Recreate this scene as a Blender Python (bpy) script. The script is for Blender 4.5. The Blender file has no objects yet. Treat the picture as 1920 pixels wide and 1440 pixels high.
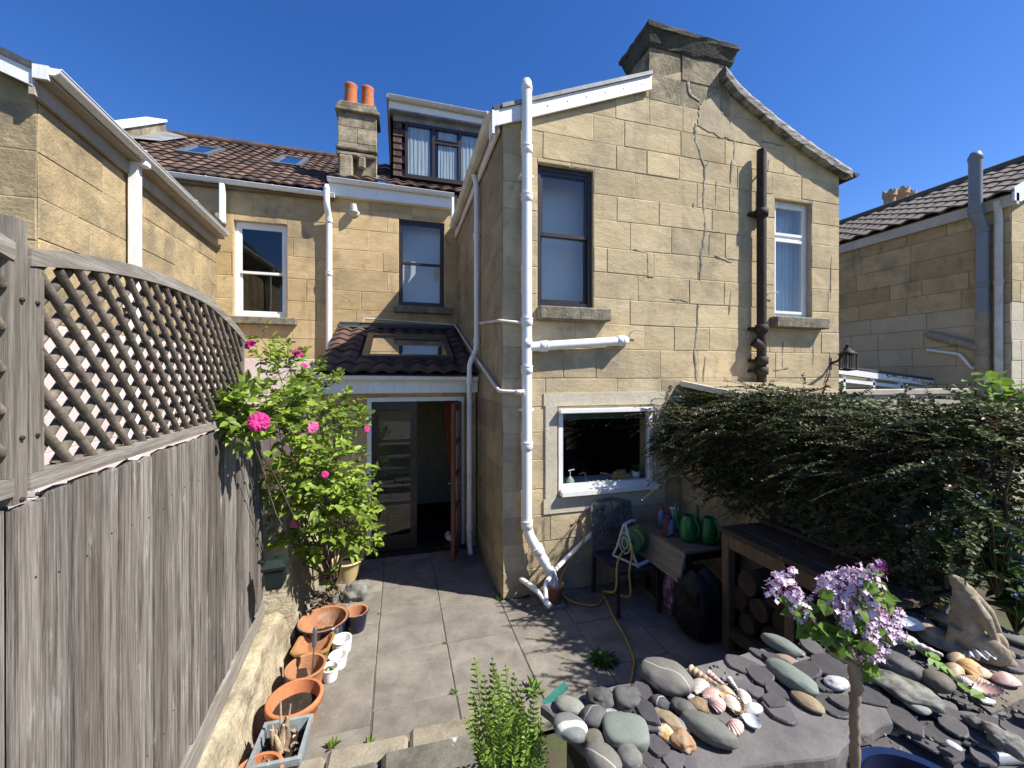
import bpy, bmesh, math, random
from mathutils import Vector, Matrix, Euler, noise as mnoise
R = math.radians
SC = bpy.context.scene
COL = SC.collection

# ---------------------------------------------------------------- camera, sky, sun, exposure
YAW = math.atan(211 / 750)
FPX, HORIZON = 750.0, 706.0          # focal length and horizon row of the photograph (1920 px wide)
EYE = Vector((0, 0, 2.35))
cd = bpy.data.cameras.new('camera'); cam = bpy.data.objects.new('camera', cd); COL.objects.link(cam)
cam.location = EYE; cam.rotation_euler = (R(90), 0, -YAW)
cd.sensor_width = 36; cd.lens = FPX / 1920 * 36; cd.shift_y = -14 / 1920
cd.clip_start = 0.03; cd.clip_end = 2000
SC.camera = cam
SUN = Vector((1, -0.595, 1.33)).normalized()      # towards the sun
W = bpy.data.worlds.new('World'); SC.world = W; W.use_nodes = True
bg = W.node_tree.nodes['Background']
sky = W.node_tree.nodes.new('ShaderNodeTexSky'); sky.sky_type = 'NISHITA'; sky.sun_disc = False
sky.sun_elevation = math.asin(SUN.z); sky.sun_rotation = math.atan2(SUN.x, SUN.y)
sky.air_density = 1.0; sky.dust_density = 0.25; sky.ozone_density = 4.0; sky.altitude = 100
hs = W.node_tree.nodes.new('ShaderNodeHueSaturation'); hs.inputs['Saturation'].default_value = 1.28; hs.inputs['Hue'].default_value = .514
W.node_tree.links.new(sky.outputs[0], hs.inputs['Color']); W.node_tree.links.new(hs.outputs[0], bg.inputs[0]); bg.inputs[1].default_value = 0.094
sl = bpy.data.lights.new('sun', 'SUN'); so = bpy.data.objects.new('sun', sl); COL.objects.link(so)
so.rotation_euler = (-SUN).to_track_quat('-Z', 'Y').to_euler(); so.location = (8, -5, 12)
sl.energy = 5.0; sl.angle = R(0.53); sl.color = (1, 0.955, 0.88)
SC.view_settings.view_transform = 'Standard'; SC.view_settings.look = 'None'
SC.view_settings.exposure = 0.92; SC.view_settings.gamma = 1.0
SC.cycles.max_bounces = 8; SC.cycles.transparent_max_bounces = 12

# ---------------------------------------------------------------- measuring helpers
FW = Vector((math.sin(YAW), math.cos(YAW), 0)); RT = Vector((math.cos(YAW), -math.sin(YAW), 0))
def ray(u, v): return FW + RT * ((u - 960) / FPX) + Vector((0, 0, (HORIZON - v) / FPX))
def on_y(u, v, y): d = ray(u, v); return EYE + d * (y / d.y)
def on_x(u, v, x): d = ray(u, v); return EYE + d * (x / d.x)
def on_z(u, v, z=0.0): d = ray(u, v); return EYE + d * ((z - EYE.z) / d.z)
def on_t(u, v, t): return EYE + ray(u, v) * t

# ---------------------------------------------------------------- mesh builder
def world_off(p):
    o = Vector((0, 0, 0))
    while p is not None:
        o += p.location; p = p.parent
    return o

class MB:
    def __init__(s): s.v = []; s.f = []; s.m = []; s.t = []; s.sm = []
    def face(s, pts, mi=0, tone=.5, smooth=False):
        n = len(s.v); s.v.extend(Vector(p) for p in pts); s.f.append(tuple(range(n, n + len(pts))))
        s.m.append(mi); s.t.append(tone); s.sm.append(smooth)
    def grid(s, rows, mi=0, tone=.5, smooth=True, closed=False):
        n = len(s.v); c = len(rows[0])
        for r in rows: s.v.extend(Vector(p) for p in r)
        for i in range(len(rows) - 1):
            for j in range(c if closed else c - 1):
                k = (j + 1) % c
                s.f.append((n + i*c + j, n + i*c + k, n + (i+1)*c + k, n + (i+1)*c + j))
                s.m.append(mi); s.t.append(tone); s.sm.append(smooth)
    def box(s, c, size, M=None, mi=0, tone=.5, bev=0.0):
        c = Vector(c); hx, hy, hz = (Vector(size) / 2)
        if bev > 0:
            b = min(bev, hx*.9, hy*.9, hz*.9); bm = bmesh.new(); bmesh.ops.create_cube(bm, size=1)
            for v in bm.verts: v.co = Vector((v.co.x*2*hx, v.co.y*2*hy, v.co.z*2*hz))
            bmesh.ops.bevel(bm, geom=bm.edges[:], offset=b, segments=1, affect='EDGES')
            s.bm(bm, mi, tone, M, c); return
        P = [Vector((x*hx, y*hy, z*hz)) for z in (-1, 1) for y in (-1, 1) for x in (-1, 1)]
        P = [c + (M @ p if M else p) for p in P]
        for q in ((0,2,3,1),(4,5,7,6),(0,1,5,4),(2,6,7,3),(0,4,6,2),(1,3,7,5)): s.face([P[i] for i in q], mi, tone)
    def bm(s, bm, mi=0, tone=.5, M=None, c=Vector((0,0,0)), smooth=False):
        n = len(s.v); bm.verts.index_update()
        for v in bm.verts: s.v.append(Vector(c) + (M @ v.co if M else v.co))
        for f in bm.faces:
            s.f.append(tuple(n + v.index for v in f.verts)); s.m.append(mi); s.t.append(tone); s.sm.append(smooth)
        bm.free()
    def bar(s, p, q, w, h, up=(0,0,1), mi=0, tone=.5, bev=0.0):
        p = Vector(p); q = Vector(q); d = q - p; L = d.length; z = d.normalized()
        x = Vector(up).cross(z)
        if x.length < 1e-4: x = Vector((1,0,0)).cross(z)
        x.normalize(); y = z.cross(x)
        s.box((p+q)/2, (w, h, L), Matrix((x, y, z)).transposed(), mi, tone, bev)
    def tube(s, pts, r, seg=10, mi=0, tone=.5, caps=True, closed=False):
        pts = [Vector(p) for p in pts]; n = len(pts); rr = r if isinstance(r, (list, tuple)) else [r]*n
        rows = []; ref = None
        for i, p in enumerate(pts):
            d = (pts[(i+1) % n] - pts[i-1]) if closed else (pts[min(i+1, n-1)] - pts[max(i-1, 0)])
            if d.length < 1e-9: d = Vector((0,0,1))
            d.normalize()
            if ref is None: ref = Vector((0,0,1)) if abs(d.z) < .9 else Vector((1,0,0))
            x = (ref - d*ref.dot(d))
            if x.length < 1e-6: x = d.orthogonal()
            x.normalize(); ref = x; y = d.cross(x)
            rows.append([p + (x*math.cos(2*math.pi*k/seg) + y*math.sin(2*math.pi*k/seg))*rr[i] for k in range(seg)])
        if closed: rows.append(rows[0])
        s.grid(rows, mi, tone, True, True)
        if caps and not closed:
            s.face(rows[0][::-1], mi, tone); s.face(rows[-1], mi, tone)
    def lathe(s, prof, c=(0,0,0), seg=24, mi=0, tone=.5, M=None, sx=1, sy=1, wob=None):
        c = Vector(c); rows = []
        for r, z in prof:
            row = []
            for k in range(seg):
                a = 2*math.pi*k/seg; q = r*(wob(a, z) if wob else 1)
                p = Vector((q*math.cos(a)*sx, q*math.sin(a)*sy, z)); row.append(c + (M @ p if M else p))
            rows.append(row)
        s.grid(rows, mi, tone, True, True)
    def prism(s, poly, T, d0, d1, mi=0, tone=.5, smooth=False):
        """poly in (a, b); T(a, b, d) -> world; a plate from d0 to d1"""
        s.face([T(a, b, d1) for a, b in poly], mi, tone); s.face([T(a, b, d0) for a, b in poly][::-1], mi, tone)
        for i in range(len(poly)):
            a, b = poly[i], poly[(i+1) % len(poly)]
            s.face([T(*a, d0), T(*b, d0), T(*b, d1), T(*a, d1)], mi, tone, smooth)
    def wbox(s, T, s0, s1, z0, z1, d0, d1, mi=0, tone=.5):
        P = [T(a, b, d) for d in (d0, d1) for b in (z0, z1) for a in (s0, s1)]
        for q in ((0,2,3,1),(4,5,7,6),(0,1,5,4),(2,6,7,3),(0,4,6,2),(1,3,7,5)): s.face([P[i] for i in q], mi, tone)
    def leaf(s, p, d, n, L, Wd, fold=.25, tone=.5, mi=0, droop=.0):
        p = Vector(p); d = Vector(d).normalized(); n = Vector(n); sd = d.cross(n)
        if sd.length < 1e-5: sd = d.orthogonal()
        sd.normalize(); n = sd.cross(d); up = n*(fold*Wd)
        t = p + d*L - n*droop*L; a = p + d*L*.28; b = p + d*L*.68 - n*droop*L*.4; w = Wd/2
        k = len(s.v)
        s.v.extend((p, a + sd*w + up, b + sd*w*.8 + up, t, b - sd*w*.8 + up, a - sd*w + up))
        s.f.append((k, k+1, k+2, k+3)); s.f.append((k, k+3, k+4, k+5))
        for _ in (0, 1): s.m.append(mi); s.t.append(tone); s.sm.append(False)
    def blob(s, c, size, M=None, mi=0, tone=.5, sub=3, rough=.15, freq=1.6, seed=0, flat=0.0, box=0.0):
        bm = bmesh.new(); bmesh.ops.create_icosphere(bm, subdivisions=sub, radius=1)
        o = Vector((seed*7.31, seed*3.17, seed*1.73))
        for v in bm.verts:
            p = v.co.copy(); k = 1 + rough*mnoise.noise(p*freq + o) + rough*.4*mnoise.noise(p*freq*2.7 + o)
            if box:
                e = 2 + box*3; q = (abs(p.x)**e + abs(p.y)**e + abs(p.z)**e) ** (1/e); k /= max(q, 1e-6) ** .9
            p = p*k
            if flat and p.z < -1+flat: p.z = -1+flat
            v.co = Vector((p.x*size[0], p.y*size[1], p.z*size[2]))
        s.bm(bm, mi, tone, M, Vector(c), True)
    def build(s, name, mats, parent=None, local=False, weld=False):
        me = bpy.data.meshes.new(name)
        if not isinstance(mats, (list, tuple)): mats = [mats]
        o = bpy.data.objects.new(name, me); COL.objects.link(o)
        off = Vector((0, 0, 0))
        if parent is not None:
            o.parent = parent
            if not local: off = world_off(parent)
        elif not local and s.v:
            xs = [v.x for v in s.v]; ys = [v.y for v in s.v]
            off = Vector(((min(xs)+max(xs))/2, (min(ys)+max(ys))/2, min(v.z for v in s.v))); o.location = off
        me.from_pydata([v - off for v in s.v], [], s.f)
        for m in mats: me.materials.append(m)
        me.polygons.foreach_set('material_index', s.m); me.polygons.foreach_set('use_smooth', s.sm)
        at = me.attributes.new('tone', 'FLOAT', 'FACE'); at.data.foreach_set('value', s.t)
        me.update()
        return o

def tag(o, label=None, cat=None, group=None, kind=None):
    if label: o['label'] = label
    if cat: o['category'] = cat
    if group: o['group'] = group
    if kind: o['kind'] = kind
    return o
def empty(name, loc, label, cat, group=None, rz=0):
    o = bpy.data.objects.new(name, None); COL.objects.link(o); o.location = loc; o.rotation_euler = (0, 0, rz)
    o.empty_display_size = .1
    return tag(o, label, cat, group)

def wall_space(O, S, N):
    O = Vector(O); S = Vector(S).normalized(); N = Vector(N).normalized()
    return lambda a, b, d=0.0: O + S*a + Vector((0, 0, b)) + N*d

# ---------------------------------------------------------------- materials
def nd(nt, typ, ins=None, **at):
    n = nt.nodes.new(typ)
    for k, v in at.items(): setattr(n, k, v)
    for k, v in (ins or {}).items():
        if isinstance(v, bpy.types.NodeSocket): nt.links.new(v, n.inputs[k])
        else: n.inputs[k].default_value = v
    return n
def c4(c): return (*c, 1) if len(c) == 3 else c
def mixc(nt, f, a, b, blend='MIX'):
    n = nd(nt, 'ShaderNodeMix', data_type='RGBA', blend_type=blend)
    for i, v in ((0, f), (6, a), (7, b)):
        if isinstance(v, bpy.types.NodeSocket): nt.links.new(v, n.inputs[i])
        else: n.inputs[i].default_value = c4(v) if i else v
    return n.outputs[2]
def math_(nt, op, a, b=0.0, clamp=False):
    return nd(nt, 'ShaderNodeMath', {0: a, 1: b}, operation=op, use_clamp=clamp).outputs[0]
def rng_(nt, f, lo, hi, a=0.0, b=1.0):
    return nd(nt, 'ShaderNodeMapRange', {'Value': f, 'From Min': lo, 'From Max': hi, 'To Min': a, 'To Max': b}, clamp=True).outputs[0]
def noi(nt, vec, scale, detail=6, rough=.6, dist=0.0):
    return nd(nt, 'ShaderNodeTexNoise', {'Vector': vec, 'Scale': scale, 'Detail': detail, 'Roughness': rough, 'Distortion': dist}).outputs['Fac']
def stretch_(nt, vec, st):
    return nd(nt, 'ShaderNodeVectorMath', {0: vec, 1: st}, operation='MULTIPLY').outputs[0]

def surf(name, c1, c2, scale=4, st=(1,1,1), lo=.35, hi=.65, tone=.25, shift=True, rough=.8, bump=.3, bscale=40, bst=None, bdist=.01,
         spec=.3, fine=.2, fscale=60, stains=(), metal=0.0, coat=0.0, trans=0.0, alpha_fn=None, world=True):
    m = bpy.data.materials.new(name); m.use_nodes = True; nt = m.node_tree; nt.nodes.clear()
    out = nd(nt, 'ShaderNodeOutputMaterial'); P = nd(nt, 'ShaderNodeBsdfPrincipled')
    co = nd(nt, 'ShaderNodeTexCoord').outputs['Object']
    t = nd(nt, 'ShaderNodeAttribute', attribute_name='tone', attribute_type='GEOMETRY').outputs['Fac']
    base = co
    if shift:
        k = math_(nt, 'MULTIPLY', t, 41.7)
        cx = nd(nt, 'ShaderNodeCombineXYZ', {0: k, 1: math_(nt, 'MULTIPLY', t, 23.1), 2: math_(nt, 'MULTIPLY', t, 9.7)}).outputs[0]
        base = nd(nt, 'ShaderNodeVectorMath', {0: co, 1: cx}, operation='ADD').outputs[0]
    v = stretch_(nt, base, st)
    f = rng_(nt, noi(nt, v, scale, 8, .62, .3), lo, hi)
    c = mixc(nt, f, c1, c2)
    if tone:
        c = mixc(nt, 1.0, c, nd(nt, 'ShaderNodeCombineColor', {i: rng_(nt, t, 0, 1, 1-tone, 1+tone) for i in range(3)}).outputs[0], 'MULTIPLY')
    if fine:
        g = rng_(nt, noi(nt, v, fscale, 4, .7), .25, .75, 1-fine, 1+fine)
        c = mixc(nt, 1.0, c, nd(nt, 'ShaderNodeCombineColor', {i: g for i in range(3)}).outputs[0], 'MULTIPLY')
    for (sc, ss, sst, slo, shi, amt) in stains:
        q = math_(nt, 'MULTIPLY', rng_(nt, noi(nt, stretch_(nt, co, sst), ss, 9, .68, .4), slo, shi), amt)
        c = mixc(nt, q, c, sc)
    nt.links.new(c, P.inputs['Base Color'])
    P.inputs['Roughness'].default_value = rough; P.inputs['Metallic'].default_value = metal
    P.inputs['Specular IOR Level'].default_value = spec
    if coat: P.inputs['Coat Weight'].default_value = coat; P.inputs['Coat Roughness'].default_value = .08
    if bump:
        h = noi(nt, stretch_(nt, base, bst or st), bscale, 6, .65)
        h2 = noi(nt, stretch_(nt, base, bst or st), bscale*.17, 4, .6)
        hh = math_(nt, 'ADD', h, math_(nt, 'MULTIPLY', h2, 1.6))
        b = nd(nt, 'ShaderNodeBump', {'Height': hh, 'Strength': bump, 'Distance': bdist})
        nt.links.new(b.outputs[0], P.inputs['Normal'])
    sh = P.outputs[0]
    if trans:
        tr = nd(nt, 'ShaderNodeBsdfTranslucent', {'Color': c})
        sh = nd(nt, 'ShaderNodeMixShader', {0: trans, 1: sh, 2: tr.outputs[0]}).outputs[0]
    nt.links.new(sh, out.inputs[0])
    m.diffuse_color = c4(c1)
    return m

def glass_mat(name, tint=(.9,.95,.93), refl=1.0, ior=1.5, rough=0.0):
    m = bpy.data.materials.new(name); m.use_nodes = True; nt = m.node_tree; nt.nodes.clear()
    out = nd(nt, 'ShaderNodeOutputMaterial')
    bf = nd(nt, 'ShaderNodeNewGeometry').outputs['Backfacing']      # a thin pane: the same reflection from both sides
    fr = nd(nt, 'ShaderNodeFresnel', {'IOR': math_(nt, 'ADD', math_(nt, 'MULTIPLY', bf, 1/ior - ior), ior)})
    f = math_(nt, 'MULTIPLY', fr.outputs[0], refl, True)
    co = nd(nt, 'ShaderNodeTexCoord').outputs['Object']
    bmp = nd(nt, 'ShaderNodeBump', {'Height': noi(nt, co, 1.5, 2, .4), 'Strength': .06, 'Distance': .02})
    g = nd(nt, 'ShaderNodeBsdfGlossy', {'Color': (1,1,1,1), 'Roughness': rough, 'Normal': bmp.outputs[0]})
    t = nd(nt, 'ShaderNodeBsdfTransparent', {'Color': c4(tint)})
    mx = nd(nt, 'ShaderNodeMixShader', {0: f, 1: t.outputs[0], 2: g.outputs[0]})
    nt.links.new(mx.outputs[0], out.inputs[0])
    return m

DARKALG = (.075, .068, .05)
STONE_STAINS = (((.20,.165,.11), 2.6, (2.4,2.4,.28), .57, .72, .5), (( .50, .33, .13), 1.1, (1,1,1), .54, .72, .55), ((.16, .14, .105), 1.7, (1,1,.8), .52, .70, .62), (DARKALG, 6.5, (1,1,.6), .58, .74, .55), ((.55,.47,.33), 4.0, (1,1,1), .62, .75, .45))
M_stone = surf('bath_stone', (.53, .395, .215), (.44, .32, .172), 3.0, (1,1,2.2), tone=.17, rough=.92, bump=.45, bscale=45, bdist=.010, spec=.12, fine=.14, fscale=70, stains=STONE_STAINS)
M_stone_g = surf('gable_stone', (.53, .425, .262), (.445, .35, .21), 3.0, (1,1,2.2), tone=.14, rough=.92, bump=.45, bscale=45, bdist=.010, spec=.12, fine=.14, fscale=70,
    stains=(((.205,.18,.135), 1.3, (1,1,.9), .48, .66, .62), ((.19,.165,.12), 2.2, (2.4,2.4,.25), .57, .72, .5), ((.60,.50,.34), 1.7, (1,1,1), .54, .68, .5), ((.17,.155,.12), 16, (1,1,1), .60, .68, .4), ((.50,.32,.14), .9, (1,1,1), .58, .72, .45), (DARKALG, 7, (1,1,.6), .58, .74, .45)))
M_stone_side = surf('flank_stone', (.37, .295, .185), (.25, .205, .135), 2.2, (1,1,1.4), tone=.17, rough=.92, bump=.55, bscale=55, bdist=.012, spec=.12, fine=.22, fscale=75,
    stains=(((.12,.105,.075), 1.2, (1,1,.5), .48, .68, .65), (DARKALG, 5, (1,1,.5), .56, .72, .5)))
M_mortar = surf('lime_mortar', (.46, .375, .24), (.36, .29, .185), 9, tone=0, rough=.95, bump=.5, bscale=80, fine=.2)
M_chim = surf('weathered_chimney_stone', (.37, .31, .21), (.17, .15, .11), 3.2, lo=.38, hi=.60, tone=.18, rough=.95, bump=.7, bscale=40, bdist=.015, spec=.1, fine=.25,
    stains=(((.045,.042,.035), 2.6, (1,1,.7), .50, .68, .75), ((.42,.34,.2), 5, (1,1,1), .60, .72, .5)))
M_cap = surf('dark_cap_stone', (.10, .095, .075), (.045, .042, .035), 6, tone=.1, rough=.95, bump=.7, bscale=30, bdist=.015, stains=(((.25,.23,.17), 5, (1,1,1), .6, .7, .6),))
M_sill = surf('sill_stone', (.27, .235, .17), (.12, .105, .08), 7, tone=.1, rough=.95, bump=.7, bscale=45, bdist=.012, stains=((DARKALG, 9, (1,1,1), .5, .65, .6),))
M_cement = surf('grey_cement', (.30, .265, .20), (.16, .145, .112), 9, lo=.42, hi=.58, tone=.1, rough=.95, bump=.5, bscale=60)
M_render = surf('pale_render', (.53, .48, .37), (.44, .39, .295), 3, tone=.05, rough=.95, bump=.35, bscale=50, stains=(((.33,.29,.21), 2, (1,1,1), .55, .7, .4),))
M_pink = surf('pink_wash', (.62, .52, .50), (.55, .46, .44), 2, tone=.05, rough=.9, bump=.35, bscale=40, stains=(((.4,.36,.3), 2, (1,1,.5), .58, .72, .4),))
M_cream = surf('cream_paint', (.50, .42, .28), (.43, .35, .23), 2, tone=.05, rough=.9, bump=.3, bscale=40, stains=(((.28,.22,.14), 2, (1,1,.5), .56, .72, .4),))
M_tile = surf('clay_pantile', (.150, .086, .062), (.072, .051, .042), 5, lo=.4, hi=.6, tone=.55, rough=.85, bump=.5, bscale=50, bdist=.006, fine=.25,
    stains=(((.03,.028,.025), 3.5, (1,1,1), .50, .64, .75), ((.24,.22,.17), 14, (1,1,1), .64, .72, .6)))
M_tile_d = surf('dark_pantile', (.085, .062, .052), (.045, .038, .034), 5, tone=.4, rough=.85, bump=.5, bscale=50, bdist=.006, fine=.25,
    stains=(((.03,.028,.026), 3.5, (1,1,1), .5, .64, .7), ((.22,.21,.17), 12, (1,1,1), .64, .72, .5)))
M_slate_roof = surf('roof_slate', (.10, .10, .105), (.06, .06, .065), 6, tone=.2, rough=.7, bump=.4, bscale=40)
M_lead = surf('lead_flashing', (.26, .265, .27), (.14, .145, .15), 5, tone=.1, rough=.6, bump=.3, bscale=12, metal=0, spec=.5)
M_oldlead = surf('weathered_verge', (.36, .34, .31), (.10, .092, .08), 5, (1,1,5), lo=.42, hi=.6, tone=.2, rough=.8, bump=.6, bscale=20, bdist=.012)
M_white = surf('white_upvc', (.80, .80, .78), (.74, .74, .71), 3, tone=.03, rough=.38, bump=.05, bscale=20, spec=.45, fine=.04, stains=(((.42,.39,.32), 4, (1,1,1), .60, .8, .4), ((.30,.30,.23), 9, (3,3,.3), .56, .74, .55)))
M_whited = surf('dirty_white_upvc', (.68, .66, .60), (.52, .49, .42), 4, tone=.05, rough=.5, bump=.1, bscale=30, fine=.1, stains=(((.25,.23,.18), 5, (1,1,1), .55, .75, .5),))
M_soffit = surf('brown_soffit', (.22, .17, .12), (.14, .11, .08), 4, tone=.1, rough=.8, bump=.2)
M_brown = surf('dark_brown_paint', (.030, .019, .015), (.020, .013, .011), 6, tone=.1, rough=.38, bump=.12, bscale=30, spec=.5, fine=.15)
M_iron = surf('rusty_iron', (.040, .026, .021), (.022, .016, .014), 8, tone=.1, rough=.7, bump=.4, bscale=40, stains=(((.11,.05,.028), 7, (1,1,1), .58, .72, .5),))
M_grey_pipe = surf('grey_upvc', (.23, .25, .28), (.19, .21, .24), 3, tone=.03, rough=.4, bump=.05, fine=.05)
M_terra = surf('terracotta', (.52, .195, .085), (.40, .145, .062), 5, tone=.1, rough=.85, bump=.25, bscale=60, fine=.12, stains=(((.60,.46,.36), 4, (1,1,1), .57, .72, .45),))
M_terra_d = surf('weathered_terracotta', (.42, .20, .095), (.30, .145, .075), 6, tone=.1, rough=.9, bump=.35, bscale=60, fine=.18, stains=(((.50,.42,.33), 5, (1,1,1), .55, .7, .5), ((.09,.07,.05), 6, (1,1,1), .6, .72, .5)))
M_pot_ch = surf('chimney_pot_clay', (.52, .17, .07), (.36, .115, .055), 5, (1,1,2), tone=.1, rough=.85, bump=.3, stains=(((.55,.42,.33), 4, (1,1,.6), .58, .7, .6), ((.06,.05,.04), 5, (1,1,1), .62, .75, .5)))
GLASS = glass_mat('window_glass', refl=2.0)
GLASS2 = glass_mat('bright_window_glass', refl=4.5)
GLASS3 = glass_mat('door_glass', refl=1.7)
M_dark = surf('dark_interior', (.010, .009, .008), (.006, .0055, .005), 2, tone=0, rough=.95, bump=0, fine=0)  # near-black so the shade of unlit rooms is put into the wall colour
M_blind = surf('white_blind', (.62, .64, .66), (.57, .59, .62), 2, (1,1,.2), tone=.02, rough=.9, bump=.05, fine=.02)
M_net = surf('net_curtain', (.46, .50, .54), (.30, .33, .38), 9, (3,3,.2), tone=.02, rough=.95, bump=.3, bscale=8, bst=(6,6,.2), bdist=.02, fine=.04)
# ---------------------------------------------------------------- building tools
def clip_poly(poly, hp):
    """keep the side a*x + b*y <= c"""
    a, b, c = hp; out = []
    for i in range(len(poly)):
        p, q = poly[i], poly[(i+1) % len(poly)]
        dp, dq = a*p[0] + b*p[1] - c, a*q[0] + b*q[1] - c
        if dp <= 0: out.append(p)
        if (dp < 0 < dq) or (dq < 0 < dp):
            t = dp/(dp - dq); out.append((p[0] + (q[0]-p[0])*t, p[1] + (q[1]-p[1])*t))
    return out
def rect_minus(r, o):
    s0, s1, z0, z1 = r; a0, a1, b0, b1 = o
    if a1 <= s0 or a0 >= s1 or b1 <= z0 or b0 >= z1: return [r]
    out = []
    if a0 > s0: out.append((s0, a0, z0, z1))
    if a1 < s1: out.append((a1, s1, z0, z1))
    m0, m1 = max(s0, a0), min(s1, a1)
    if b0 > z0: out.append((m0, m1, z0, b0))
    if b1 < z1: out.append((m0, m1, b1, z1))
    return out
def block_face(mb, T, poly, joint, depth, rg, mi, tone, rag=.004, rise=.003, cham=.005):
    poly = [(a + .009*mnoise.noise(Vector((a*1.7, b*1.7, 3))), b + .014*mnoise.noise(Vector((a*.9, b*1.1, 8)))) for a, b in poly]
    cx = sum(p[0] for p in poly)/len(poly); cy = sum(p[1] for p in poly)/len(poly)
    def shrink(p, k):
        dx, dy = p[0]-cx, p[1]-cy
        return (p[0] - math.copysign(min(k, abs(dx)*.8), dx), p[1] - math.copysign(min(k, abs(dy)*.8), dy))
    lo = [shrink(p, joint/2 + rg.uniform(-rag, rag)*.5) for p in poly]
    hi = [shrink(p, cham + rg.uniform(0, rag)) for p in lo]
    d = depth + rg.uniform(-rise, rise)
    mb.face([T(*p, d) for p in hi], mi, tone)
    for i in range(len(lo)):
        j = (i+1) % len(lo); mb.face([T(*lo[i], 0), T(*lo[j], 0), T(*hi[j], d), T(*hi[i], d)], mi, tone)
def stone_blocks(mb, T, s0, s1, z0, z1, rg, openings=(), course=.30, lens=(.38, .85), joint=.003, depth=.005, mi=0, mi_low=None, z_low=None, hps=(), cvar=.035, rise=.0035, grid=False):
    z = z0
    while z < z1 - .02:
        h = course + rg.uniform(-cvar, cvar); ze = min(z + h, z1)
        if z1 - ze < .1: ze = z1
        s = s0 - rg.uniform(0, lens[0]*.7)
        while s < s1:
            e = s + rg.uniform(*lens)
            if s1 - e < .14: e = s1
            r = [(max(s, s0), min(e, s1), z, ze)]
            for o in openings: r = [q for p in r for q in rect_minus(p, o)]
            tone = rg.random()
            for (a, b, c, d) in r:
                if b - a < .012 or d - c < .012: continue
                poly = [(a, c), (b, c), (b, d), (a, d)]
                for hp in hps:
                    poly = clip_poly(poly, hp)
                    if len(poly) < 3: break
                if len(poly) < 3: continue
                m = mi_low if (z_low is not None and (c+d)/2 < z_low) else mi
                block_face(mb, T, poly, joint, depth, rg, m, tone, rise=rise)
            s = e
        z = ze
def backing(mb, T, s0, s1, z0, z1, openings, th, mi):
    S = sorted({s0, s1, *[max(s0, min(s1, x)) for o in openings for x in o[:2]]})
    Z = sorted({z0, z1, *[max(z0, min(z1, x)) for o in openings for x in o[2:]]})
    full = lambda i, j: 0 <= i < len(S)-1 and 0 <= j < len(Z)-1 and not any(o[0] < (S[i]+S[i+1])/2 < o[1] and o[2] < (Z[j]+Z[j+1])/2 < o[3] for o in openings)
    for i in range(len(S)-1):
        for j in range(len(Z)-1):
            if not full(i, j): continue
            a, b, c, d = S[i], S[i+1], Z[j], Z[j+1]
            mb.face([T(a,c,0), T(b,c,0), T(b,d,0), T(a,d,0)], mi); mb.face([T(a,c,-th), T(a,d,-th), T(b,d,-th), T(b,c,-th)], mi)
            if not full(i-1, j): mb.face([T(a,c,0), T(a,d,0), T(a,d,-th), T(a,c,-th)], mi)
            if not full(i+1, j): mb.face([T(b,c,0), T(b,c,-th), T(b,d,-th), T(b,d,0)], mi)
            if not full(i, j-1): mb.face([T(a,c,0), T(a,c,-th), T(b,c,-th), T(b,c,0)], mi)
            if not full(i, j+1): mb.face([T(a,d,0), T(b,d,0), T(b,d,-th), T(a,d,-th)], mi)

def pantiles(mb, O, U, V, Wd, L, rg, tw=.24, th=.29, amp=.028, hole=None, lip=.024, seg=7, mi=0, tone_fn=None):
    O = Vector(O); U = Vector(U).normalized(); V = Vector(V).normalized(); Nn = U.cross(V).normalized()
    if Nn.z < 0: Nn = -Nn
    P = lambda a, b, h: O + U*a + V*b + Nn*h
    nc = max(1, round(Wd/tw)); nr = max(1, round(L/th)); tw = Wd/nc; th = L/nr
    for r in range(nr):
        for c in range(nc):
            a0 = c*tw; v0 = r*th - .03 + rg.uniform(-.007, .007); v1 = (r+1)*th + .02
            if hole and hole(a0 + tw/2, r*th + th/2): continue
            t = tone_fn(a0, r*th) if tone_fn else rg.random(); dh = rg.uniform(-.004, .004); tilt = rg.uniform(-.004, .004)
            lo, hi, un = [], [], []
            for k in range(seg+1):
                x = k/seg; w = amp*(.5 - .5*math.cos(2*math.pi*x))**.8 if x < .95 else 0.0
                w += dh + tilt*(x-.5)
                lo.append(P(a0 + x*tw, v0, w + .030)); hi.append(P(a0 + x*tw, v1, w + .004)); un.append(P(a0 + x*tw, v0, w + .030 - lip))
            mb.grid([un, lo], mi, t, False); mb.grid([lo, hi], mi, t, True)
    if not hole: mb.face([P(0, 0, -.02), P(Wd, 0, -.02), P(Wd, L, -.02), P(0, L, -.02)], mi, .1)

def half_gutter(mb, p, q, r=.055, mi=0, seg=8, up=Vector((0,0,1)), stain=.5):
    p = Vector(p); q = Vector(q); d = (q-p).normalized(); sd = d.cross(up).normalized(); n = sd.cross(d)
    arc = lambda c, rr: [c + sd*rr*math.cos(math.pi + math.pi*k/seg) + n*rr*math.sin(math.pi + math.pi*k/seg) for k in range(seg+1)]
    mb.grid([arc(p, r), arc(q, r)], mi, stain, True); mb.grid([arc(q, r-.006), arc(p, r-.006)], mi, stain, True)
    for s in (1, -1): mb.tube([p + sd*r*s, q + sd*r*s], .006, 6, mi, stain)
    for c in (p, q): mb.face(arc(c, r), mi, stain)
    L = (q-p).length; k = max(2, int(L/.9))
    for i in range(1, k):
        c = p + d*(L*i/k); mb.grid([arc(c - d*.012, r+.006), arc(c + d*.012, r+.006)], mi, stain, True)
        for s in (1, -1): mb.box(c + sd*(r+.003)*s + n*.004, (.02, .02, .012), None, mi, stain)
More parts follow.
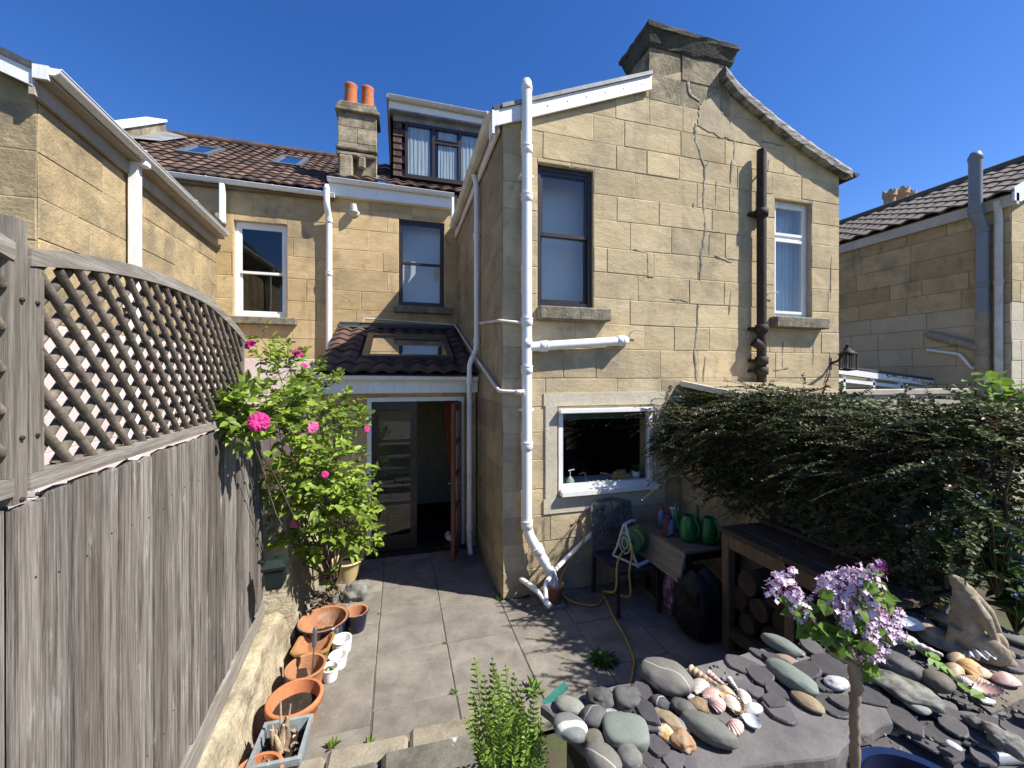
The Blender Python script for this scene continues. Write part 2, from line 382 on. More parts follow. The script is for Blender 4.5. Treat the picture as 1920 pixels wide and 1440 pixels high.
def pipe(mb, pts, r=.034, seg=14, mi=0, collars=(), tone=.5):
    """straight pipe runs with rounded elbows; collars: (point, dir)"""
    pts = [Vector(p) for p in pts]; out = [pts[0]]
    for i in range(1, len(pts)-1):
        a, b, c = pts[i-1], pts[i], pts[i+1]; k = min(r*2.2, (b-a).length*.45, (c-b).length*.45)
        p0 = b + (a-b).normalized()*k; p1 = b + (c-b).normalized()*k
        for t in (0, .25, .5, .75, 1): out.append(p0*(1-t)**2 + b*2*t*(1-t) + p1*t*t)
    out.append(pts[-1]); mb.tube(out, r, seg, mi, tone)
    for c, d in collars:
        c = Vector(c); d = Vector(d).normalized()
        mb.tube([c - d*.04, c - d*.038, c + d*.03, c + d*.04], [r+.003, r+.008, r+.008, r+.003], seg, mi, tone)
        mb.tube([c + d*.030, c + d*.044], [r+.013, r+.013], seg, mi, tone)
def ribbon(mb, T, pts, w, d=.018, rg=None, mi=0, n=7):
    """an uneven band of cement laid over a joint: pts in wall coordinates"""
    L = []
    for i in range(len(pts)-1):
        for k in range(n): t = k/n; L.append((pts[i][0]*(1-t) + pts[i+1][0]*t, pts[i][1]*(1-t) + pts[i+1][1]*t))
    L.append(pts[-1]); rows = []
    for i, p in enumerate(L):
        a = L[max(i-1, 0)]; b = L[min(i+1, len(L)-1)]; dx, dz = b[0]-a[0], b[1]-a[1]; q = math.hypot(dx, dz) or 1
        nx, nz = -dz/q, dx/q; ww = w*rg.uniform(.35, 1.5)*(0.3 if i in (0, len(L)-1) else 1); j = rg.uniform(-.2, .2)*w
        rows.append([T(p[0]+nx*(j+ww*k), p[1]+nz*(j+ww*k), dd) for k, dd in ((-.5, .002), (-.42, d*.52), (.42, d*.52), (.5, .002))])
    mb.grid(rows, mi, rg.random(), True)

def sash(parent, T, s0, s1, z0, z1, fm, gl, name='window', d=-.10, split=.5, fw=.055, blind=None, blind_d=-.30, fth=.06, blind_z=None, style='sash', sillmat=None, sill=None, room=True, label=None):
    """a sash or casement window; frame mesh is the part, panes, blind and sill its sub-parts"""
    mb = MB()
    B = lambda a, b, c, e, d0, d1: mb.wbox(T, a, b, c, e, d0, d1, 0, .5)
    B(s0, s0+fw, z0, z1, d-fth, d); B(s1-fw, s1, z0, z1, d-fth, d)
    B(s0+fw, s1-fw, z1-fw, z1, d-fth, d-.001); B(s0+fw, s1-fw, z0, z0+fw*1.3, d-fth, d-.001)
    panes = []
    i0, i1, j0, j1 = s0+fw, s1-fw, z0+fw*1.3, z1-fw
    if style == 'sash':
        zm = j0 + (j1-j0)*split; b = fw*.55
        for (c, e, dd) in ((zm-.02, j1, -.012), (j0, zm+.02, -.04)):
            B(i0, i0+b, c, e, d+dd-.026, d+dd); B(i1-b, i1, c, e, d+dd-.026, d+dd)
            B(i0+b, i1-b, c, c+.04, d+dd-.026, d+dd+.004); B(i0+b, i1-b, e-.04, e, d+dd-.026, d+dd+.002)
            panes.append((i0+b, i1-b, c+.04, e-.04, d+dd-.013))
    elif style == 'top':
        zm = j0 + (j1-j0)*split
        B(i0, i1, zm-.045, zm+.0, d-fth+.002, d-.002)
        for (c, e) in ((zm, j1), (j0, zm-.045)):
            b = .035
            B(i0, i0+b, c, e, d-.03, d+.012); B(i1-b, i1, c, e, d-.03, d+.012); B(i0+b, i1-b, c, c+b, d-.03, d+.012); B(i0+b, i1-b, e-b, e, d-.03, d+.012)
            panes.append((i0+b, i1-b, c+b, e-b, d-.01))
    else:
        panes.append((i0, i1, j0, j1, d-.03))
    w = mb.build(name, [fm], parent)
    if label: w['label'] = label
    for (a, b, c, e, dd) in panes:
        g = MB(); g.face([T(a-.004, c-.004, dd), T(b+.004, c-.004, dd), T(b+.004, e+.004, dd), T(a-.004, e+.004, dd)]); g.build('pane', [gl], w)
    if blind:
        g = MB(); zb = blind_z if blind_z is not None else j0-.05; n = 40; rows = []
        for k in range(n+1):
            x = s0-.05 + (s1-s0+.1)*k/n; q = .012*math.sin(k*1.7) + .006*math.sin(k*3.1+1) if blind is M_net else 0
            rows.append([T(x, zb, blind_d+q), T(x, z1+.05, blind_d+q)])
        g.grid(rows, 0, .5, True); g.build('curtain' if blind is M_net else 'blind', [blind], w)
    if sill:
        a, b, c, e, dp = sill; g = MB(); g.box(T((a+b)/2, (c+e)/2, dp/2-.03), tuple(abs(x) for x in (T(b,0,0)-T(a,0,0))[:2]) and ((b-a) if abs((T(1,0,0)-T(0,0,0)).x) > .5 else dp+.06, (dp+.06) if abs((T(1,0,0)-T(0,0,0)).x) > .5 else (b-a), e-c), None, 0, .5, .012)
        g.build('sill', [sillmat or M_sill], w)
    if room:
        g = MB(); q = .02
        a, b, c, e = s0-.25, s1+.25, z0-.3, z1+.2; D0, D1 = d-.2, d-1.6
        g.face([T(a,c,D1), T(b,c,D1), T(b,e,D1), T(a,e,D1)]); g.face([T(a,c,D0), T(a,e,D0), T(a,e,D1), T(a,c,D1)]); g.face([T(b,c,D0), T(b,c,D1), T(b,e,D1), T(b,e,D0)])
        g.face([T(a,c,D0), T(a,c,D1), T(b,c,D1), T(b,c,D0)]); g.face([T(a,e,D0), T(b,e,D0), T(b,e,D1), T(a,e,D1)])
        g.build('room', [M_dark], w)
    return w
# ---------------------------------------------------------------- ground, patio, steps
g = MB(); g.face([(-300,-300,-.06), (300,-300,-.06), (300,300,-.06), (-300,300,-.06)])
M_soil = surf('garden_soil', (.085, .065, .045), (.05, .04, .03), 2, tone=0, rough=1, bump=.6, bscale=20, stains=(((.06,.085,.03), 1.2, (1,1,1), .48, .6, .8),))
tag(g.build('ground', [M_soil]), kind='structure')
M_slab = surf('concrete_paving', (.228, .206, .174), (.145, .131, .11), 4.5, tone=.10, rough=.93, bump=.45, bscale=70, bdist=.006, spec=.15, fine=.22, fscale=110,
    stains=(((.105,.092,.072), 1.5, (1,1,1), .52, .72, .6), ((.33,.30,.25), 2.2, (.6,2,1), .56, .72, .45), ((.36,.34,.30), 55, (1,1,1), .63, .70, .5), ((.06,.055,.045), 13, (1,1,1), .62, .72, .5)))
M_joint = surf('patio_joint', (.125, .112, .09), (.085, .075, .058), 12, tone=0, rough=1, bump=.5, bscale=80, stains=(((.07,.09,.025), 5, (1,1,1), .52, .62, .7),))
g = MB(); rg = random.Random(5)
Tp = lambda a, b, d=0.0: Vector((a, b, d - .007))
xs = [-1.35, -.79, -.185, .40, 1.01, 1.61, 2.21, 2.82, 3.42]
for i in range(len(xs)-1):
    y = 2.39 - (.0, .12, .0, .02, .26, .07, .30, .1)[i]
    while y < 5.62:
        e = y + .587; a, b = max(y, 2.56), min(e, 5.66)
        if b - a > .05:
            block_face(g, Tp, [(xs[i], a), (xs[i+1], a), (xs[i+1], b), (xs[i], b)],   .006, .007, rg, 0, rg.random(), .006, .0012, .003)
        y = e
g.face([(-1.4, 2.5, -.007), (3.5, 2.5, -.007), (3.5, 5.7, -.007), (-1.4, 5.7, -.007)], 1)
tag(g.build('patio', [M_slab, M_joint]), kind='structure')

# low kerb and lichen-spotted steps that lead up to the terrace under the camera
M_step = surf('lichen_stone', (.16, .15, .125), (.085, .08, .066), 5, tone=.15, rough=.95, bump=.6, bscale=50, bdist=.01, fine=.2, stains=(((.55,.54,.48), 7, (1,1,1), .64, .70, .85), ((.05,.048,.04), 4, (1,1,1), .52, .66, .6)))
M_kerb = surf('kerb_concrete', (.27, .235, .175), (.19, .165, .125), 6, tone=.1, rough=.95, bump=.6, bscale=60, bdist=.01, fine=.2, stains=(((.08,.075,.05), 4, (1,1,1), .58, .7, .6),))
g = MB()
for (a, b) in ((-.93, -.42), (-.41, .05), (.06, .62)): g.box(((a+b)/2, 2.52 + .03*a, .055), (b-a, .17, .15), Matrix.Rotation(-.03, 3, 'Z'), 0, rg.random(), .022)
tag(g.build('kerb', [M_kerb]), kind='structure')
g = MB()
rg = random.Random(8)
for (y0, y1, z, w0, w1) in ((2.05, 2.425, .19, -.10, .58), (1.72, 2.07, .36, -.9, .58), (1.36, 1.73, .54, -.9, .58)):
    if y0 > 2: g.box(((-.9-.12)/2, (y0+y1)/2, z/2-.02), (.78, y1-y0, z-.03), None, 0, rg.random(), .02)
    g.box(((w0+w1)/2, (y0+y1)/2, z/2), (w1-w0, y1-y0, z), Matrix.Rotation(-.02, 3, 'Z'), 0, rg.random(), .025)
tag(g.build('garden_steps', [M_step]), 'grey garden steps spotted with white lichen at the edge of the patio', 'steps')
g = MB(); g.box((.3, -1.55, .33), (5.2, 5.2, .78), None, 0, .5, .01)
tag(g.build('terrace', [M_slab]), kind='structure')
# ---------------------------------------------------------------- the middle house: rear wall, kitchen wing, tiled porch
YM, YK, YD, XK = 7.5, 4.08, 5.5, 1.045
HOUSE = empty('terraced_house', (1.5, 6.5, 0), 'honey stone terraced house with tiled porch, brown dormer and tall kitchen wing', 'house')
rg = random.Random(11)
TM = wall_space((0, YM, 0), (1,0,0), (0,-1,0)); TG = wall_space((0, YK, 0), (1,0,0), (0,-1,0))
TS = wall_space((XK, 0, 0), (0,1,0), (-1,0,0)); TD = wall_space((0, YD, 0), (1,0,0), (0,-1,0))
# rear wall
WM = (-.011, .80, 3.62, 5.20)
mb = MB(); backing(mb, TM, -1.18, XK, 0, 5.75, [WM], .3, 1)
stone_blocks(mb, TM, -1.18, XK, 2.4, 5.62, rg, [WM], course=.36, lens=(.42, .85), mi=0)
mb.build('rear_wall', [M_stone, M_mortar], HOUSE)
# flank of the kitchen wing
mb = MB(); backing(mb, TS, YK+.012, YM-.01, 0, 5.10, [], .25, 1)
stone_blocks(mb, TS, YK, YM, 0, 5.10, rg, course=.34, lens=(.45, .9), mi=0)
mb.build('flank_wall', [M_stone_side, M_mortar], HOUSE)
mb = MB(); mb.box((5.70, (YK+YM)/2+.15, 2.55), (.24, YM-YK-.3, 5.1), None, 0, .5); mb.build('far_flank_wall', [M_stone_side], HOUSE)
# gable wall: the wing is shared by two houses and has the chimney in the middle
WK = (1.675, 2.859, 1.09, 1.99); WUL = (1.434, 2.10, 3.10, 4.66); WUR = (4.694, 5.323, 3.12, 4.67)
XE, ZE, XR, ZR = 5.82, 5.13, 3.43, 6.08
sl_ = (ZR-ZE)/(XR-XK)
hps = [(-sl_, 1, ZE - sl_*XK), (sl_, 1, ZE + sl_*XE)]
mb = MB(); ops = [WK, WUL, WUR]
backing(mb, TG, XK+.012, XE-.012, 0, ZE, ops, .25, 1)
mb.prism([(XK, ZE), (XE, ZE), (XR, ZR)], TG, -.25, 0, 1)
CH = (2.82, 3.98)
stone_blocks(mb, TG, XK, XE, .0, 6.1, rg, ops + [(CH[0], CH[1], 5.60, 7)], course=.305, lens=(.38, .95), mi=0, hps=hps, cvar=.03)
# pale rendered surround of the kitchen window
for (a, b, c, d) in ((1.50, 3.02, 2.03, 2.17), (1.52, 1.652, 1.02, 2.03), (2.885, 3.02, 1.02, 2.03), (1.50, 3.02, .86, 1.02)):
    mb.wbox(TG, a, b, c, d, 0, .020, 2, .5)
mb.build('gable_wall', [M_stone_g, M_mortar, M_render], HOUSE)
# grey repairs over the old crack
def repair(pts, w, d, rg, n=7):
    mb = MB(); ribbon(mb, TG, pts, w, d, rg, 0, n); mb.build('cement_repair', [M_cement], HOUSE)
G = lambda *pp: [((lambda q: (q.x, q.z))(on_y(u, v, YK))) for (u, v) in pp]
repair( G((1288, 128), (1293, 178), (1312, 190)), .045, .016, rg)
repair( G((1303, 232), (1303, 262), (1322, 318), (1318, 380), (1322, 430), (1316, 470), (1312, 520), (1308, 600), (1302, 660), (1306, 715)), .040, .015, rg)
repair( G((1330, 300), (1318, 320)), .02, .014, rg)
for pts in (((1330, 235), (1375, 262)), ((1376, 240), (1376, 300)), ((1342, 340), (1342, 385)), ((1300, 380), (1300, 428)), ((1300, 428), (1350, 436)), ((1330, 440), (1330, 478)), ((1371, 300), (1369, 345)),
            ((1188, 468), (1215, 476)), ((1213, 474), (1215, 520)), ((1212, 518), (1226, 520)), ((1338, 480), (1372, 492)), ((1370, 540), (1366, 590)), ((1322, 668), (1318, 718)),
            ((1468, 640), (1466, 692)), ((1525, 640), (1523, 690)), ((1450, 695), (1480, 690)), ((1558, 480), (1556, 560)), ((1256, 560), (1290, 565)), ((1410, 260), (1470, 275)), ((1440, 300), (1440, 345))):
    repair( G(*pts), .026, .014, rg, n=5)
# smooth render patch below the chimney
poly = G((1318, 190), (1345, 178), (1352, 212), (1378, 248), (1376, 262), (1350, 258), (1308, 236), (1310, 205)); pp = []
for i in range(len(poly)):
    for k in range(6): t = k/6; q = poly[(i+1) % len(poly)]; pp.append((poly[i][0]*(1-t) + q[0]*t + rg.uniform(-.014, .014), poly[i][1]*(1-t) + q[1]*t + rg.uniform(-.014, .014)))
mb = MB(); mb.prism(pp, TG, .002, .0105); mb.build('render_patch', [surf('patch_render', (.44,.365,.25), (.33,.27,.185), 6, tone=.05, rough=.95, bump=.5, bscale=30, stains=(((.2,.175,.13), 4, (1,1,1), .54, .7, .6),))], HOUSE)
# big chimney on the gable
mb = MB(); cx0, cx1, cy0, cy1 = CH[0], CH[1], YK-.012, YK+.46
TC = wall_space((0, cy0+.012, 0), (1,0,0), (0,-1,0)); TCS = wall_space((cx0+.012, 0, 0), (0,1,0), (-1,0,0))
mb.box(((cx0+cx1)/2, (cy0+cy1)/2+.006, 6.02), (cx1-cx0-.024, cy1-cy0-.024, .72), None, 1, .5)
stone_blocks(mb, TC, cx0, cx1, 5.60, 6.28, rg, course=.31, lens=(.28, .62), mi=0, rise=.008, hps=[(-sl_, 1, 99)])
stone_blocks(mb, TCS, cy0+.012, cy1, 5.60, 6.30, rg, course=.31, lens=(.3, .5), mi=0, rise=.006)
ch = mb.build('chimney', [M_chim, M_mortar], HOUSE)
mb = MB(); o0, o1 = .0, .13; rows = []
for (z, o) in ((6.22, .004), (6.25, .02), (6.37, .055), (6.385, .075), (6.43, .08), (6.45, .06), (6.48, -.1)):
    ring = []
    for (a, b, c, d) in ((cx0-o, cy0-o, cx1+o, cy0-o), (cx1+o, cy0-o, cx1+o, cy1+o), (cx1+o, cy1+o, cx0-o, cy1+o), (cx0-o, cy1+o, cx0-o, cy0-o)):
        for k in range(8): t = k/8; ring.append(Vector((a+(c-a)*t + rg.uniform(-.009, .009), b+(d-b)*t + rg.uniform(-.009, .009), z + rg.uniform(-.009, .009))))
    rows.append(ring)
mb.grid(rows, 0, .5, False, True); mb.face(rows[-1]); mb.build('chimney_cap', [M_cap], ch)
# roof of the wing
mb = MB(); ov = .13; y0, y1 = YK-.06, 9.4
def slope_slab(mb, xa, za, xb, zb, y0, y1, th, mi=0):
    d = Vector((xb-xa, 0, zb-za)).normalized(); n = Vector((-d.z, 0, d.x)); n = n if n.z > 0 else -n
    A, B = Vector((xa, 0, za)), Vector((xb, 0, zb))
    P = [q + Vector((0, y, 0)) + n*h for h in (0, th) for y in (y0, y1) for q in (A, B)]
    for q in ((0,1,3,2),(4,6,7,5),(0,4,5,1),(2,3,7,6),(0,2,6,4),(1,5,7,3)): mb.face([P[i] for i in q], mi, .4)
slope_slab(mb, XK-.10, ZE-sl_*.10+.01, cx0-.003, ZE+sl_*(cx0-.003-XK)+.01, y0, cy1, .045)
slope_slab(mb, XK-.10, ZE-sl_*.10+.01, XR, ZR+.01, cy1+.002, y1, .045)
slope_slab(mb, XE+.12, ZE-sl_*.12+.03, XR, ZR+.03, cy1+.002, y1, .05)
mb.build('wing_roof', [M_slate_roof], HOUSE)
# wavy weathered verge on the right
rows = []; n = 26
for k in range(n+1):
    t = k/n; x = cx1-.16 + (XE+.10 - cx1+.16)*t; z = ZE + sl_*(XE-x) + .035 + .05*(1-t)**2*math.cos(2.2*t) - .045*math.sin(math.pi*t) + .006*math.sin(k*2.3)
    if t < .12: z += .07*(1 - t/.12)
    r = [(YK-.11, -.075), (YK-.115, .0), (YK-.10, .045), (YK-.02, .055), (YK+.42, .06), (YK+.42, .0), (YK+.05, -.03), (YK-.02, -.07)]
    rows.append([Vector((x, y, z + h + rg.uniform(-.006, .006))) for y, h in r])
mb = MB(); mb.grid(rows, 0, .5, False, True); mb.face(rows[0]); mb.face(rows[-1][::-1])
half_gutter(mb, (XE+.16, YK-.12, ZE-.02), (XE+.16, 7.4, ZE-.02), .05, 1)
mb.build('verge', [M_oldlead, M_iron], HOUSE)
# white bargeboard with lead edge on the left verge
mb = MB()
for (a, b, lo, hi, d0, d1, mi) in ((XK-.11, cx0-.006, -.15, .015, .03, .055, 0), (XK-.02, cx0-.004, .012, .055, .0, .075, 1)):
    za, zb = ZE + sl_*(a-XK), ZE + sl_*(b-XK)
    mb.prism([(a, za+lo), (b, zb+lo), (b, zb+hi), (a, za+hi)], TG, d0, d1, mi)
mb.wbox(TG, XK-.125, XK-.10, ZE-.27, ZE-.03, -.1, .06, 0)
for k in range(7): x = 1.3 + k*.23; mb.box(TG(x, ZE + sl_*(x-XK) - .07, .056), (.012, .004, .012), None, 1, .2)
mb.build('bargeboard', [M_white, M_lead], HOUSE)
# eaves of the wing: fascia, gutter
mb = MB(); mb.box((XK-.035, (YK+YM)/2, ZE-.10), (.03, YM-YK-.05, .20), None, 0, .5, .003); mb.build('fascia', [M_white], HOUSE)
mb = MB(); half_gutter(mb, (XK-.115, YK-.02, ZE-.03), (XK-.115, YM-.28, ZE-.07), .06); mb.build('gutter', [M_whited], HOUSE)
# main eaves
mb = MB(); mb.box((-.10, YM-.10, 5.565), (2.12, .025, .23), None, 0, .5, .003); mb.box((-.1, YM-.05, 5.46), (2.12, .1, .02), None, 0, .5); mb.build('fascia', [M_white], HOUSE)
mb = MB(); half_gutter(mb, (-1.17, YM-.165, 5.70), (.96, YM-.165, 5.68), .055)
pipe(mb, [(.93, YM-.165, 5.65), (.93, YM-.165, 5.22), (XK-.10, YM-.30, 5.10)], .032); mb.build('gutter', [M_white], HOUSE)

# main roof strip, dormer, small chimney
mb = MB(); rs = (7.49-5.74)/(10.2-7.36); Lr = math.hypot(10.2-7.36, 7.49-5.74)
vv = Vector((0, 10.2-7.36, 7.49-5.74)).normalized()
pantiles(mb, (-1.15, 7.36, 5.74), (1,0,0), vv, 2.9, Lr, rg, hole=lambda a, b: a > 1.35 and b > .75)
mb.build('roof', [M_tile], HOUSE)
DX0, DX1, DY, DZ0, DZ1 = -.115, 2.0, 7.80, 5.98, 7.42
dm = MB()
dm.box(((DX0+DX1)/2, 9.0, 6.7), (DX1-DX0-.02, 2.36, 1.5), None, 0, .3)
TDm = wall_space((0, DY, 0), (1,0,0), (0,-1,0))
for (a, b) in ((DX0, .10),):           # brown hung tiles beside the window
    for r in range(9):
        z = DZ0 + .12 + r*.125; w = (b-a)/2
        for c in range(2):
            off = -w/2 if r % 2 else 0
            x0 = max(a, a + c*w + off); x1 = min(b, a + (c+1)*w + off)
            if x1 - x0 > .01: dm.face([TDm(x0+.003, z, .035), TDm(x1-.003, z, .035), TDm(x1-.003, z+.14, .012), TDm(x0+.003, z+.14, .012)], 1, rg.random()); dm.face([TDm(x0+.003, z, .012), TDm(x1-.003, z, .012), TDm(x1-.003, z, .035), TDm(x0+.003, z, .035)], 1, .2)
for r in range(10):                     # cheek tiles facing left
    z = DZ0 + .1 + r*.125
    for c in range(9):
        y = DY + c*.24 - (.12 if r % 2 else 0); dm.face([(DX0-.035, max(DY, y), z), (DX0-.035, y+.236, z), (DX0-.012, y+.236, z+.14), (DX0-.012, max(DY, y), z+.14)], 1, rg.random())
dm.wbox(TDm, .10, DX1, DZ0+.02, DZ0+.13, .0, .03, 1, .1)
D = dm.build('dormer', [M_dark, surf('hung_tile', (.10, .06, .048), (.06, .038, .032), 6, tone=.4, rough=.85, bump=.3)], HOUSE)
mb = MB(); mb.box(((DX0+DX1)/2-.02, 8.95, DZ1+.03), (DX1-DX0+.18, 2.7, .07), None, 1, .5); mb.wbox(TDm, DX0-.07, DX1+.05, DZ1-.16, DZ1-.01, .14, .165, 0)
mb.wbox(TDm, DX0-.06, DX1+.05, DZ1-.19, DZ1-.155, -.05, .16, 1); mb.box((DX0-.07, 8.9, DZ1-.08), (.025, 2.4, .16), None, 0, .5)
mb.wbox(TDm, DX0, DX1, DZ1-.30, DZ1-.19, .0, .04, 1)
half_gutter(mb, TDm(DX0-.08, DZ1+.02, .22), TDm(DX1+.05, DZ1+.0, .22), .055, 2); mb.build('dormer_roof', [M_white, M_lead, M_whited], D)
# brown three-light window of the dormer
wz0, wz1, wx0, wx1 = DZ0+.12, DZ1-.30, .10, 1.62
mb = MB()
for a in (wx0, .60, 1.10, wx1-.05): mb.wbox(TDm, a, a+.055, wz0, wz1, .0, .06, 0)
for (a, b, c, d) in ((wx0, wx1, wz0-.02, wz0+.05), (wx0, wx1, wz1-.06, wz1)): mb.wbox(TDm, a, b, c, d, .001, .062, 0)
mb.wbox(TDm, .655, 1.10, wz1-.32, wz1-.26, .001, .058, 0); mb.wbox(TDm, .655, 1.10, wz1-.26, wz1-.24, .0, .07, 0); mb.wbox(TDm, wx0-.05, wx1, wz0-.05, wz0-.02, .0, .11, 0)
wd = mb.build('dormer_window', [M_brown], D)
for (a, b, c, d) in ((wx0+.055, .60, wz0+.05, wz1-.06), (.655, 1.10, wz0+.05, wz1-.32), (.655, 1.10, wz1-.24, wz1-.06), (1.155, wx1-.05, wz0+.05, wz1-.06)):
    mb = MB(); mb.face([TDm(a, c, .03), TDm(b, c, .03), TDm(b, d, .03), TDm(a, d, .03)]); mb.build('pane', [GLASS], wd)
mb = MB()
for (a, b, ph) in ((.12, .56, 0), (.72, 1.08, 2), (1.16, 1.6, 4)):
    rows = [[TDm(a+(b-a)*k/30, wz0, .012 + .006*math.sin(k*1.3+ph)), TDm(a+(b-a)*k/30 + .01*math.sin(k), wz1, .012 + .006*math.sin(k*1.3+ph))] for k in range(31)]
    mb.grid(rows, 0, .5, True)
mb.build('curtain', [M_net], wd)
# small chimney with two clay pots
mb = MB()
sx0, sx1, sy0, sy1 = -1.05, -.40, 7.66, 8.12
TC2 = wall_space((0, sy0+.012, 0), (1,0,0), (0,-1,0)); TC3 = wall_space((sx1-.012, 0, 0), (0,1,0), (1,0,0))
mb.box(((sx0+sx1)/2, (sy0+sy1)/2, 6.5), (sx1-sx0-.024, sy1-sy0-.024, 1.5), None, 1, .5)
stone_blocks(mb, TC2, sx0, sx1, 5.95, 7.13, rg, course=.3, lens=(.3, .6), mi=0, rise=.006); stone_blocks(mb, TC3, sy0, sy1, 5.9, 7.13, rg, course=.3, lens=(.3, .5), mi=0, rise=.006)
mb.box(((sx0+sx1)/2-.005, sy0-.015, 6.40), (sx1-sx0+.05, .12, .07), None, 0, .2, .02); mb.box(((sx0+sx1)/2-.02, sy0-.02, 6.30), (sx1-sx0-.0, .09, .08), None, 0, .4, .02)
mb.box((sx0+.15, sy0-.10, 5.98), (.22, .18, .46), None, 0, .7, .02); mb.box((sx0+.20, sy0-.08, 6.24), (.34, .16, .07), None, 0, .3, .025); mb.box((sx0+.40, sy0-.05, 6.16), (.14, .10, .22), None, 0, .5, .03)
c2 = mb.build('chimney', [M_chim, M_mortar], HOUSE)
mb = MB(); mb.box(((sx0+sx1)/2, (sy0+sy1)/2, 7.10), (sx1-sx0+.10, sy1-sy0+.10, .06), None, 0, .4, .015); mb.box(((sx0+sx1)/2, (sy0+sy1)/2, 7.16), (sx1-sx0+.05, sy1-sy0+.05, .07), None, 0, .6, .01)
mb.box(((sx0+sx1)/2, (sy0+sy1)/2, 7.235), (sx1-sx0-.02, sy1-sy0-.02, .09), None, 0, .6, .02); mb.build('chimney_cap', [M_chim], c2)
for px in (-.86, -.57):
    mb = MB(); mb.lathe([(.0, .0), (.125, .0), (.12, .05), (.105, .38), (.112, .40), (.112, .44), (.095, .45), (.085, .44), (.08, .2), (0, .2)], (px, (sy0+sy1)/2, 7.26), 20); mb.build('chimney_pot', [M_pot_ch], c2)
# lead soakers
mb = MB(); mb.box((sx1+.06, 7.72, 5.995), (.16, .5, .02), Matrix.Rotation(.55, 3, 'X'), 0, .5); mb.build('flashing', [M_lead], HOUSE)

# windows
BL2 = M_blind
sash(HOUSE, TM, *WM, M_brown, GLASS, d=-.035, split=.5, fw=.045, blind=BL2, blind_d=-.30, sill=(-.10, .92, 3.50, 3.62, .12), label='brown sash window above the porch roof')
sash(HOUSE, TG, *WUL, M_brown, GLASS, d=-.045, split=.52, fw=.05, blind=BL2, blind_d=-.38, sill=(1.42, 2.26, 2.96, 3.10, .12), label='brown sash window beside the white soil stack')
sash(HOUSE, TG, *WUR, M_white, GLASS, d=-.07, split=.72, fw=.05, blind=M_net, blind_d=-.24, style='top', sill=(4.60, 5.50, 2.98, 3.12, .12), label='white casement window right of the iron pipe')
kw = sash(HOUSE, TG, *WK, M_white, GLASS3, d=.012, fw=.05, style='fixed', room=False, fth=.07, label='wide white kitchen window')
mb = MB(); mb.wbox(TG, 1.67, 2.875, 1.955, 1.995, .0, .085); mb.build('head_trim', [M_white], kw)
mb = MB(); mb.wbox(TG, 1.69, 2.90, 1.05, 1.10, .0, .085); mb.prism([(1.69, 1.10), (2.90, 1.10), (2.90, 1.118), (1.69, 1.118)], TG, .0, .05); mb.build('sill', [M_white], kw)
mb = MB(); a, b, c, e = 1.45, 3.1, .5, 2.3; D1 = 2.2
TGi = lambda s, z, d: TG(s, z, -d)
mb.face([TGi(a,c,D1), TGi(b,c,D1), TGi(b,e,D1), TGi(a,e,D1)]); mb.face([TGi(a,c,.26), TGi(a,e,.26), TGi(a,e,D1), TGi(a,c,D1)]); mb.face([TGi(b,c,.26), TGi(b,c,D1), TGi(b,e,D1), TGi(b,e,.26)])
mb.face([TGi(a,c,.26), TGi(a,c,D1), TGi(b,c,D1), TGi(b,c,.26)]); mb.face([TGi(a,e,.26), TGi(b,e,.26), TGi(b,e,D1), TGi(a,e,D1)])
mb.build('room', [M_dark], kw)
mb = MB(); mb.wbox(TG, 1.60, 2.95, 1.03, 1.075, -.62, -.26); mb.build('worktop', [M_blind], kw)
mb = MB(); mb.wbox(TG, 1.70, 2.83, 1.86, 1.95, -.12, -.10); mb.build('roller_blind', [surf('green_blind', (.075, .115, .085), (.06, .095, .07), 4, tone=0, rough=.9, bump=0)], kw)

# ---- pipework
mb = MB(); sx = 1.285; sy = YK-.085; r = .054
pe = Vector((sx, sy, .72)); k1 = on_z(1047, 1082, .28)
pipe(mb, [(sx, sy, 5.34), pe, (1.47, sy-.06, .40), (1.54, sy-.09, .26), (1.55, sy-.09, .12)], r, collars=[((sx, sy, z), (0,0,1)) for z in (4.72, 4.22, 2.92, 2.42, 1.62, .80)] + [((1.40, sy-.035, .53), (-.45, .1, .8))])
for z in (4.45, 2.0): mb.wbox(TG, sx-.075, sx+.075, z-.012, z+.012, .0, .10)
mb.lathe([(.050, 0), (.062, .01), (.060, .04), (.048, .10), (.03, .125), (0, .13)], (sx, sy, 5.34), 14)
for k in range(10): a = k*.628; mb.bar((sx+.06*math.cos(a), sy+.06*math.sin(a), 5.37), (sx+.035*math.cos(a), sy+.035*math.sin(a), 5.46), .006, .006)
mb.build('soil_stack', [M_white], HOUSE)
mb = MB(); pipe(mb, [(sx+.02, sy, 2.66), on_y(1030, 648, sy), on_y(1165, 639, sy), on_y(1172, 638, YK)], .05, collars=[(on_y(1018, 649, sy), (1,0,.05)), (on_y(1162, 639, sy), (1,0,.03))])
mb.lathe([(.0,-.03),(.045,-.03),(.045,.0),(.0,.0)], (sx, sy-.06, 2.70), 14, M=Matrix.Rotation(R(90), 3, 'X')); mb.build('branch_pipe', [M_white], HOUSE)
mb = MB(); pipe(mb, [on_x(900, 606, XK-.04), (XK-.05, YK-.05, 2.93), (sx-.03, sy, 2.91)], .017, 10); pipe(mb, [on_x(893, 672, XK-.05), (XK-.05, YK-.04, 2.20), (sx, sy-.03, 2.185)], .02, 10, collars=[((sx-.09, sy-.03, 2.187), (1,0,0))])
mb.build('waste_pipe', [M_whited], HOUSE)
mb = MB(); px_, py_ = XK-.06, 5.24
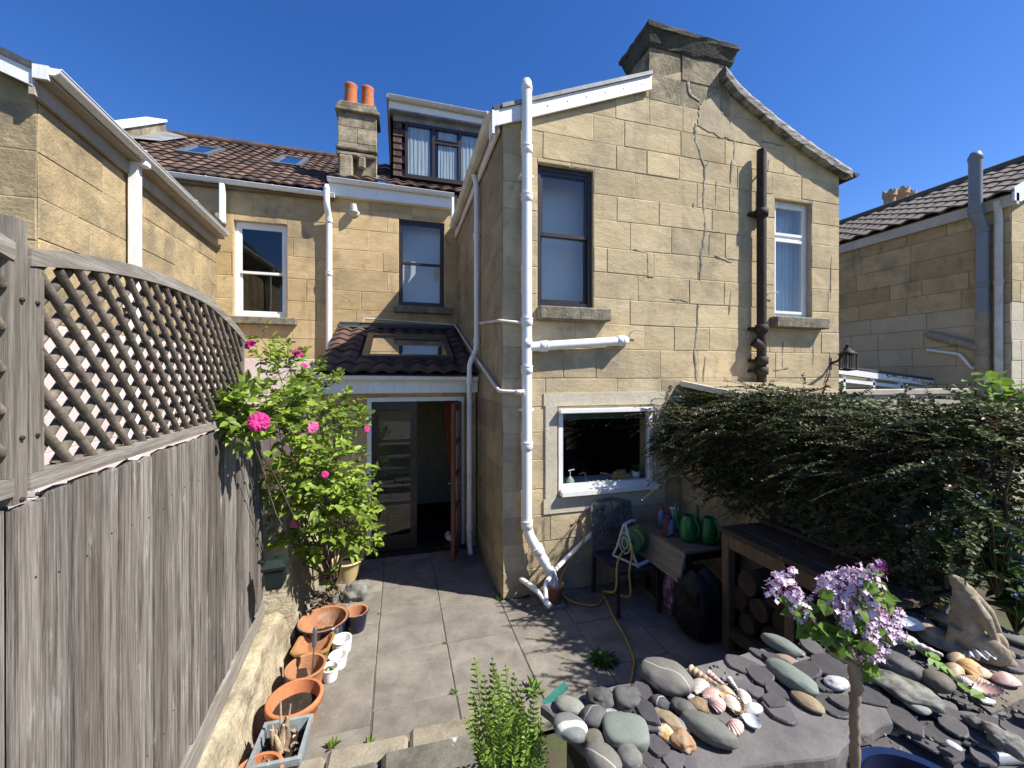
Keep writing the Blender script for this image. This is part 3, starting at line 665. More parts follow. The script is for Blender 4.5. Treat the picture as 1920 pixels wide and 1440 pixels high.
pipe(mb, [(px_-.04, py_, 5.02), (px_, py_, 4.9), (px_, py_, 2.72), (px_-.10, py_-.03, 2.52), (px_-.10, py_-.03, .14), (px_-.10, py_-.12, .05)], .033, collars=[((px_, py_, z), (0,0,1)) for z in (4.2, 2.82)] + [((px_-.10, py_-.03, z), (0,0,1)) for z in (2.28, .35)])
mb.build('downpipe', [M_white], HOUSE)
# rusty iron stack
mb = MB(); bx_, by_ = 4.37, YK-.10
pipe(mb, [(bx_, by_, 2.0), (bx_, by_, 5.19)], .055, collars=[])
for z in (4.40, 2.95, 2.55, 2.42):
    mb.tube([(bx_, by_, z-.05), (bx_, by_, z-.045), (bx_, by_, z+.045), (bx_, by_, z+.05)], [.056, .075, .075, .058], 14); mb.wbox(TG, bx_-.12, bx_+.12, z-.02, z+.02, .0, .08)
mb.tube([(bx_, by_, 2.70), (bx_-.06, by_-.02, 2.74), (bx_-.12, by_+.0, 2.78)], [.05, .055, .06], 12); mb.bar((bx_+.06, by_+.02, 4.98), (bx_+.17, YK, 5.05), .015, .015)
mb.build('iron_soil_pipe', [M_iron], HOUSE)
# boiler flue, hooks
mb = MB(); f = on_y(665, 398, YM); mb.tube([f + Vector((0, .02, 0)), f + Vector((0, -.12, .02))], .055, 14, 0); mb.tube([f + Vector((0, -.09, -.03)), f + Vector((-.01, -.10, .10))], [.06, .048], 14, 0, caps=False)
mb.lathe([(.09, 0), (.09, .02), (.05, .03)], f, 16, M=Matrix.Rotation(R(90), 3, 'X')); mb.build('boiler_flue', [M_whited], HOUSE)
mb = MB()
for (u, v, du, dv) in ((1183, 622, 26, -2), (1438, 551, 22, 0), (590, 540, -8, 10)):
    if u < 700: continue
    p = on_y(u, v, YK); mb.tube([p, p + Vector((.02, -.05, .01)), p + Vector((.12, -.055, .015))], .006, 6)
mb.build('wall_hook', [M_whited], HOUSE)

# ---- tiled porch
PX0 = -1.0
mb = MB(); DO = (-.405, .855, -.02, 2.075)
backing(mb, TD, PX0+.06, XK-.02, 0, 2.22, [DO], .2, 1); stone_blocks(mb, TD, PX0+.06, XK-.02, 0, 2.16, rg, [DO], course=.33, lens=(.3, .7), mi=0)
mb.box((PX0+.13, (YD+YM)/2+.1, 1.2), (.13, YM-YD-.2, 2.4), None, 0, .4)
mb.build('porch_wall', [M_stone, M_mortar], HOUSE)
mb = MB(); pz0, pz1, py0 = 2.40, 3.20, YD-.16
vv = Vector((0, YM-py0, pz1-pz0)).normalized(); Lp = math.hypot(YM-py0, pz1-pz0)
skl = (-.48, .74)
def skhole(a, b): x = PX0 + a; return skl[0] < x < skl[1] and .50 < b < 1.68
pantiles(mb, (PX0, py0, pz0), (1,0,0), vv, XK-PX0-.02, Lp, rg, tw=.225, th=.30, amp=.04, hole=skhole, lip=.03, tone_fn=lambda a, b: min(1, max(0, rg.random()*.8 + (.3 if a < .5 else -.1))))
nn = Vector((1,0,0)).cross(vv)
Pp = lambda x, b, h: Vector((PX0, py0, pz0)) + Vector((1,0,0))*(x-PX0) + vv*b + nn*h
mb.face([Pp(PX0, 0, -.03), Pp(XK-.02, 0, -.03), Pp(XK-.02, .5, -.03), Pp(PX0, .5, -.03)], 0, .1)
for (a, b) in ((PX0, skl[0]+.02), (skl[1]-.02, XK-.02)): mb.face([Pp(a, .5, -.03), Pp(b, .5, -.03), Pp(b, Lp, -.03), Pp(a, Lp, -.03)], 0, .1)
mb.face([Pp(skl[0]+.02, 1.7, -.03), Pp(skl[1]-.02, 1.7, -.03), Pp(skl[1]-.02, Lp, -.03), Pp(skl[0]+.02, Lp, -.03)], 0, .1)
mb.build('porch_roof', [surf('porch_tile', (.115, .062, .045), (.055, .04, .034), 5, tone=.5, rough=.82, bump=.5, bscale=50, bdist=.006, fine=.25, stains=(((.03,.028,.026), 3.5, (1,1,1), .5, .64, .7), ((.26,.25,.2), 12, (1,1,1), .62, .70, .5)))], HOUSE)
mb = MB()
a, b, c, d = skl[0]-.01, skl[1]+.01, .45, 1.66
for (x0, x1, y0, y1) in ((a, a+.09, c, d), (b-.09, b, c, d), (a+.09, b-.09, c, c+.08), (a+.09, b-.09, d-.12, d)):
    P = [Pp(x, y, h) for h in (0, .085) for y in (y0, y1) for x in (x0, x1)]
    for q in ((0,2,3,1),(4,5,7,6),(0,1,5,4),(2,6,7,3),(0,4,6,2),(1,3,7,5)): mb.face([P[i] for i in q])
sk = mb.build('skylight', [surf('brown_aluminium', (.075, .06, .05), (.055, .045, .04), 4, tone=.05, rough=.4, bump=.05, fine=.05, spec=.5)], HOUSE)
mb = MB(); mb.face([Pp(x, y, .06) for x, y in ((a+.08, c+.07), (b-.08, c+.07), (b-.08, d-.11), (a+.08, d-.11))]); mb.build('pane', [glass_mat('skylight_glass', refl=6, tint=(.5,.55,.55))], sk)
mb = MB(); mb.wbox(TM, PX0, XK-.01, 3.16, 3.30, .012, .03); mb.face([Pp(PX0, Lp-.13, .05), Pp(XK-.02, Lp-.13, .05), Pp(XK-.02, Lp+.01, .06), Pp(PX0, Lp+.01, .06)]); mb.build('flashing', [surf('black_flashing', (.05,.052,.056), (.035,.036,.04), 5, tone=.1, rough=.5, bump=.3, bscale=15, spec=.5)], HOUSE)
mb = MB(); pipe(mb, [TM(-.62, 3.30, .06), TM(-.60, 3.37, .06), TM(.98, 3.31, .06), Vector((XK-.05, YM-.3, 3.22)), Vector((XK-.05, 5.5, 2.66))], .013, 8); mb.build('thin_waste_pipe', [M_whited], HOUSE)
mb = MB(); mb.wbox(TD, PX0+.02, XK-.02, 2.15, 2.32, .10, .125); mb.wbox(TD, PX0+.02, XK-.02, 2.135, 2.15, .0, .12); mb.build('fascia', [M_white], HOUSE)
mb = MB(); half_gutter(mb, TD(PX0, 2.36, .19), TD(XK-.03, 2.34, .19), .055); mb.build('gutter', [M_white], HOUSE)
# door frame, closed leaf, open leaf
mb = MB(); fw = .055
for (a, b, c, d) in ((DO[0], DO[0]+fw, 0, DO[3]), (DO[1]-fw, DO[1], 0, DO[3]), (DO[0]+fw, DO[1]-fw, DO[3]-fw, DO[3])): mb.wbox(TD, a, b, c, d, -.08, .022)
fr = mb.build('door_frame', [surf('white_gloss_paint', (.74,.74,.73), (.66,.66,.65), 4, tone=.02, rough=.35, bump=.05, fine=.04)], HOUSE)
mb = MB(); mb.wbox(TD, DO[0]-.02, DO[1]+.02, -.01, .05, -.15, .06); mb.build('threshold', [M_brown], fr)
def leaf_door(Tl, w, parent, mat, name='door'):
    mb = MB(); h0, h1 = .06, DO[3]-fw-.01; st = .085
    B = lambda a, b, c, d: mb.wbox(Tl, a, b, c, d, -.022, .022)
    B(0, st, h0, h1); B(w-st, w, h0, h1); B(st, w-st, h1-.10, h1); B(st, w-st, h0, h0+.20)
    bars = [h0+.20 + (h1-.10-h0-.20)*k/4 for k in range(5)]
    for z in bars[1:-1]: B(st, w-st, z-.016, z+.016)
    o = mb.build(name, [mat], parent)
    for k in range(4):
        g = MB(); g.face([Tl(st, bars[k]+.01, 0), Tl(w-st, bars[k]+.01, 0), Tl(w-st, bars[k+1]-.01, 0), Tl(st, bars[k+1]-.01, 0)]); g.build('pane', [GLASS3], o)
    return o
lw = (DO[1]-DO[0]-2*fw)/2
d1 = leaf_door(wall_space((DO[0]+fw, YD+.01, 0), (1,0,0), (0,-1,0)), lw, HOUSE, M_brown); d1['label'] = 'dark glazed door leaf standing closed'
M_dooredge = surf('red_brown_wood', (.17, .065, .038), (.12, .045, .028), 6, (4,4,.6), tone=.05, rough=.5, bump=.15)
hd = Vector((DO[1]-fw, YD-.02, 0)); dd = Vector((-.155, -.50, 0)).normalized(); d2 = leaf_door(wall_space(hd, dd, (dd.y, -dd.x, 0)), lw, HOUSE, M_dooredge); d2['label'] = 'red brown door leaf standing open'
mb = MB(); hp = hd + dd*(lw-.05) + Vector((0, 0, 1.02))
for s in (1, -1):
    n = Vector((dd.y, -dd.x, 0))*s; mb.bar(hp + n*.024 + Vector((0,0,-.09)), hp + n*.024 + Vector((0,0,.09)), .035, .006); mb.tube([hp + n*.02, hp + n*.06, hp + n*.065 - dd*.10], .008, 8)
mb.build('handle', [surf('brass', (.5,.36,.15), (.4,.28,.11), 5, tone=0, rough=.3, metal=1, bump=0, fine=.05)], d2)
# room behind the door: near-black faces paint in the shade of its depth
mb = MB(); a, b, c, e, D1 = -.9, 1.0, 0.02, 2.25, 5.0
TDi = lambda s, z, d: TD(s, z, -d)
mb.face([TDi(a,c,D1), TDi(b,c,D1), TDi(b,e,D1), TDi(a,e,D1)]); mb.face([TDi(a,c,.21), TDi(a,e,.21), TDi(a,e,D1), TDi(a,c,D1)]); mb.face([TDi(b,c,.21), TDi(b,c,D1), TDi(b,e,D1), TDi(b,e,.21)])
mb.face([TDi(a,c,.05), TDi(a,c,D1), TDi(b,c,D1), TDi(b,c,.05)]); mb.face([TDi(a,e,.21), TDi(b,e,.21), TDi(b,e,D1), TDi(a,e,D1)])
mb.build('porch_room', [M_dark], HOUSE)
# terracotta curtain inside
mb = MB(); rows = []
for k in range(41):
    t = k/40; x = .60 + .20*t; yy = YD + .14 + .03*math.sin(k*1.25)
    rows.append([Vector((x + .05*(1-t)*0, yy, 2.03)), Vector((x + .02, yy, 1.6)), Vector((.66 + .13*t, yy, 1.15)), Vector((.73 + .06*t, yy, .9)), Vector((.70 + .09*t, yy, .1))])
mb.grid(rows, 0, .5, True); mb.build('curtain', [surf('terracotta_curtain', (.30, .085, .035), (.20, .055, .025), 8, (3,3,.3), tone=0, rough=.95, bump=.2)], HOUSE)
# ---------------------------------------------------------------- left neighbour
LEFT = empty('terraced_house', (-3, 6.5, 0), 'stone terraced house at left with red pantile roof and pink washed lower walls', 'house')
rg = random.Random(21)
XL, YL = -2.85, 4.2
TLS = wall_space((XL, 0, 0), (0,1,0), (1,0,0)); TLF = wall_space((0, YL, 0), (1,0,0), (0,-1,0))
mb = MB(); LW = (-2.60, -1.80, 3.32, 4.92)
q0, q1 = on_y(438, 410, YM), on_y(538, 597, YM); LW = (q0.x, q1.x, q1.z, q0.z-.02)
backing(mb, TM, -6.5, -1.185, 0, 5.5, [LW], .3, 1)
stone_blocks(mb, TM, -6.5, -1.185, 1.0, 5.40, rg, [LW], course=.34, lens=(.42, .85), mi=0, mi_low=2, z_low=2.80)
mb.build('rear_wall', [M_stone, M_mortar, M_pink], LEFT)
M_oldstone = surf('flaking_stone', (.44, .335, .19), (.25, .20, .125), 2.4, (1,1,1.3), tone=.13, rough=.95, bump=.55, bscale=34, bdist=.014, spec=.1, fine=.25, fscale=50,
    stains=(((.17,.145,.10), 1.6, (1,1,.8), .47, .66, .65), ((.50,.42,.27), 6, (1,1,1), .57, .68, .5), (DARKALG, 4, (1,1,.6), .58, .74, .5)))
mb = MB(); hl = [(.06, 1, 4.80+.06*YL)]
backing(mb, TLS, YL+.012, YM-.01, 0, 4.62, [], .25, 1); mb.prism([(YL+.012, 4.62), (YM-.01, 4.62), (YL+.012, 4.80)], TLS, -.25, 0, 1)
stone_blocks(mb, TLS, YL, YM, 1.0, 4.85, rg, course=.36, lens=(.5, 1.0), mi=0, mi_low=2, z_low=2.85, hps=hl)
mb.build('flank_wall', [M_oldstone, M_mortar, M_pink], LEFT)
mb = MB(); hps2 = [(.4, 1, 4.80 + .4*XL)]
backing(mb, TLF, -7.6, XL-.012, 0, 4.78, [], .25, 1); mb.prism([(-7.6, 4.78), (XL, 4.78), (-5.2, 5.72)], TLF, -.25, 0, 1)
stone_blocks(mb, TLF, -7.6, XL, 1.0, 5.8, rg, course=.36, lens=(.4, .8), mi=0, mi_low=2, z_low=2.85, hps=hps2)
mb.build('gable_wall', [M_oldstone, M_mortar, M_pink], LEFT)
mb = MB(); slope_slab(mb, XL+.13, 4.76, -5.2, 5.75, YL-.12, YM+1.5, .05); mb.build('wing_roof', [M_slate_roof], LEFT)
mb = MB(); z = lambda x: 4.80 + .4*(XL-x)
mb.prism([(XL+.04, z(XL+.04)-.12), (-5.2, z(-5.2)-.12), (-5.2, z(-5.2)+.03), (XL+.04, z(XL+.04)+.03)][::-1], TLF, .08, .105); mb.build('bargeboard', [M_white], LEFT)
mb = MB()
P = [(YL-.10, 4.80), (YM-.05, 4.63)]
mb.prism([(YL-.10, 4.60), (YM-.05, 4.42), (YM-.05, 4.60), (YL-.10, 4.78)], TLS, .012, .05, 1); mb.prism([(YL-.10, 4.735), (YM-.05, 4.555), (YM-.05, 4.575), (YL-.10, 4.755)], TLS, .05, .15, 1)
mb.build('soffit', [M_white, surf('tan_soffit', (.46,.40,.32), (.36,.31,.25), 4, tone=.1, rough=.8, bump=.1)], LEFT)
mb = MB(); half_gutter(mb, (XL+.17, YL-.12, 4.82), (XL+.17, YM-.10, 4.64), .06)
mb.wbox(TLF, XL+.05, XL+.15, 4.72, 4.83, .10, .125)
mb.build('gutter', [M_white], LEFT)
mb = MB(); p = on_x(252, 300, XL+.07)
mb.box((XL+.075, p.y, 2.5), (.09, .09, 4.55), None, 0, .5, .008); mb.box((XL+.13, p.y, 4.70), (.14, .10, .12), None, 0, .5, .01)
for z_ in (1.6, 3.1): mb.box((XL+.06, p.y, z_), (.1, .16, .03), None, 0, .5)
mb.build('downpipe', [M_white], LEFT)
mb = MB(); half_gutter(mb, (XL-1.9, YM-.15, 5.50), (-1.06, YM-.15, 5.44), .055); mb.build('gutter', [M_white], LEFT)
mb = MB(); mb.box((-3.2, YM-.05, 5.42), (4.2, .09, .09), None, 0, .5); mb.build('fascia', [M_soffit], LEFT)
mb = MB(); p = on_y(417, 350, YM-.15); mb.box((p.x, YM-.15, 5.10), (.075, .075, .62), None, 0, .5, .008); mb.build('downpipe', [M_white], LEFT)
mb = MB(); p = on_y(617, 400, YM-.09)
pipe(mb, [(p.x, YM-.09, 2.6), (p.x, YM-.09, 5.06), (p.x-.02, YM-.20, 5.22), (p.x-.02, YM-.20, 5.50)], .05, collars=[((p.x, YM-.09, z_), (0,0,1)) for z_ in (5.0, 4.1)])
mb.lathe([(.052, 0), (.056, .01), (.03, .09), (0, .10)], (p.x-.02, YM-.20, 5.48), 12)
mb.build('soil_stack', [M_white], LEFT)
sash(LEFT, TM, *LW, M_white, GLASS, d=-.07, split=.47, fw=.06, room=True, sill=(LW[0]-.06, LW[1]+.16, LW[2]-.12, LW[2], .11), label='white sash window reflecting the sky')
# red pantile main roof with two roof windows
mb = MB(); ey, ez, ry, rz = YM-.16, 5.50, 10.2, 7.49
vv = Vector((0, ry-ey, rz-ez)).normalized(); Lr = math.hypot(ry-ey, rz-ez)
pantiles(mb, (-6.2, ey, ez), (1,0,0), vv, 5.05, Lr, rg, tw=.185, th=.25, amp=.019, tone_fn=lambda a, b: min(1, max(0, rg.gauss(.5, .24))))
mb.tube([(-6.3, ry, rz+.02), (-1.1, ry, rz+.02)], .09, 10, 0, .3)
mb.build('roof', [M_tile], LEFT)
nn = Vector((1,0,0)).cross(vv); Lp_ = lambda x, b, h: Vector((0, ey, ez)) + Vector((x, 0, 0)) + vv*b + nn*h
def hit_roof(u, v):
    d = ray(u, v); O = EYE - Vector((0, ey, ez)); t = -O.dot(nn)/d.dot(nn); q = EYE + d*t; return q.x, (q - Vector((0, ey, ez))).dot(vv)
for quad in (((330, 292), (397, 297), (422, 285), (360, 278)), ((507, 312), (566, 317), (580, 303), (527, 298))):
    h = [hit_roof(u, v) for u, v in quad]
    x0 = (h[0][0]+h[3][0])/2; x1 = (h[1][0]+h[2][0])/2; b0 = (h[0][1]+h[1][1])/2; b1 = (h[2][1]+h[3][1])/2
    if b1 < b0: b0, b1 = b1, b0
    mb = MB(); w = .085
    for (xa, xb, ya, yb) in ((x0, x0+w, b0, b1), (x1-w, x1, b0, b1), (x0+w, x1-w, b0, b0+w), (x0+w, x1-w, b1-w, b1)):
        P = [Lp_(x, y, hh) for hh in (0, .075) for y in (ya, yb) for x in (xa, xb)]
        for q in ((0,2,3,1),(4,5,7,6),(0,1,5,4),(2,6,7,3),(0,4,6,2),(1,3,7,5)): mb.face([P[i] for i in q])
    s = mb.build('roof_window', [surf('grey_aluminium', (.12,.13,.135), (.09,.10,.105), 4, tone=0, rough=.4, bump=0, fine=.04)], LEFT)
    mb = MB(); mb.face([Lp_(x, y, .058) for x, y in ((x0+w-.01, b0+w-.01), (x1-w+.01, b0+w-.01), (x1-w+.01, b1-w+.01), (x0+w-.01, b1-w+.01))]); mb.build('pane', [GLASS2], s)
# parapet verge with white capping and lead at the far left
mb = MB(); va = -4.72
mb.face([Lp_(va-.02, 1.9, .10), Lp_(va+.34, 2.3, .062), Lp_(va+.44, 3.2, .062), Lp_(va-.02, 3.35, .10)], 1, .5)
for (b, w) in ((1.2, .3), ):
    P = [Lp_(x, y, hh) for hh in (.0, .26) for y in (.9, 3.42) for x in (va-.26, va)]
    for q in ((0,2,3,1),(4,5,7,6),(0,1,5,4),(2,6,7,3),(0,4,6,2),(1,3,7,5)): mb.face([P[i] for i in q], 2)
    P = [Lp_(x, y, hh) for hh in (.262, .30) for y in (.85, 3.46) for x in (va-.32, va+.04)]
    for q in ((0,2,3,1),(4,5,7,6),(0,1,5,4),(2,6,7,3),(0,4,6,2),(1,3,7,5)): mb.face([P[i] for i in q], 0)
mb.build('parapet', [M_white, M_lead, M_chim], LEFT)

# ---------------------------------------------------------------- right neighbour
RIGHT = empty('terraced_house', (10.5, 6, 0), 'shaded stone house at far right with dark tiled roof and grey vent pipe', 'house')
XRt, YRf = 9.62, 4.08
TRS = wall_space((XRt, 0, 0), (0,1,0), (-1,0,0)); TRF = wall_space((0, YRf, 0), (1,0,0), (0,-1,0))
rg = random.Random(31)
mb = MB(); backing(mb, TRS, YRf+.012, 12, 0, 5.22, [], .25, 1); stone_blocks(mb, TRS, YRf, 9.5, .6, 5.22, rg, course=.33, lens=(.5, 1.0), mi=0, mi_low=2, z_low=3.45, depth=.014)
mb.build('flank_wall', [M_stone, M_mortar, M_cream], RIGHT)
mb = MB(); backing(mb, TRF, XRt+.012, 14.0, 0, 5.22, [], .25, 1); mb.prism([(XRt, 5.22), (14.0, 5.22), (12.0, 6.5)], TRF, -.25, 0, 1)
stone_blocks(mb, TRF, XRt, 14.0, .6, 6.4, rg, course=.33, lens=(.4, .8), mi=0, mi_low=2, z_low=3.45, hps=[(-.52, 1, 5.22-.52*XRt)])
mb.build('gable_wall', [M_stone_g, M_mortar, M_render], RIGHT)
mb = MB(); e0 = Vector((XRt-.14, YRf-.1, 5.33)); vv = Vector((12.0-e0.x, 0, 6.62-5.33)).normalized(); Lr = math.hypot(12.0-e0.x, 6.62-5.33)
pantiles(mb, e0, (0,1,0), vv, 9.0, Lr, rg, tw=.30, th=.33, amp=.045, lip=.03, tone_fn=lambda a, b: rg.uniform(.3, .7))
mb.tube([(12.02, YRf-.1, 6.68), (12.02, 13.1, 6.68)], .10, 10, 0, .2); slope_slab(mb, 14.2, 5.3, 12.0, 6.6, YRf-.1, 13, .05)
mb.build('roof', [surf('brown_interlocking_tile', (.155, .125, .10), (.10, .085, .07), 6, tone=.2, rough=.8, bump=.3)], RIGHT)
mb = MB(); mb.wbox(TRS, YRf-.1, 12, 5.12, 5.30, .03, .10); mb.build('fascia', [surf('cream_fascia', (.58,.52,.42), (.48,.42,.34), 4, tone=.05, rough=.7, bump=.1)], RIGHT)
mb = MB(); mb.prism([(XRt-.15, 5.17), (XRt+.02, 5.17), (12, 6.42), (12, 6.60), (XRt-.15, 5.38)], TRF, .07, .10); mb.build('bargeboard', [M_white], RIGHT)
gp = on_x(1842, 500, XRt-.10)
mb = MB(); t1 = on_x(1832, 300, XRt-.25)
pipe(mb, [(XRt-.10, gp.y, 3.45), (XRt-.10, gp.y, 4.88), (XRt-.24, gp.y+.02, 5.06), (XRt-.24, gp.y+.02, 6.02)], .085, collars=[((XRt-.10, gp.y, 4.82), (0,0,1)), ((XRt-.10, gp.y, 3.9), (0,0,1)), ((XRt-.24, gp.y+.02, 5.15), (0,0,1))])
mb.lathe([(.085, 0), (.095, .01), (.095, .06), (.06, .14), (0, .16)], (XRt-.24, gp.y+.02, 6.0), 12)
pipe(mb, [(XRt-.10, gp.y, .5), (XRt-.10, gp.y, 3.45)], .09, mi=1, collars=[((XRt-.10, gp.y, 2.75), (0,0,1)), ((XRt-.10, gp.y, 2.5), (0,0,1))])
pipe(mb, [on_x(1848, 655, XRt-.10), on_x(1745, 628, XRt-.12), on_x(1743, 626, XRt+.02)], .07, mi=1, collars=[(on_x(1790, 641, XRt-.11), (0,1,.1))])
mb.build('soil_stack', [M_grey_pipe, surf('stone_coloured_paint', (.38,.32,.22), (.25,.21,.15), 5, tone=.05, rough=.8, bump=.2)], RIGHT)
mb = MB(); pipe(mb, [on_x(1738, 656, XRt-.06), on_x(1800, 664, XRt-.06), on_x(1822, 690, XRt-.06), on_x(1838, 694, XRt-.08)], .028, 10); mb.build('waste_pipe', [M_white], RIGHT)
mb = MB(); w = on_x(1873, 500, XRt-.06); pipe(mb, [(XRt-.12, w.y, 5.25), (XRt-.07, w.y, 5.0), (XRt-.07, w.y, .3)], .05, collars=[((XRt-.07, w.y, 3.9), (0,0,1))]); mb.build('downpipe', [M_whited], RIGHT)

# a further house behind with crown-topped chimney pots
FAR = empty('terraced_house', (17, 10.5, 0), 'distant house whose chimney with pale crown topped pots shows over the right roof', 'house')
mb = MB(); mb.box((17.6, 11.0, 2.9), (9.0, 5.0, 5.8), None, 0, .5, .02); mb.build('wall', [M_stone], FAR)
mb = MB(); vv = Vector((0, 1.9, 1.25)).normalized(); Lr = math.hypot(1.9, 1.25)
pantiles(mb, (13.0, 8.2, 6.05), (1,0,0), vv, 9.4, Lr, rg, tw=.3, th=.32); mb.face([(13, 10.1, 7.3), (22.4, 10.1, 7.3), (22.4, 13.7, 5.7), (13, 13.7, 5.7)], 0, .3); mb.build('roof', [M_tile_d], FAR)
cc = on_y(1688, 395, 9.9)
mb = MB(); mb.box((cc.x, 9.9, 7.65), (1.15, .6, 1.1), None, 0, .5, .02); mb.box((cc.x, 9.9, 8.17), (1.3, .75, .10), None, 0, .5, .02); fc = mb.build('chimney', [M_chim], FAR)
for (u, h, rr) in ((1668, .55, .17), (1690, .72, .19), (1706, .66, .15)):
    q = on_y(u, 390, 9.9); mb = MB(); n = 24; rows = []
    for (r_, z_, cr) in ((.9, 0, 0), (1.0, .1, 0), (.92, .3, 0), (.95, .7, 0), (1.2, .8, 0), (1.15, .9, 0), (1.2, 1.0, 1), (.95, 1.0, 1), (.9, .5, 0)):
        rows.append([Vector((q.x + rr*r_*math.cos(2*math.pi*k/n), 9.9 + rr*r_*math.sin(2*math.pi*k/n), 8.2 + h*z_ + (cr*.10*(1 if (k//2) % 2 else 0)))) for k in range(n)])
    mb.grid(rows, 0, .5, False, True); mb.build('chimney_pot', [surf('buff_pot_clay', (.44,.31,.18), (.34,.23,.13), 5, tone=.05, rough=.85, bump=.2)], fc)

# neighbour's low glazed lean-to and garden fence beyond the hedge
mb = MB(); A, B, C_, D_ = on_y(1573, 682, 5.9), on_y(1748, 706, 5.2), on_y(1740, 717, 4.9), on_y(1573, 700, 5.2)
LT = empty('conservatory', (8, 5.5, 0), 'low white framed lean-to with dark slate roof beyond the cotoneaster hedge', 'conservatory')
zr = 2.60
mb.face([(6.6, 6.4, 2.80), (9.5, 6.4, 2.50), (9.5, 5.0, 2.32), (6.6, 5.0, 2.60)], 0, .4); mb.face([(6.6, 6.4, 2.76), (9.5, 6.4, 2.46), (9.5, 5.0, 2.28), (6.6, 5.0, 2.56)][::-1], 0, .4)
mb.face([(6.6, 5.0, 2.56), (9.5, 5.0, 2.28), (9.5, 5.0, 2.32), (6.6, 5.0, 2.60)], 0, .3)
mb.build('roof', [M_slate_roof], LT)
mb = MB(); mb.bar((6.6, 5.03, 2.50), (9.5, 5.03, 2.22), .05, .10, mi=0); mb.bar((6.6, 5.05, 2.34), (9.5, 5.05, 2.10), .05, .06, mi=0)
for x in (6.62, 7.3, 8.0, 8.7, 9.45): mb.bar((x, 5.05, 0), (x, 5.05, 2.5 - (x-6.6)*.0966), .05, .05)
mb.build('frame', [M_white], LT)
mb = MB(); mb.face([(6.6, 5.07, .1), (9.5, 5.07, .1), (9.5, 5.07, 2.2), (6.6, 5.07, 2.5)]); mb.build('glazing', [GLASS], LT)
mb = MB(); mb.box((8.3, 4.4, 1.03), (5.0, .05, 2.06), None, 0, .5); mb.box((8.3, 4.4, 2.11), (5.0, .12, .09), None, 0, .5, .01)
for x in (5.9, 7.7, 9.5): mb.box((x, 4.36, 1.03), (.1, .1, 2.06), None, 0, .4)
tag(mb.build('fence', [surf('cream_boards', (.40,.36,.29), (.30,.27,.22), 4, tone=.05, rough=.8, bump=.2)]), 'pale board fence with flat rail in the neighbouring garden behind the hedge', 'fence')
# ---------------------------------------------------------------- left boundary: stone wall, board fence, trellis panels
FD = Vector((-.060, 1, 0)).normalized(); FN = Vector((1, .060, 0)).normalized(); FO = Vector((-1.055 + .06*2.6, 0, 0))
TF = lambda a, b, d=0.0: FO + FD*a + FN*d + Vector((0, 0, b))
M_fence = surf('weathered_fence_board', (.245, .222, .196), (.072, .063, .054), 5.5, (18, 18, .5), lo=.38, hi=.64, tone=.40, rough=.9, bump=.55, bscale=16, bst=(14, 14, .4), bdist=.006, spec=.15, fine=.28, fscale=30,
    stains=(((.46,.44,.41), 3.0, (5,5,.9), .60, .70, .7), ((.05,.038,.032), 3.4, (7,7,.35), .56, .68, .7), ((.13,.10,.08), 1.6, (3,3,.4), .54, .70, .5)))
M_rail = surf('weathered_grey_rail', (.30, .275, .24), (.15, .135, .115), 5.5, (.8, .55, 9), lo=.36, hi=.66, tone=.2, rough=.9, bump=.5, bscale=16, bst=(1, .5, 10), bdist=.005, spec=.15, fine=.25, fscale=30, stains=(((.16,.16,.07), 3, (1,1,1), .6, .75, .4),))
M_post = surf('weathered_post', (.245, .222, .188), (.115, .10, .084), 5.5, (9, 9, .5), lo=.36, hi=.66, tone=.15, rough=.9, bump=.5, bscale=16, bst=(10, 10, .5), bdist=.006, spec=.15, fine=.25, fscale=30, stains=(((.16,.17,.07), 3, (1,1,1), .6, .75, .4),))
M_lath = surf('weathered_lath', (.20, .165, .132), (.085, .07, .056), 6, (4, 4, 4), tone=.3, rough=.9, bump=.4, bscale=20, bdist=.004, spec=.15, fine=.3, fscale=40, stains=(((.14,.14,.06), 4, (1,1,1), .58, .72, .5),))
FEN = empty('fence', TF(2.4, .48), 'weathered grey vertical board fence along the left side under the lattice panels', 'fence')
rg = random.Random(41)
mb = MB(); a = -.3; F1 = 3.78
while a < F1:
    w = rg.uniform(.095, .140); t = rg.random(); top = 2.018 + rg.uniform(-.012, .012); tl = rg.uniform(-.004, .004); b = a + w - rg.uniform(.014, .022)
    d = rg.choice((0, .003, .007, .011))
    n = 9; L = .018
    bot = .475
    P = [(a, bot), (b, bot), (b + tl, top), (a + w*.5 + tl, top + rg.uniform(0, .012)), (a + tl, top + rg.uniform(-.006, .006))]
    mb.prism(P, TF, d, d + L, 0, t)
    mb.prism([(a+.004, bot+.003), (b-.004, bot+.003), (b-.004+tl, top-.006), (a+.004+tl, top-.006)], TF, d+L-.002, d+L+.002, 0, t)
    for z in (.80, 1.79): mb.lathe([(0, 0), (.0035, 0), (.003, .002), (0, .0025)], TF(a + w*rg.uniform(.35, .6), z + rg.uniform(-.02, .02), d+L+.002), 6, M=Matrix.Rotation(R(90), 3, 'Y'), mi=1)
    a += w
mb.prism([(-.3, .48), (F1, .48), (F1, 1.99), (-.3, 1.99)], TF, -.022, -.018, 0, .05)  # added backing sheet, toned dark so the gaps between boards read as shade
mb.build('board_panel', [M_fence, M_iron], FEN)
mb = MB(); mb.prism([(-.4, .33), (F1+.02, .33), (F1+.02, .47), (-.4, .47)], TF, .004, .036, 0, .6); mb.build('gravel_board', [M_rail], FEN)
for z in (.75, 1.75):
    mb = MB(); mb.prism([(-.4, z), (F1, z), (F1, z+.07), (-.4, z+.07)], TF, -.05, -.005, 0, .4); mb.build('rail', [M_rail], FEN)
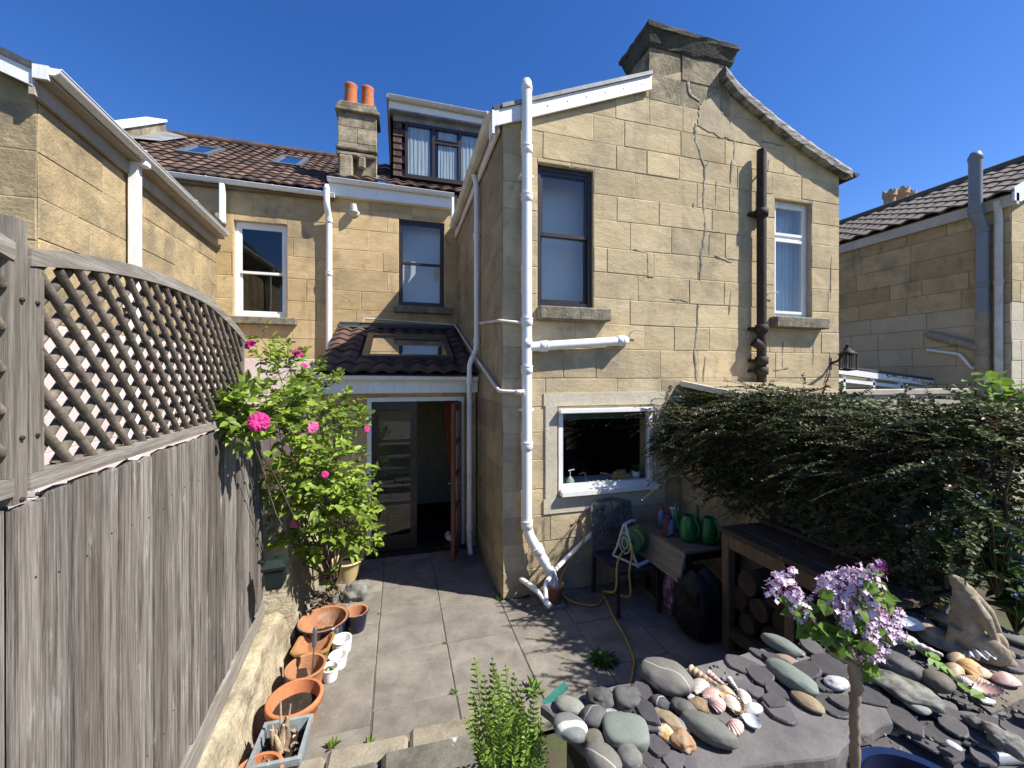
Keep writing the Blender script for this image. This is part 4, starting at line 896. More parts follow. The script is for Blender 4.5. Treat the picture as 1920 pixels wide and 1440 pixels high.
for a, z1 in ((1.368, 2.75), (3.30, 2.62), (F1+.06, 2.05)):
    mb = MB(); z0 = .3
    if a < 2:
        mb.wbox(TF, a-.040, a+.004, z0, z1+.01, -.07, -.008, 0, .3); mb.wbox(TF, a-.040, a+.004, 2.02, z1+.01, -.007, .030, 0, .3); pass
        for b in (2.19, 2.03, 2.55):
            for dx in (-.022, .028): mb.lathe([(0, .0), (.006, .0), (.006, .004), (0, .006)], TF(a+dx+.004, b, .032), 8, M=Matrix.Rotation(R(90), 3, 'Y'), mi=1)
    else: mb.wbox(TF, a-.04, a+.04, z0, z1, -.09, -.005, 0, .5)
    mb.build('post', [M_post, M_iron], FEN)
def trellis(a0, a1, label, seed):
    zb = 2.045; rg = random.Random(seed)
    ends = 2.69; apex = 2.80
    arc = lambda a: ends + (apex-ends)*(1 - ((a-(a0+a1)/2)/((a1-a0)/2))**2)
    arcl = lambda a: arc(a) - (.06 if seed == 1 and a > 2.6 else 0)*(a-2.6)/.8
    T = empty('trellis_panel', TF((a0+a1)/2, zb), label, 'trellis')
    mb = MB()
    mb.prism([(a0, zb), (a1, zb), (a1, zb+.045), (a0, zb+.045)], TF, -.012, .034, 0, .5)
    mb.build('bottom_rail', [M_rail], T)
    mb = MB(); n = 26
    A = [a0 + (a1-a0)*k/n for k in range(n+1)]
    rows = [[TF(a, arcl(a)+dz, d) for dz, d in ((-.045, -.012), (-.045, .036), (.002, .036), (.002, -.012))] for a in A]
    mb.grid(rows, 0, .6, False, True); mb.face(rows[0][::-1], 0, .6); mb.face(rows[-1], 0, .6); mb.build('arched_rail', [M_rail], T)
    for x, w in (((a0, .05), (a1-.035, .035)) if seed == 1 else ((a0, .04), (a1-.012, .012))):
        mb = MB(); mb.wbox(TF, x, x+w, zb+.046, arcl(x)-.045, -.010, .032, 0, .4); mb.build('side_rail', [M_post], T)
    sl, sp = 1.02, .105; lw0 = .044 if seed == 1 else .02
    for lay, (sg, d0) in enumerate(((1, -.002), (-1, .016))):     # rear laths rise to the far end, front laths fall
        mb = MB(); c = -4.0
        while c < 4.0:
            pts = []
            N = 120
            for k in range(N+1):
                a = a0 + lw0 + (a1-a0-lw0-.02)*k/N; z = zb + .02 + c + sg*sl*(a - a0)
                if zb + .03 < z < arcl(a) - .03: pts.append((a, z))
            if len(pts) > 3:
                p, q = TF(*pts[0], d0), TF(*pts[-1], d0); ax = (q-p).normalized(); wv = FN.cross(ax).normalized(); h = .0132; t = rg.random()
                prof = [(-h, 0), (-h, .005), (-h*.7, .013), (-h*.25, .017), (h*.25, .017), (h*.7, .013), (h, .005), (h, 0)]
                j = rg.uniform(-.002, .002)
                mb.grid([[e + wv*x + FN*(y+j) for x, y in prof] for e in (p, q)], 0, t, True, True)
            c += sp
        mb.build('lattice_layer', [M_lath], T)
trellis(1.376, 3.265, 'arched lattice panel of crossed round laths, complete in view right of the double post', 1)
trellis(-.55, 1.325, 'arched lattice panel cut off by the left edge of the photo', 2)

# low stone wall under the fence, running on to the porch
M_rubble = surf('weathered_wall_stone', (.46, .40, .28), (.25, .205, .14), 2.6, (1,1,1.6), tone=.15, rough=.97, bump=.9, bscale=22, bdist=.022, spec=.08, fine=.25, fscale=40,
    stains=(((.13,.115,.09), 2.2, (1.6,1.6,.5), .52, .66, .65), ((.62,.57,.45), 3, (1,1,1), .56, .70, .6), ((.36,.25,.1), 2, (1,1,1), .6, .74, .4)))
mb = MB(); rg = random.Random(43)
n, m = 220, 16; rows = []
for j in range(m+1):
    z = .30*j/m if j < m else .31
    row = []
    for k in range(n+1):
        a = -.3 + 5.95*k/n; base = -.875 + .0*(a)
        if a > 3.85: z2 = z*(1.15/.31)
        else: z2 = z
        q = mnoise.noise(Vector((a*2.2, z2*3.2, 1)))*.045 + mnoise.noise(Vector((a*7, z2*9, 4)))*.022 + mnoise.noise(Vector((a*17, z2*19, 7)))*.008
        x = -.875 - .09*(z2/.31 if a < 3.85 else z2/1.15) + q - .01*a*0
        row.append(Vector((x, a, z2)))
    rows.append(row)
top = [Vector((v.x-.32, v.y, v.z + .02*mnoise.noise(v*3))) for v in rows[-1]]
rows.append([v + Vector((-.04, 0, .02)) for v in rows[-1]]); rows.append(top); rows.append([Vector((v.x, v.y, 0)) for v in top])
mb.grid(rows, 0, .5, False); mb.face([r[0] for r in rows]); mb.face([r[-1] for r in rows][::-1])
tag(mb.build('stone_wall', [M_rubble]), 'low crumbling limestone wall beneath the grey board fence, pots stand along its foot', 'wall')

# ---------------------------------------------------------------- garden wall on the right and its surroundings
TW = wall_space((3.24, 0, 0), (0,1,0), (-1,0,0))
mb = MB(); rg = random.Random(44)
mb.box((3.36, 3.0, .9), (.215, 2.13, 1.8), None, 1, .5); mb.box((3.36, 3.0, 1.84), (.30, 2.13, .08), None, 1, .5, .02)
TWi = wall_space((3.252, 0, 0), (0,1,0), (-1,0,0)); stone_blocks(mb, TWi, 1.94, 4.06, 0, 1.8, rg, course=.30, lens=(.45, .85), mi=0)
tag(mb.build('garden_wall', [M_stone_g, M_mortar]), 'stone garden wall half hidden under the dark cotoneaster behind the potting table', 'wall')
# small corrugated roof leaning on the gable beyond the wall
CR = empty('lean_to_shelter', (4.1, 3.7, 0), 'small shelter with corrugated straw coloured roof against the gable, above the hedge', 'shelter')
A = on_y(1275, 722, YK-.02)
M_corr = surf('straw_corrugated_sheet', (.52, .43, .29), (.38, .30, .19), 5, (1,6,1), tone=.15, rough=.8, bump=.2, bscale=30, stains=(((.2,.17,.11), 4, (1,1,1), .56, .7, .5),))
mb = MB(); rows = []; n = 150
x0, x1 = 3.27, 4.75
for (y, z, dx) in ((YK-.02, 2.275, 0), (YK-.40, 2.235, .03), (YK-.82, 2.165, .06)):
    rows.append([Vector((x0 + dx + (x1-x0)*k/n, y, z + .016*math.sin(2*math.pi*k/6))) for k in range(n+1)])
mb.grid(rows, 0, .5, True); mb.build('corrugated_roof', [M_corr], CR)
mb = MB(); mb.bar((x0-.02, YK-.02, 2.27), (x0+.045, YK-.86, 2.15), .04, .06); mb.build('edge_trim', [M_whited], CR)
mb = MB()
for (x, y) in ((3.55, 3.3), (4.7, 3.3)): mb.bar((x, y, 0), (x, y, 2.12), .06, .06)
mb.bar((3.45, 3.3, 2.11), (4.8, 3.3, 2.11), .04, .07); mb.build('frame', [M_post], CR)
# hanging lantern on an iron arm at the corner of the gable
LN = empty('wall_lantern', on_y(1573, 690, YK), 'rust brown hanging lantern on an iron arm at the right corner of the gable', 'lantern')
mb = MB(); p0 = on_y(1556, 682, YK); p1 = p0 + Vector((.10, -.36, .14)); p1 = on_y(1590, 645, YK-.30)
mb.tube([p0, p0 + Vector((.02, -.1, .04)), p1], .016, 8); mb.box(p0, (.05, .02, .16), None, 0, .5); mb.bar(p0 + Vector((0, -.02, .0)), p0 + Vector((.06, -.12, -.04)), .012, .012); mb.tube([p1, p1 + Vector((0, 0, -.05))], .006, 6); mb.build('arm', [M_iron], LN)
mb = MB(); b = p1 + Vector((0, 0, -.05)); s = .085
mb.lathe([(.0, 0), (.02, 0), (.03, -.02), (.05, -.035), (.115, -.085), (.10, -.09)], b, 4, M=Matrix.Rotation(.4, 3, 'Z'))
mb.lathe([(.095, -.27), (.095, -.285), (.0, -.30)], b, 4, M=Matrix.Rotation(.4, 3, 'Z')); mb.lathe([(.0, -.265), (.095, -.265), (.095, -.28)], b, 4, M=Matrix.Rotation(.4, 3, 'Z'))
for k in range(4):
    an = .4 + k*math.pi/2; c = b + Vector((math.cos(an)*.085, math.sin(an)*.085, 0)); mb.bar(c + Vector((0,0,-.09)), c + Vector((0,0,-.27)), .014, .014)
    an2 = an + math.pi/4; c = b + Vector((math.cos(an2)*.06, math.sin(an2)*.06, 0)); mb.bar(c + Vector((0,0,-.09)), c + Vector((0,0,-.27)), .007, .007)
mb.build('lamp_housing', [M_iron], LN)
# ---------------------------------------------------------------- pots along the stone wall
M_soilpot = surf('potting_soil', (.035, .025, .018), (.018, .013, .010), 12, tone=.3, rough=1, bump=.8, bscale=60, bdist=.01, stains=(((.20,.16,.11), 30, (1,1,1), .64, .7, .8),))
M_blueglz = surf('blue_glaze', (.010, .014, .045), (.006, .008, .022), 6, tone=.1, rough=.18, bump=.05, coat=.5, fine=.1, stains=(((.03,.04,.09), 5, (1,1,.4), .55, .7, .6),))
M_whitepot = surf('white_ceramic', (.78, .78, .76), (.72, .72, .69), 4, tone=.02, rough=.3, bump=.04, fine=.02, stains=(((.45,.42,.34), 5, (1,1,1), .62, .75, .5),))
M_creamglz = surf('cream_glaze', (.52, .41, .20), (.44, .34, .16), 4, tone=.02, rough=.3, bump=.06, fine=.06, stains=(((.3,.22,.1), 3, (1,1,.6), .58, .72, .5),))
M_tanglz = surf('tan_glaze', (.36, .21, .06), (.28, .15, .045), 5, tone=.02, rough=.3, bump=.05, coat=.3, fine=.08)
M_greypot = surf('grey_plastic', (.22, .215, .22), (.18, .178, .18), 5, tone=.02, rough=.55, bump=.05, fine=.05)
M_leadpl = surf('mock_lead_planter', (.27, .30, .31), (.17, .19, .195), 6, tone=.1, rough=.8, bump=.4, bscale=40, stains=(((.44,.46,.46), 8, (1,1,1), .6, .7, .5), ((.08,.085,.08), 5, (1,1,1), .6, .7, .5)))
GP = 'plant pots along the foot of the stone wall'
def pot(u, v, r, h, label, mat, name='plant_pot', base=.72, rim=.014, wall=.012, fill=None, band=False, seg=36, sx=1, sy=1, rz=0, mat_in=None, inner=None, at=None, zbase=0.0, tilt=0, cat='pot', group=GP, rimmat=None):
    p = at if at is not None else on_z(u, v, zbase)
    o = empty(name, p, label, cat, group, rz)
    if tilt: o.rotation_euler = (tilt, 0, rz)
    mb = MB(); rb = r*base; k = lambda z: rb + (r-rb)*(z/h)**.9
    prof = [(0, .0), (rb*.97, 0), (rb, .008)]
    if band: prof += [(k(h*.4), h*.4), (k(h*.78), h*.78), (r*1.0, h*.785), (r*1.055, h*.80), (r*1.06, h*.97), (r*1.05, h), (r*.985, h+.002)]
    else: prof += [(k(h*.3), h*.3), (k(h*.6), h*.6), (k(h*.9), h*.9), (r, h*.93), (r+rim*.5, h*.955), (r+rim*.55, h*.985), (r+rim*.2, h+.003)]
    out = list(prof); ri = r - wall
    inn = [(ri, h), (ri*.985, h*.93), (k(h*.6)-wall, h*.6), (k(h*.3)-wall, h*.3), (rb-wall, .02), (0, .02)]
    mb.lathe(out, seg=seg, sx=sx, sy=sy, mi=0); mb.lathe([out[-1], inn[0]], seg=seg, sx=sx, sy=sy, mi=2 if rimmat else (1 if mat_in else 0)); mb.lathe(inn, seg=seg, sx=sx, sy=sy, mi=1 if mat_in else 0)
    mb.build('pot_body', [mat, mat_in or mat, rimmat or mat_in or mat], o, local=True)
    if fill:
        f, m = fill; g = MB(); n = 18; rr = (k(h*f) - wall)*.99; rows = []
        for i in range(8):
            q = rr*i/7; rows.append([Vector((q*math.cos(2*math.pi*j/n)*sx, q*math.sin(2*math.pi*j/n)*sy, h*f + .012*mnoise.noise(Vector((q*30*math.cos(6.28*j/n), q*30*math.sin(6.28*j/n), u))))) for j in range(n)])
        g.grid(rows, 0, .5, True, True); g.build('soil', [m], o, local=True)
    return o
# rim centre pixel -> base on the ground: u, v below are the base centres
def rim_at(u, v, h): p = on_z(u, v, h); return Vector((p.x, p.y, 0))
pot(0, 0, .125, .21, 'orange terracotta pot with only its rim in view, nearest the camera', M_terra, at=rim_at(480, 1440, .24), band=True)
pot(0, 0, .165, .205, 'wide orange terracotta pot with dark soil and dry leaf bits, behind the grey square planter', M_terra, at=rim_at(553, 1306, .205), band=True, fill=(.62, M_soilpot), base=.70)
tp = pot(0, 0, .135, .20, 'weathered terracotta pot with a hand tool standing in it', M_terra_d, at=rim_at(573, 1251, .19), base=.72, fill=None)
pot(0, 0, .20, .20, 'large dark blue glazed bowl with terracotta inside', M_blueglz, at=rim_at(607, 1160, .20), base=.74, mat_in=M_terra_d, fill=(.22, M_soilpot), rim=.022, wall=.016)
pot(0, 0, .105, .175, 'small dark blue glazed pot beside the large blue bowl', M_blueglz, at=rim_at(668, 1145, .175), base=.72, mat_in=M_terra_d, wall=.014)
# three white ramekins
def ribbed(a, z): return 1 + .012*math.cos(a*26)
o = pot(0, 0, .078, .115, 'largest white ribbed pot, empty, next to the octagonal tan planter', M_whitepot, at=rim_at(641, 1197, .115), base=.86, wall=.009, rim=.006)
g = MB()
for k in range(34):
    a = k*2*math.pi/34; g.bar((.069*math.cos(a), .069*math.sin(a), .012), (.0755*math.cos(a), .0755*math.sin(a), .088), .006, .006)
g.build('ribs', [M_whitepot], o, local=True)
pot(0, 0, .070, .095, 'plain white pot, empty, middle one of the three white pots', M_whitepot, at=rim_at(634, 1228, .095), base=.84, wall=.008, rim=.006)
o = pot(0, 0, .062, .10, 'smallest grubby white pot with coloured bits inside', M_whitepot, at=rim_at(619, 1250, .10), base=.80, wall=.008, rim=.006)
g = MB(); rgq = random.Random(3)
for k in range(12):
    g.blob((rgq.uniform(-.03, .03), rgq.uniform(-.03, .03), .072 + rgq.uniform(0, .014)), (.012, .010, .010), None, k % 4, .5, 1, .2, 2, k)
g.build('glass_beads', [surf('yellow_bead', (.6,.5,.03), (.5,.4,.02), 5, tone=0, rough=.2, bump=0), surf('blue_bead', (.02,.05,.3), (.02,.04,.25), 5, tone=0, rough=.2, bump=0), surf('red_bead', (.4,.03,.02), (.3,.03,.02), 5, tone=0, rough=.2, bump=0), surf('green_bead', (.05,.25,.03), (.04,.2,.03), 5, tone=0, rough=.2, bump=0)], o, local=True)
# octagonal tan glazed planter
p = rim_at(588, 1205, .17); o = empty('planter', p, 'tan glazed octagonal planter with a brown inside, between blue bowl and weathered terracotta', 'planter', GP, -.12)
mb = MB(); oc = lambda r, z, c=.30: [Vector((x*r*1.08, y*r*.98, z)) for x, y in ((-1+c, -1), (1-c, -1), (1, -1+c), (1, 1-c), (1-c, 1), (-1+c, 1), (-1, 1-c), (-1, -1+c))]
mb.grid([oc(.085, 0), oc(.118, .15), oc(.135, .155), oc(.135, .172), oc(.118, .172)], 0, .5, False, True); mb.grid([oc(.118, .172), oc(.110, .15), oc(.08, .03)], 1, .5, False, True); mb.face(oc(.08, .03), 1); mb.build('pot_body', [M_tanglz, M_terra_d], o, local=True)
# hand tool in the weathered pot
q = tp.location; mb = MB(); b0 = q + Vector((.045, -.055, .03)); b1 = q + Vector((.055, .02, .34))
mb.tube([b0, b1], .006, 10, 0); d = (b1-b0).normalized(); mb.tube([b1 - d*.02, b1, b1 + d*.06, b1 + d*.105, b1 + d*.115], [.012, .017, .015, .018, .008], 12, 1)
pv = q + Vector((.0, -.03, .03)); mb.prism([(-.035, 0), (-.045, .06), (-.03, .15), (.03, .15), (.045, .06), (.035, 0), (0, -.02)], lambda a, b, dd: pv + Vector((a - .02, .05*b + dd, .02 + b)), 0, .004, 2)
tag(mb.build('hand_trowel', [surf('tool_steel', (.35,.35,.36), (.25,.25,.26), 5, tone=0, rough=.35, metal=.9, bump=0), surf('smoky_handle', (.09,.095,.10), (.06,.06,.07), 5, tone=0, rough=.25, bump=0, coat=.5), surf('rusty_blade', (.10,.06,.04), (.06,.04,.03), 5, tone=0, rough=.6, bump=.1)]), 'hand trowel with clear dark handle stuck in the weathered terracotta pot', 'garden tool')
# square grey planter with a dry stump
p = on_z(528, 1420, 0); p = rim_at(528, 1388, .22); o = empty('planter', p, 'square mock lead planter with a dead woody stump, in front of the wide terracotta pot', 'planter', GP, -.03)
mb = MB(); sq = lambda r, z, ri=1: [Vector((x*r, y*r*1.12, z)) for x, y in ((-1, -1), (1, -1), (1, 1), (-1, 1))]
mb.grid([sq(.105, 0), sq(.130, .19), sq(.138, .19), sq(.138, .225), sq(.118, .225), sq(.112, .12)], 0, .5, False, True); mb.face(sq(.105, 0)[::-1]); mb.build('pot_body', [M_leadpl], o, local=True)
mb = MB(); n = 12; mb.grid([[Vector((x/6-1, y/6-1, 0))*.116 + Vector((0, (y/6-1)*.012, .155 + .02*mnoise.noise(Vector((x*.7, y*.7, 2))))) for x in range(n+1)] for y in range(n+1)]); mb.build('soil', [M_soilpot], o, local=True)
M_dead = surf('dry_wood', (.42, .33, .22), (.20, .145, .09), 8, (2,2,1), tone=.35, rough=.95, bump=.7, bscale=30, bdist=.01, fine=.2)
mb = MB(); rgq = random.Random(17)
for k in range(7):
    a = k*1.1; b = Vector((.012*math.cos(a)-.01, .012*math.sin(a), .14)); t = b + Vector((.03*math.cos(a), .03*math.sin(a), rgq.uniform(.12, .2)))
    mb.tube([b + Vector((0,0,-.01)), b*.5 + t*.5 + Vector((rgq.uniform(-.02, .02), rgq.uniform(-.02, .02), 0)), t], [.022, .018, .008], 8, 0, rgq.random())
for (dx, dy, hh) in ((-.02, .05, .30), (.04, .03, .28), (-.05, .0, .2)): mb.tube([(0, 0, .15), (dx*.6, dy*.6, .15 + hh*.4), (dx, dy, .12 + hh)], [.012, .008, .005], 6, 0, .5)
for k in range(26):
    x, y = rgq.uniform(-.09, .09), rgq.uniform(-.1, .1); mb.leaf((x, y, .165 + rgq.random()*.02), (rgq.uniform(-1, 1), rgq.uniform(-1, 1), rgq.uniform(-.2, .5)), (0, 0, 1), rgq.uniform(.03, .06), .02, .4, rgq.random())
mb.build('dead_stump', [M_dead], o, local=True)
# small grey plastic pot with dry stalks, stone, cream pot
o = pot(0, 0, .055, .10, 'small grey plastic pot with dry stalks at the foot of the rose', M_greypot, at=rim_at(626, 1112, .10), base=.72, wall=.005, rim=.012, fill=(.8, M_soilpot), name='plant_pot')
mb = MB()
for k in range(30):
    a = rgq.uniform(0, 6.28); l = rgq.uniform(.08, .2); mb.tube([(.01*math.cos(a), .01*math.sin(a), .08), (l*.5*math.cos(a), l*.5*math.sin(a), .13 + rgq.uniform(0, .05)), (l*math.cos(a), l*math.sin(a), .07 + rgq.uniform(-.03, .08))], [.003, .002, .0015], 5, 0, rgq.random())
mb.build('dry_stalks', [M_dead], o, local=True)
CPOT = rim_at(651, 1046, .25)
pot(0, 0, .165, .235, 'cream glazed round pot beside the porch door', M_creamglz, at=CPOT, base=.62, rim=.035, fill=(.80, M_soilpot), wall=.016)
M_rock = surf('grey_rock', (.24, .235, .215), (.12, .115, .10), 5, tone=.2, rough=.95, bump=.7, bscale=25, bdist=.015)
mb = MB(); mb.blob(on_z(668, 1112, .05), (.13, .11, .13), None, 0, .5, 4, .35, 1.6, 5); tag(mb.build('rock', [M_rock]), 'rough grey rock on the patio in front of the cream pot', 'rock')
M_leaflit = surf('dry_leaf', (.28, .17, .09), (.16, .09, .05), 6, tone=.4, rough=.9, bump=.2)
mb = MB()
for k in range(240):
    p = Vector((rgq.gauss(-.72, .10), rgq.gauss(4.30, .20), .012 + rgq.random()*.03)); mb.leaf(p, (rgq.uniform(-1, 1), rgq.uniform(-1, 1), rgq.uniform(-.2, .4)), (rgq.uniform(-.4, .4), rgq.uniform(-.4, .4), 1), rgq.uniform(.02, .045), .018, .4, rgq.random())
tag(mb.build('leaf_litter', [M_leaflit]), 'dry brown leaves', 'leaves', kind='stuff')
# dark green lantern box on the wall
LB = empty('garden_lantern', on_x(515, 1075, -.95), 'dark green lantern with ribbed leaf pattern sides hanging on the low stone wall', 'lantern')
c = on_x(516, 1066, -.90); c = Vector((-.885, c.y*.99, c.z))
M_green = surf('dark_green_metal', (.012, .022, .019), (.008, .014, .012), 6, tone=0, rough=.6, bump=.1, spec=.25)
mb = MB()
ring = lambda w, d, z: [c + Vector((x*d, y*w, z)) for x, y in ((-1, -1), (1, -.8), (1, .8), (-1, 1))]
mb.grid([ring(.055, .045, -.12), ring(.062, .055, -.10), ring(.072, .06, .02), ring(.085, .075, .03), ring(.088, .078, .05), ring(.05, .05, .095), ring(.01, .01, .10)], 0, .5, False, True); mb.face(ring(.055, .045, -.12)[::-1])
for s in (-1, 1):
    for k in range(5):
        z = -.09 + k*.02; mb.tube([c + Vector((.062, 0, z)), c + Vector((.062, s*.025, z + .018)), c + Vector((.058, s*.05, z + .012))], .003, 5)
mb.build('lamp_housing', [M_green], LB)
mb = MB(); mb.bar(c + Vector((-.05, 0, .04)), c + Vector((-.12, 0, .08)), .02, .02); mb.build('bracket', [M_green], LB)
# ---------------------------------------------------------------- planting
M_rose = surf('rose_leaf', (.28, .37, .048), (.13, .21, .03), 14, tone=.50, rough=.5, bump=.15, bscale=60, bdist=.003, spec=.3, fine=.1, trans=.35)
M_stem = surf('green_brown_stem', (.10, .085, .045), (.06, .045, .03), 10, tone=.2, rough=.8, bump=.2)
M_wood = surf('woody_stem', (.16, .125, .095), (.08, .06, .045), 10, tone=.2, rough=.9, bump=.4)
M_petal = surf('pink_petal', (.62, .022, .20), (.55, .06, .26), 20, tone=.3, rough=.6, bump=.05, trans=.25, fine=.05)
M_petal2 = surf('pale_pink_petal', (.68, .16, .36), (.6, .09, .28), 20, tone=.3, rough=.6, bump=.05, trans=.25, fine=.05)
RB = on_z(628, 1118, 0)
ROSE = empty('rose_bush', RB, 'tall climbing rose with bright green leaves and pink flowers beside the fence', 'rose')
rg = random.Random(51)
def rv(s=1): return Vector((rg.gauss(0, s), rg.gauss(0, s), rg.gauss(0, s)))
clus = []   # (centre, radii, leaf sprays)
def cl(u, v, t, ru, rv_, rd, n): clus.append((on_t(u, v, t), RT*(ru*t/FPX), Vector((0,0,rv_*t/FPX)), FW*rd, n, t))
cl(445, 772, 2.5, 56, 30, .14, 54); cl(505, 762, 2.95, 60, 40, .2, 56); cl(545, 810, 3.1, 45, 35, .18, 30); cl(460, 812, 2.5, 34, 18, .1, 14)
cl(505, 650, 4.3, 38, 28, .25, 26); cl(545, 690, 4.2, 50, 40, .3, 42); cl(590, 735, 4.0, 50, 40, .3, 48); cl(500, 700, 4.4, 26, 40, .2, 14); cl(625, 770, 3.9, 40, 40, .25, 40); cl(600, 800, 3.7, 50, 40, .25, 46)
cl(570, 870, 3.5, 60, 46, .28, 70); cl(630, 880, 3.6, 50, 50, .28, 60); cl(540, 920, 3.5, 50, 34, .25, 36); cl(600, 930, 3.5, 62, 40, .28, 66); cl(665, 930, 3.7, 36, 50, .2, 36)
cl(650, 985, 3.7, 48, 38, .25, 44); cl(580, 985, 3.6, 60, 36, .25, 50); cl(515, 985, 3.55, 34, 42, .2, 26); cl(620, 1020, 3.8, 45, 22, .2, 20); cl(685, 990, 3.85, 24, 32, .15, 14); cl(560, 1030, 3.7, 50, 26, .2, 18); cl(610, 1085, 3.9, 18, 22, .1, 7); cl(665, 800, 3.9, 26, 20, .15, 12)
lv = MB(); stems = MB()
base = RB + Vector((0, 0, .03))
hubs = []
for (c, a, b, d, n, t) in clus:
    n = int(n*.85)
    # a woody cane from the foot to the cluster
    m = base*.45 + c*.55 + Vector((rg.uniform(-.12, .05), rg.uniform(-.1, .1), rg.uniform(-.12, .1)))
    P = [base + Vector((rg.uniform(-.06, .06), rg.uniform(-.06, .06), 0)), base*.78 + m*.22 + Vector((rg.uniform(-.05, .05), rg.uniform(-.05, .05), .12)), m, c*.6 + m*.4 + Vector((0, 0, .06)), c]
    sm = []
    for i in range(len(P)-1):
        for k in range(4):
            q = k/4; p0, p1, p2, p3 = P[max(i-1, 0)], P[i], P[i+1], P[min(i+2, len(P)-1)]
            sm.append(.5*((2*p1) + (p2-p0)*q + (2*p0-5*p1+4*p2-p3)*q*q + (3*p1-p0-3*p2+p3)*q**3))
    sm.append(c); stems.tube(sm, [.011*(1-.75*i/len(sm)) for i in range(len(sm))], 6, 1 if t > 0 else 0, rg.random())
    for i in range(n):
        while True:
            r = (rg.uniform(-1, 1), rg.uniform(-1, 1), rg.uniform(-1, 1))
            if sum(x*x for x in r) < 1: break
        p = c + a*r[0] + b*r[1] + d*r[2]
        out = (a*r[0] + b*r[1]*1.2 + d*r[2]*.8 + Vector((.10, -.10, .06)) + rv(.08)).normalized()
        if i % 3 == 0: stems.tube([c + (p-c)*.2, p*.5 + c*.5 + rv(.03), p], [.004, .003, .002], 5, 0, rg.random())
        L = rg.uniform(.075, .13); tone = min(1, max(0, rg.gauss(.5, .24)))
        side = out.cross(Vector((0, 0, 1)))
        if side.length < .1: side = Vector((1, 0, 0))
        side.normalize(); nrm = (Vector((.35, -.35, .9)) + rv(.42)).normalized()
        stems.tube([p, p + out*L*.9], [.0018, .0012], 4, 0, .6)
        for (k, s, sz) in ((1.0, 0, 1.0), (.62, 1, .9), (.62, -1, .9), (.22, 1, .72), (.22, -1, .72)):
            q = p + out*L*k*.9; dr = (out*(.55 if s else 1) + side*s + Vector((0, 0, -.18)) + rv(.12)).normalized()
            lv.leaf(q, dr, (nrm + rv(.22)).normalized(), rg.uniform(.055, .100)*sz, rg.uniform(.036, .062)*sz, rg.uniform(.1, .4), min(1, max(0, tone + rg.gauss(0, .12))), 0, rg.uniform(0, .25))
lv.build('foliage', [M_rose], ROSE); stems.build('stems', [M_stem, M_wood], ROSE)
def flower(c, r, face, mat, parent):
    f = MB(); face = Vector(face).normalized(); x = face.orthogonal().normalized(); y = face.cross(x)
    for ring, (n, rr, lift, sz) in enumerate(((7, .60, .05, .95), (7, .48, .20, .80), (6, .33, .34, .62), (5, .2, .42, .45), (4, .08, .45, .32))):
        for k in range(n):
            a = 2*math.pi*(k/n) + ring*.6 + rg.uniform(-.2, .2); d = x*math.cos(a) + y*math.sin(a); s = face.cross(d); t = rg.random()
            L, w = r*sz, r*sz*.52; b = Vector(c) + d*rr*r*.35 + face*lift*r*.3
            up = lift*.9 + .1; rows = []
            for i in range(5):
                q = i/4; ww = w*(.35 + 1.25*q - .75*q*q); cu = d*L*q*.85 + face*(L*(up*q + .18*math.sin(q*3.1) - .22*q**4))
                rows.append([b + cu + s*ww*e + face*(abs(e)**2*ww*.35) + d*(-.12*L*abs(e)*q) for e in (-1, -.5, 0, .5, 1)])
            f.grid(rows, 0, t, True)
    return f.build('flower', [mat], parent)
for (u, v, t, r, m, fc) in ((485, 791, 2.38, .060, M_petal, (.25, -.9, .35)), (583, 800, 3.45, .062, M_petal2, (.2, -.8, .6)), (567, 805, 3.45, .035, M_petal, (-.4, -.8, .4)), (688, 805, 3.75, .036, M_petal, (.8, -.5, .2)), (468, 646, 4.1, .065, M_petal, (-.3, -.6, .6)),
                           (558, 663, 4.0, .052, M_petal, (.2, -.6, .7)), (570, 686, 3.9, .036, M_petal, (.2, -.6, .7)), (553, 982, 3.35, .046, M_petal2, (-.1, -.8, -.5)), (609, 890, 3.2, .03, M_petal, (.2, -.9, .2)), (432, 633, 4.3, .05, M_petal, (0, -.8, .4)), (445, 640, 4.3, .03, M_petal, (0, -.8, .4))):
    flower(on_t(u, v, t), r, fc, m, ROSE)

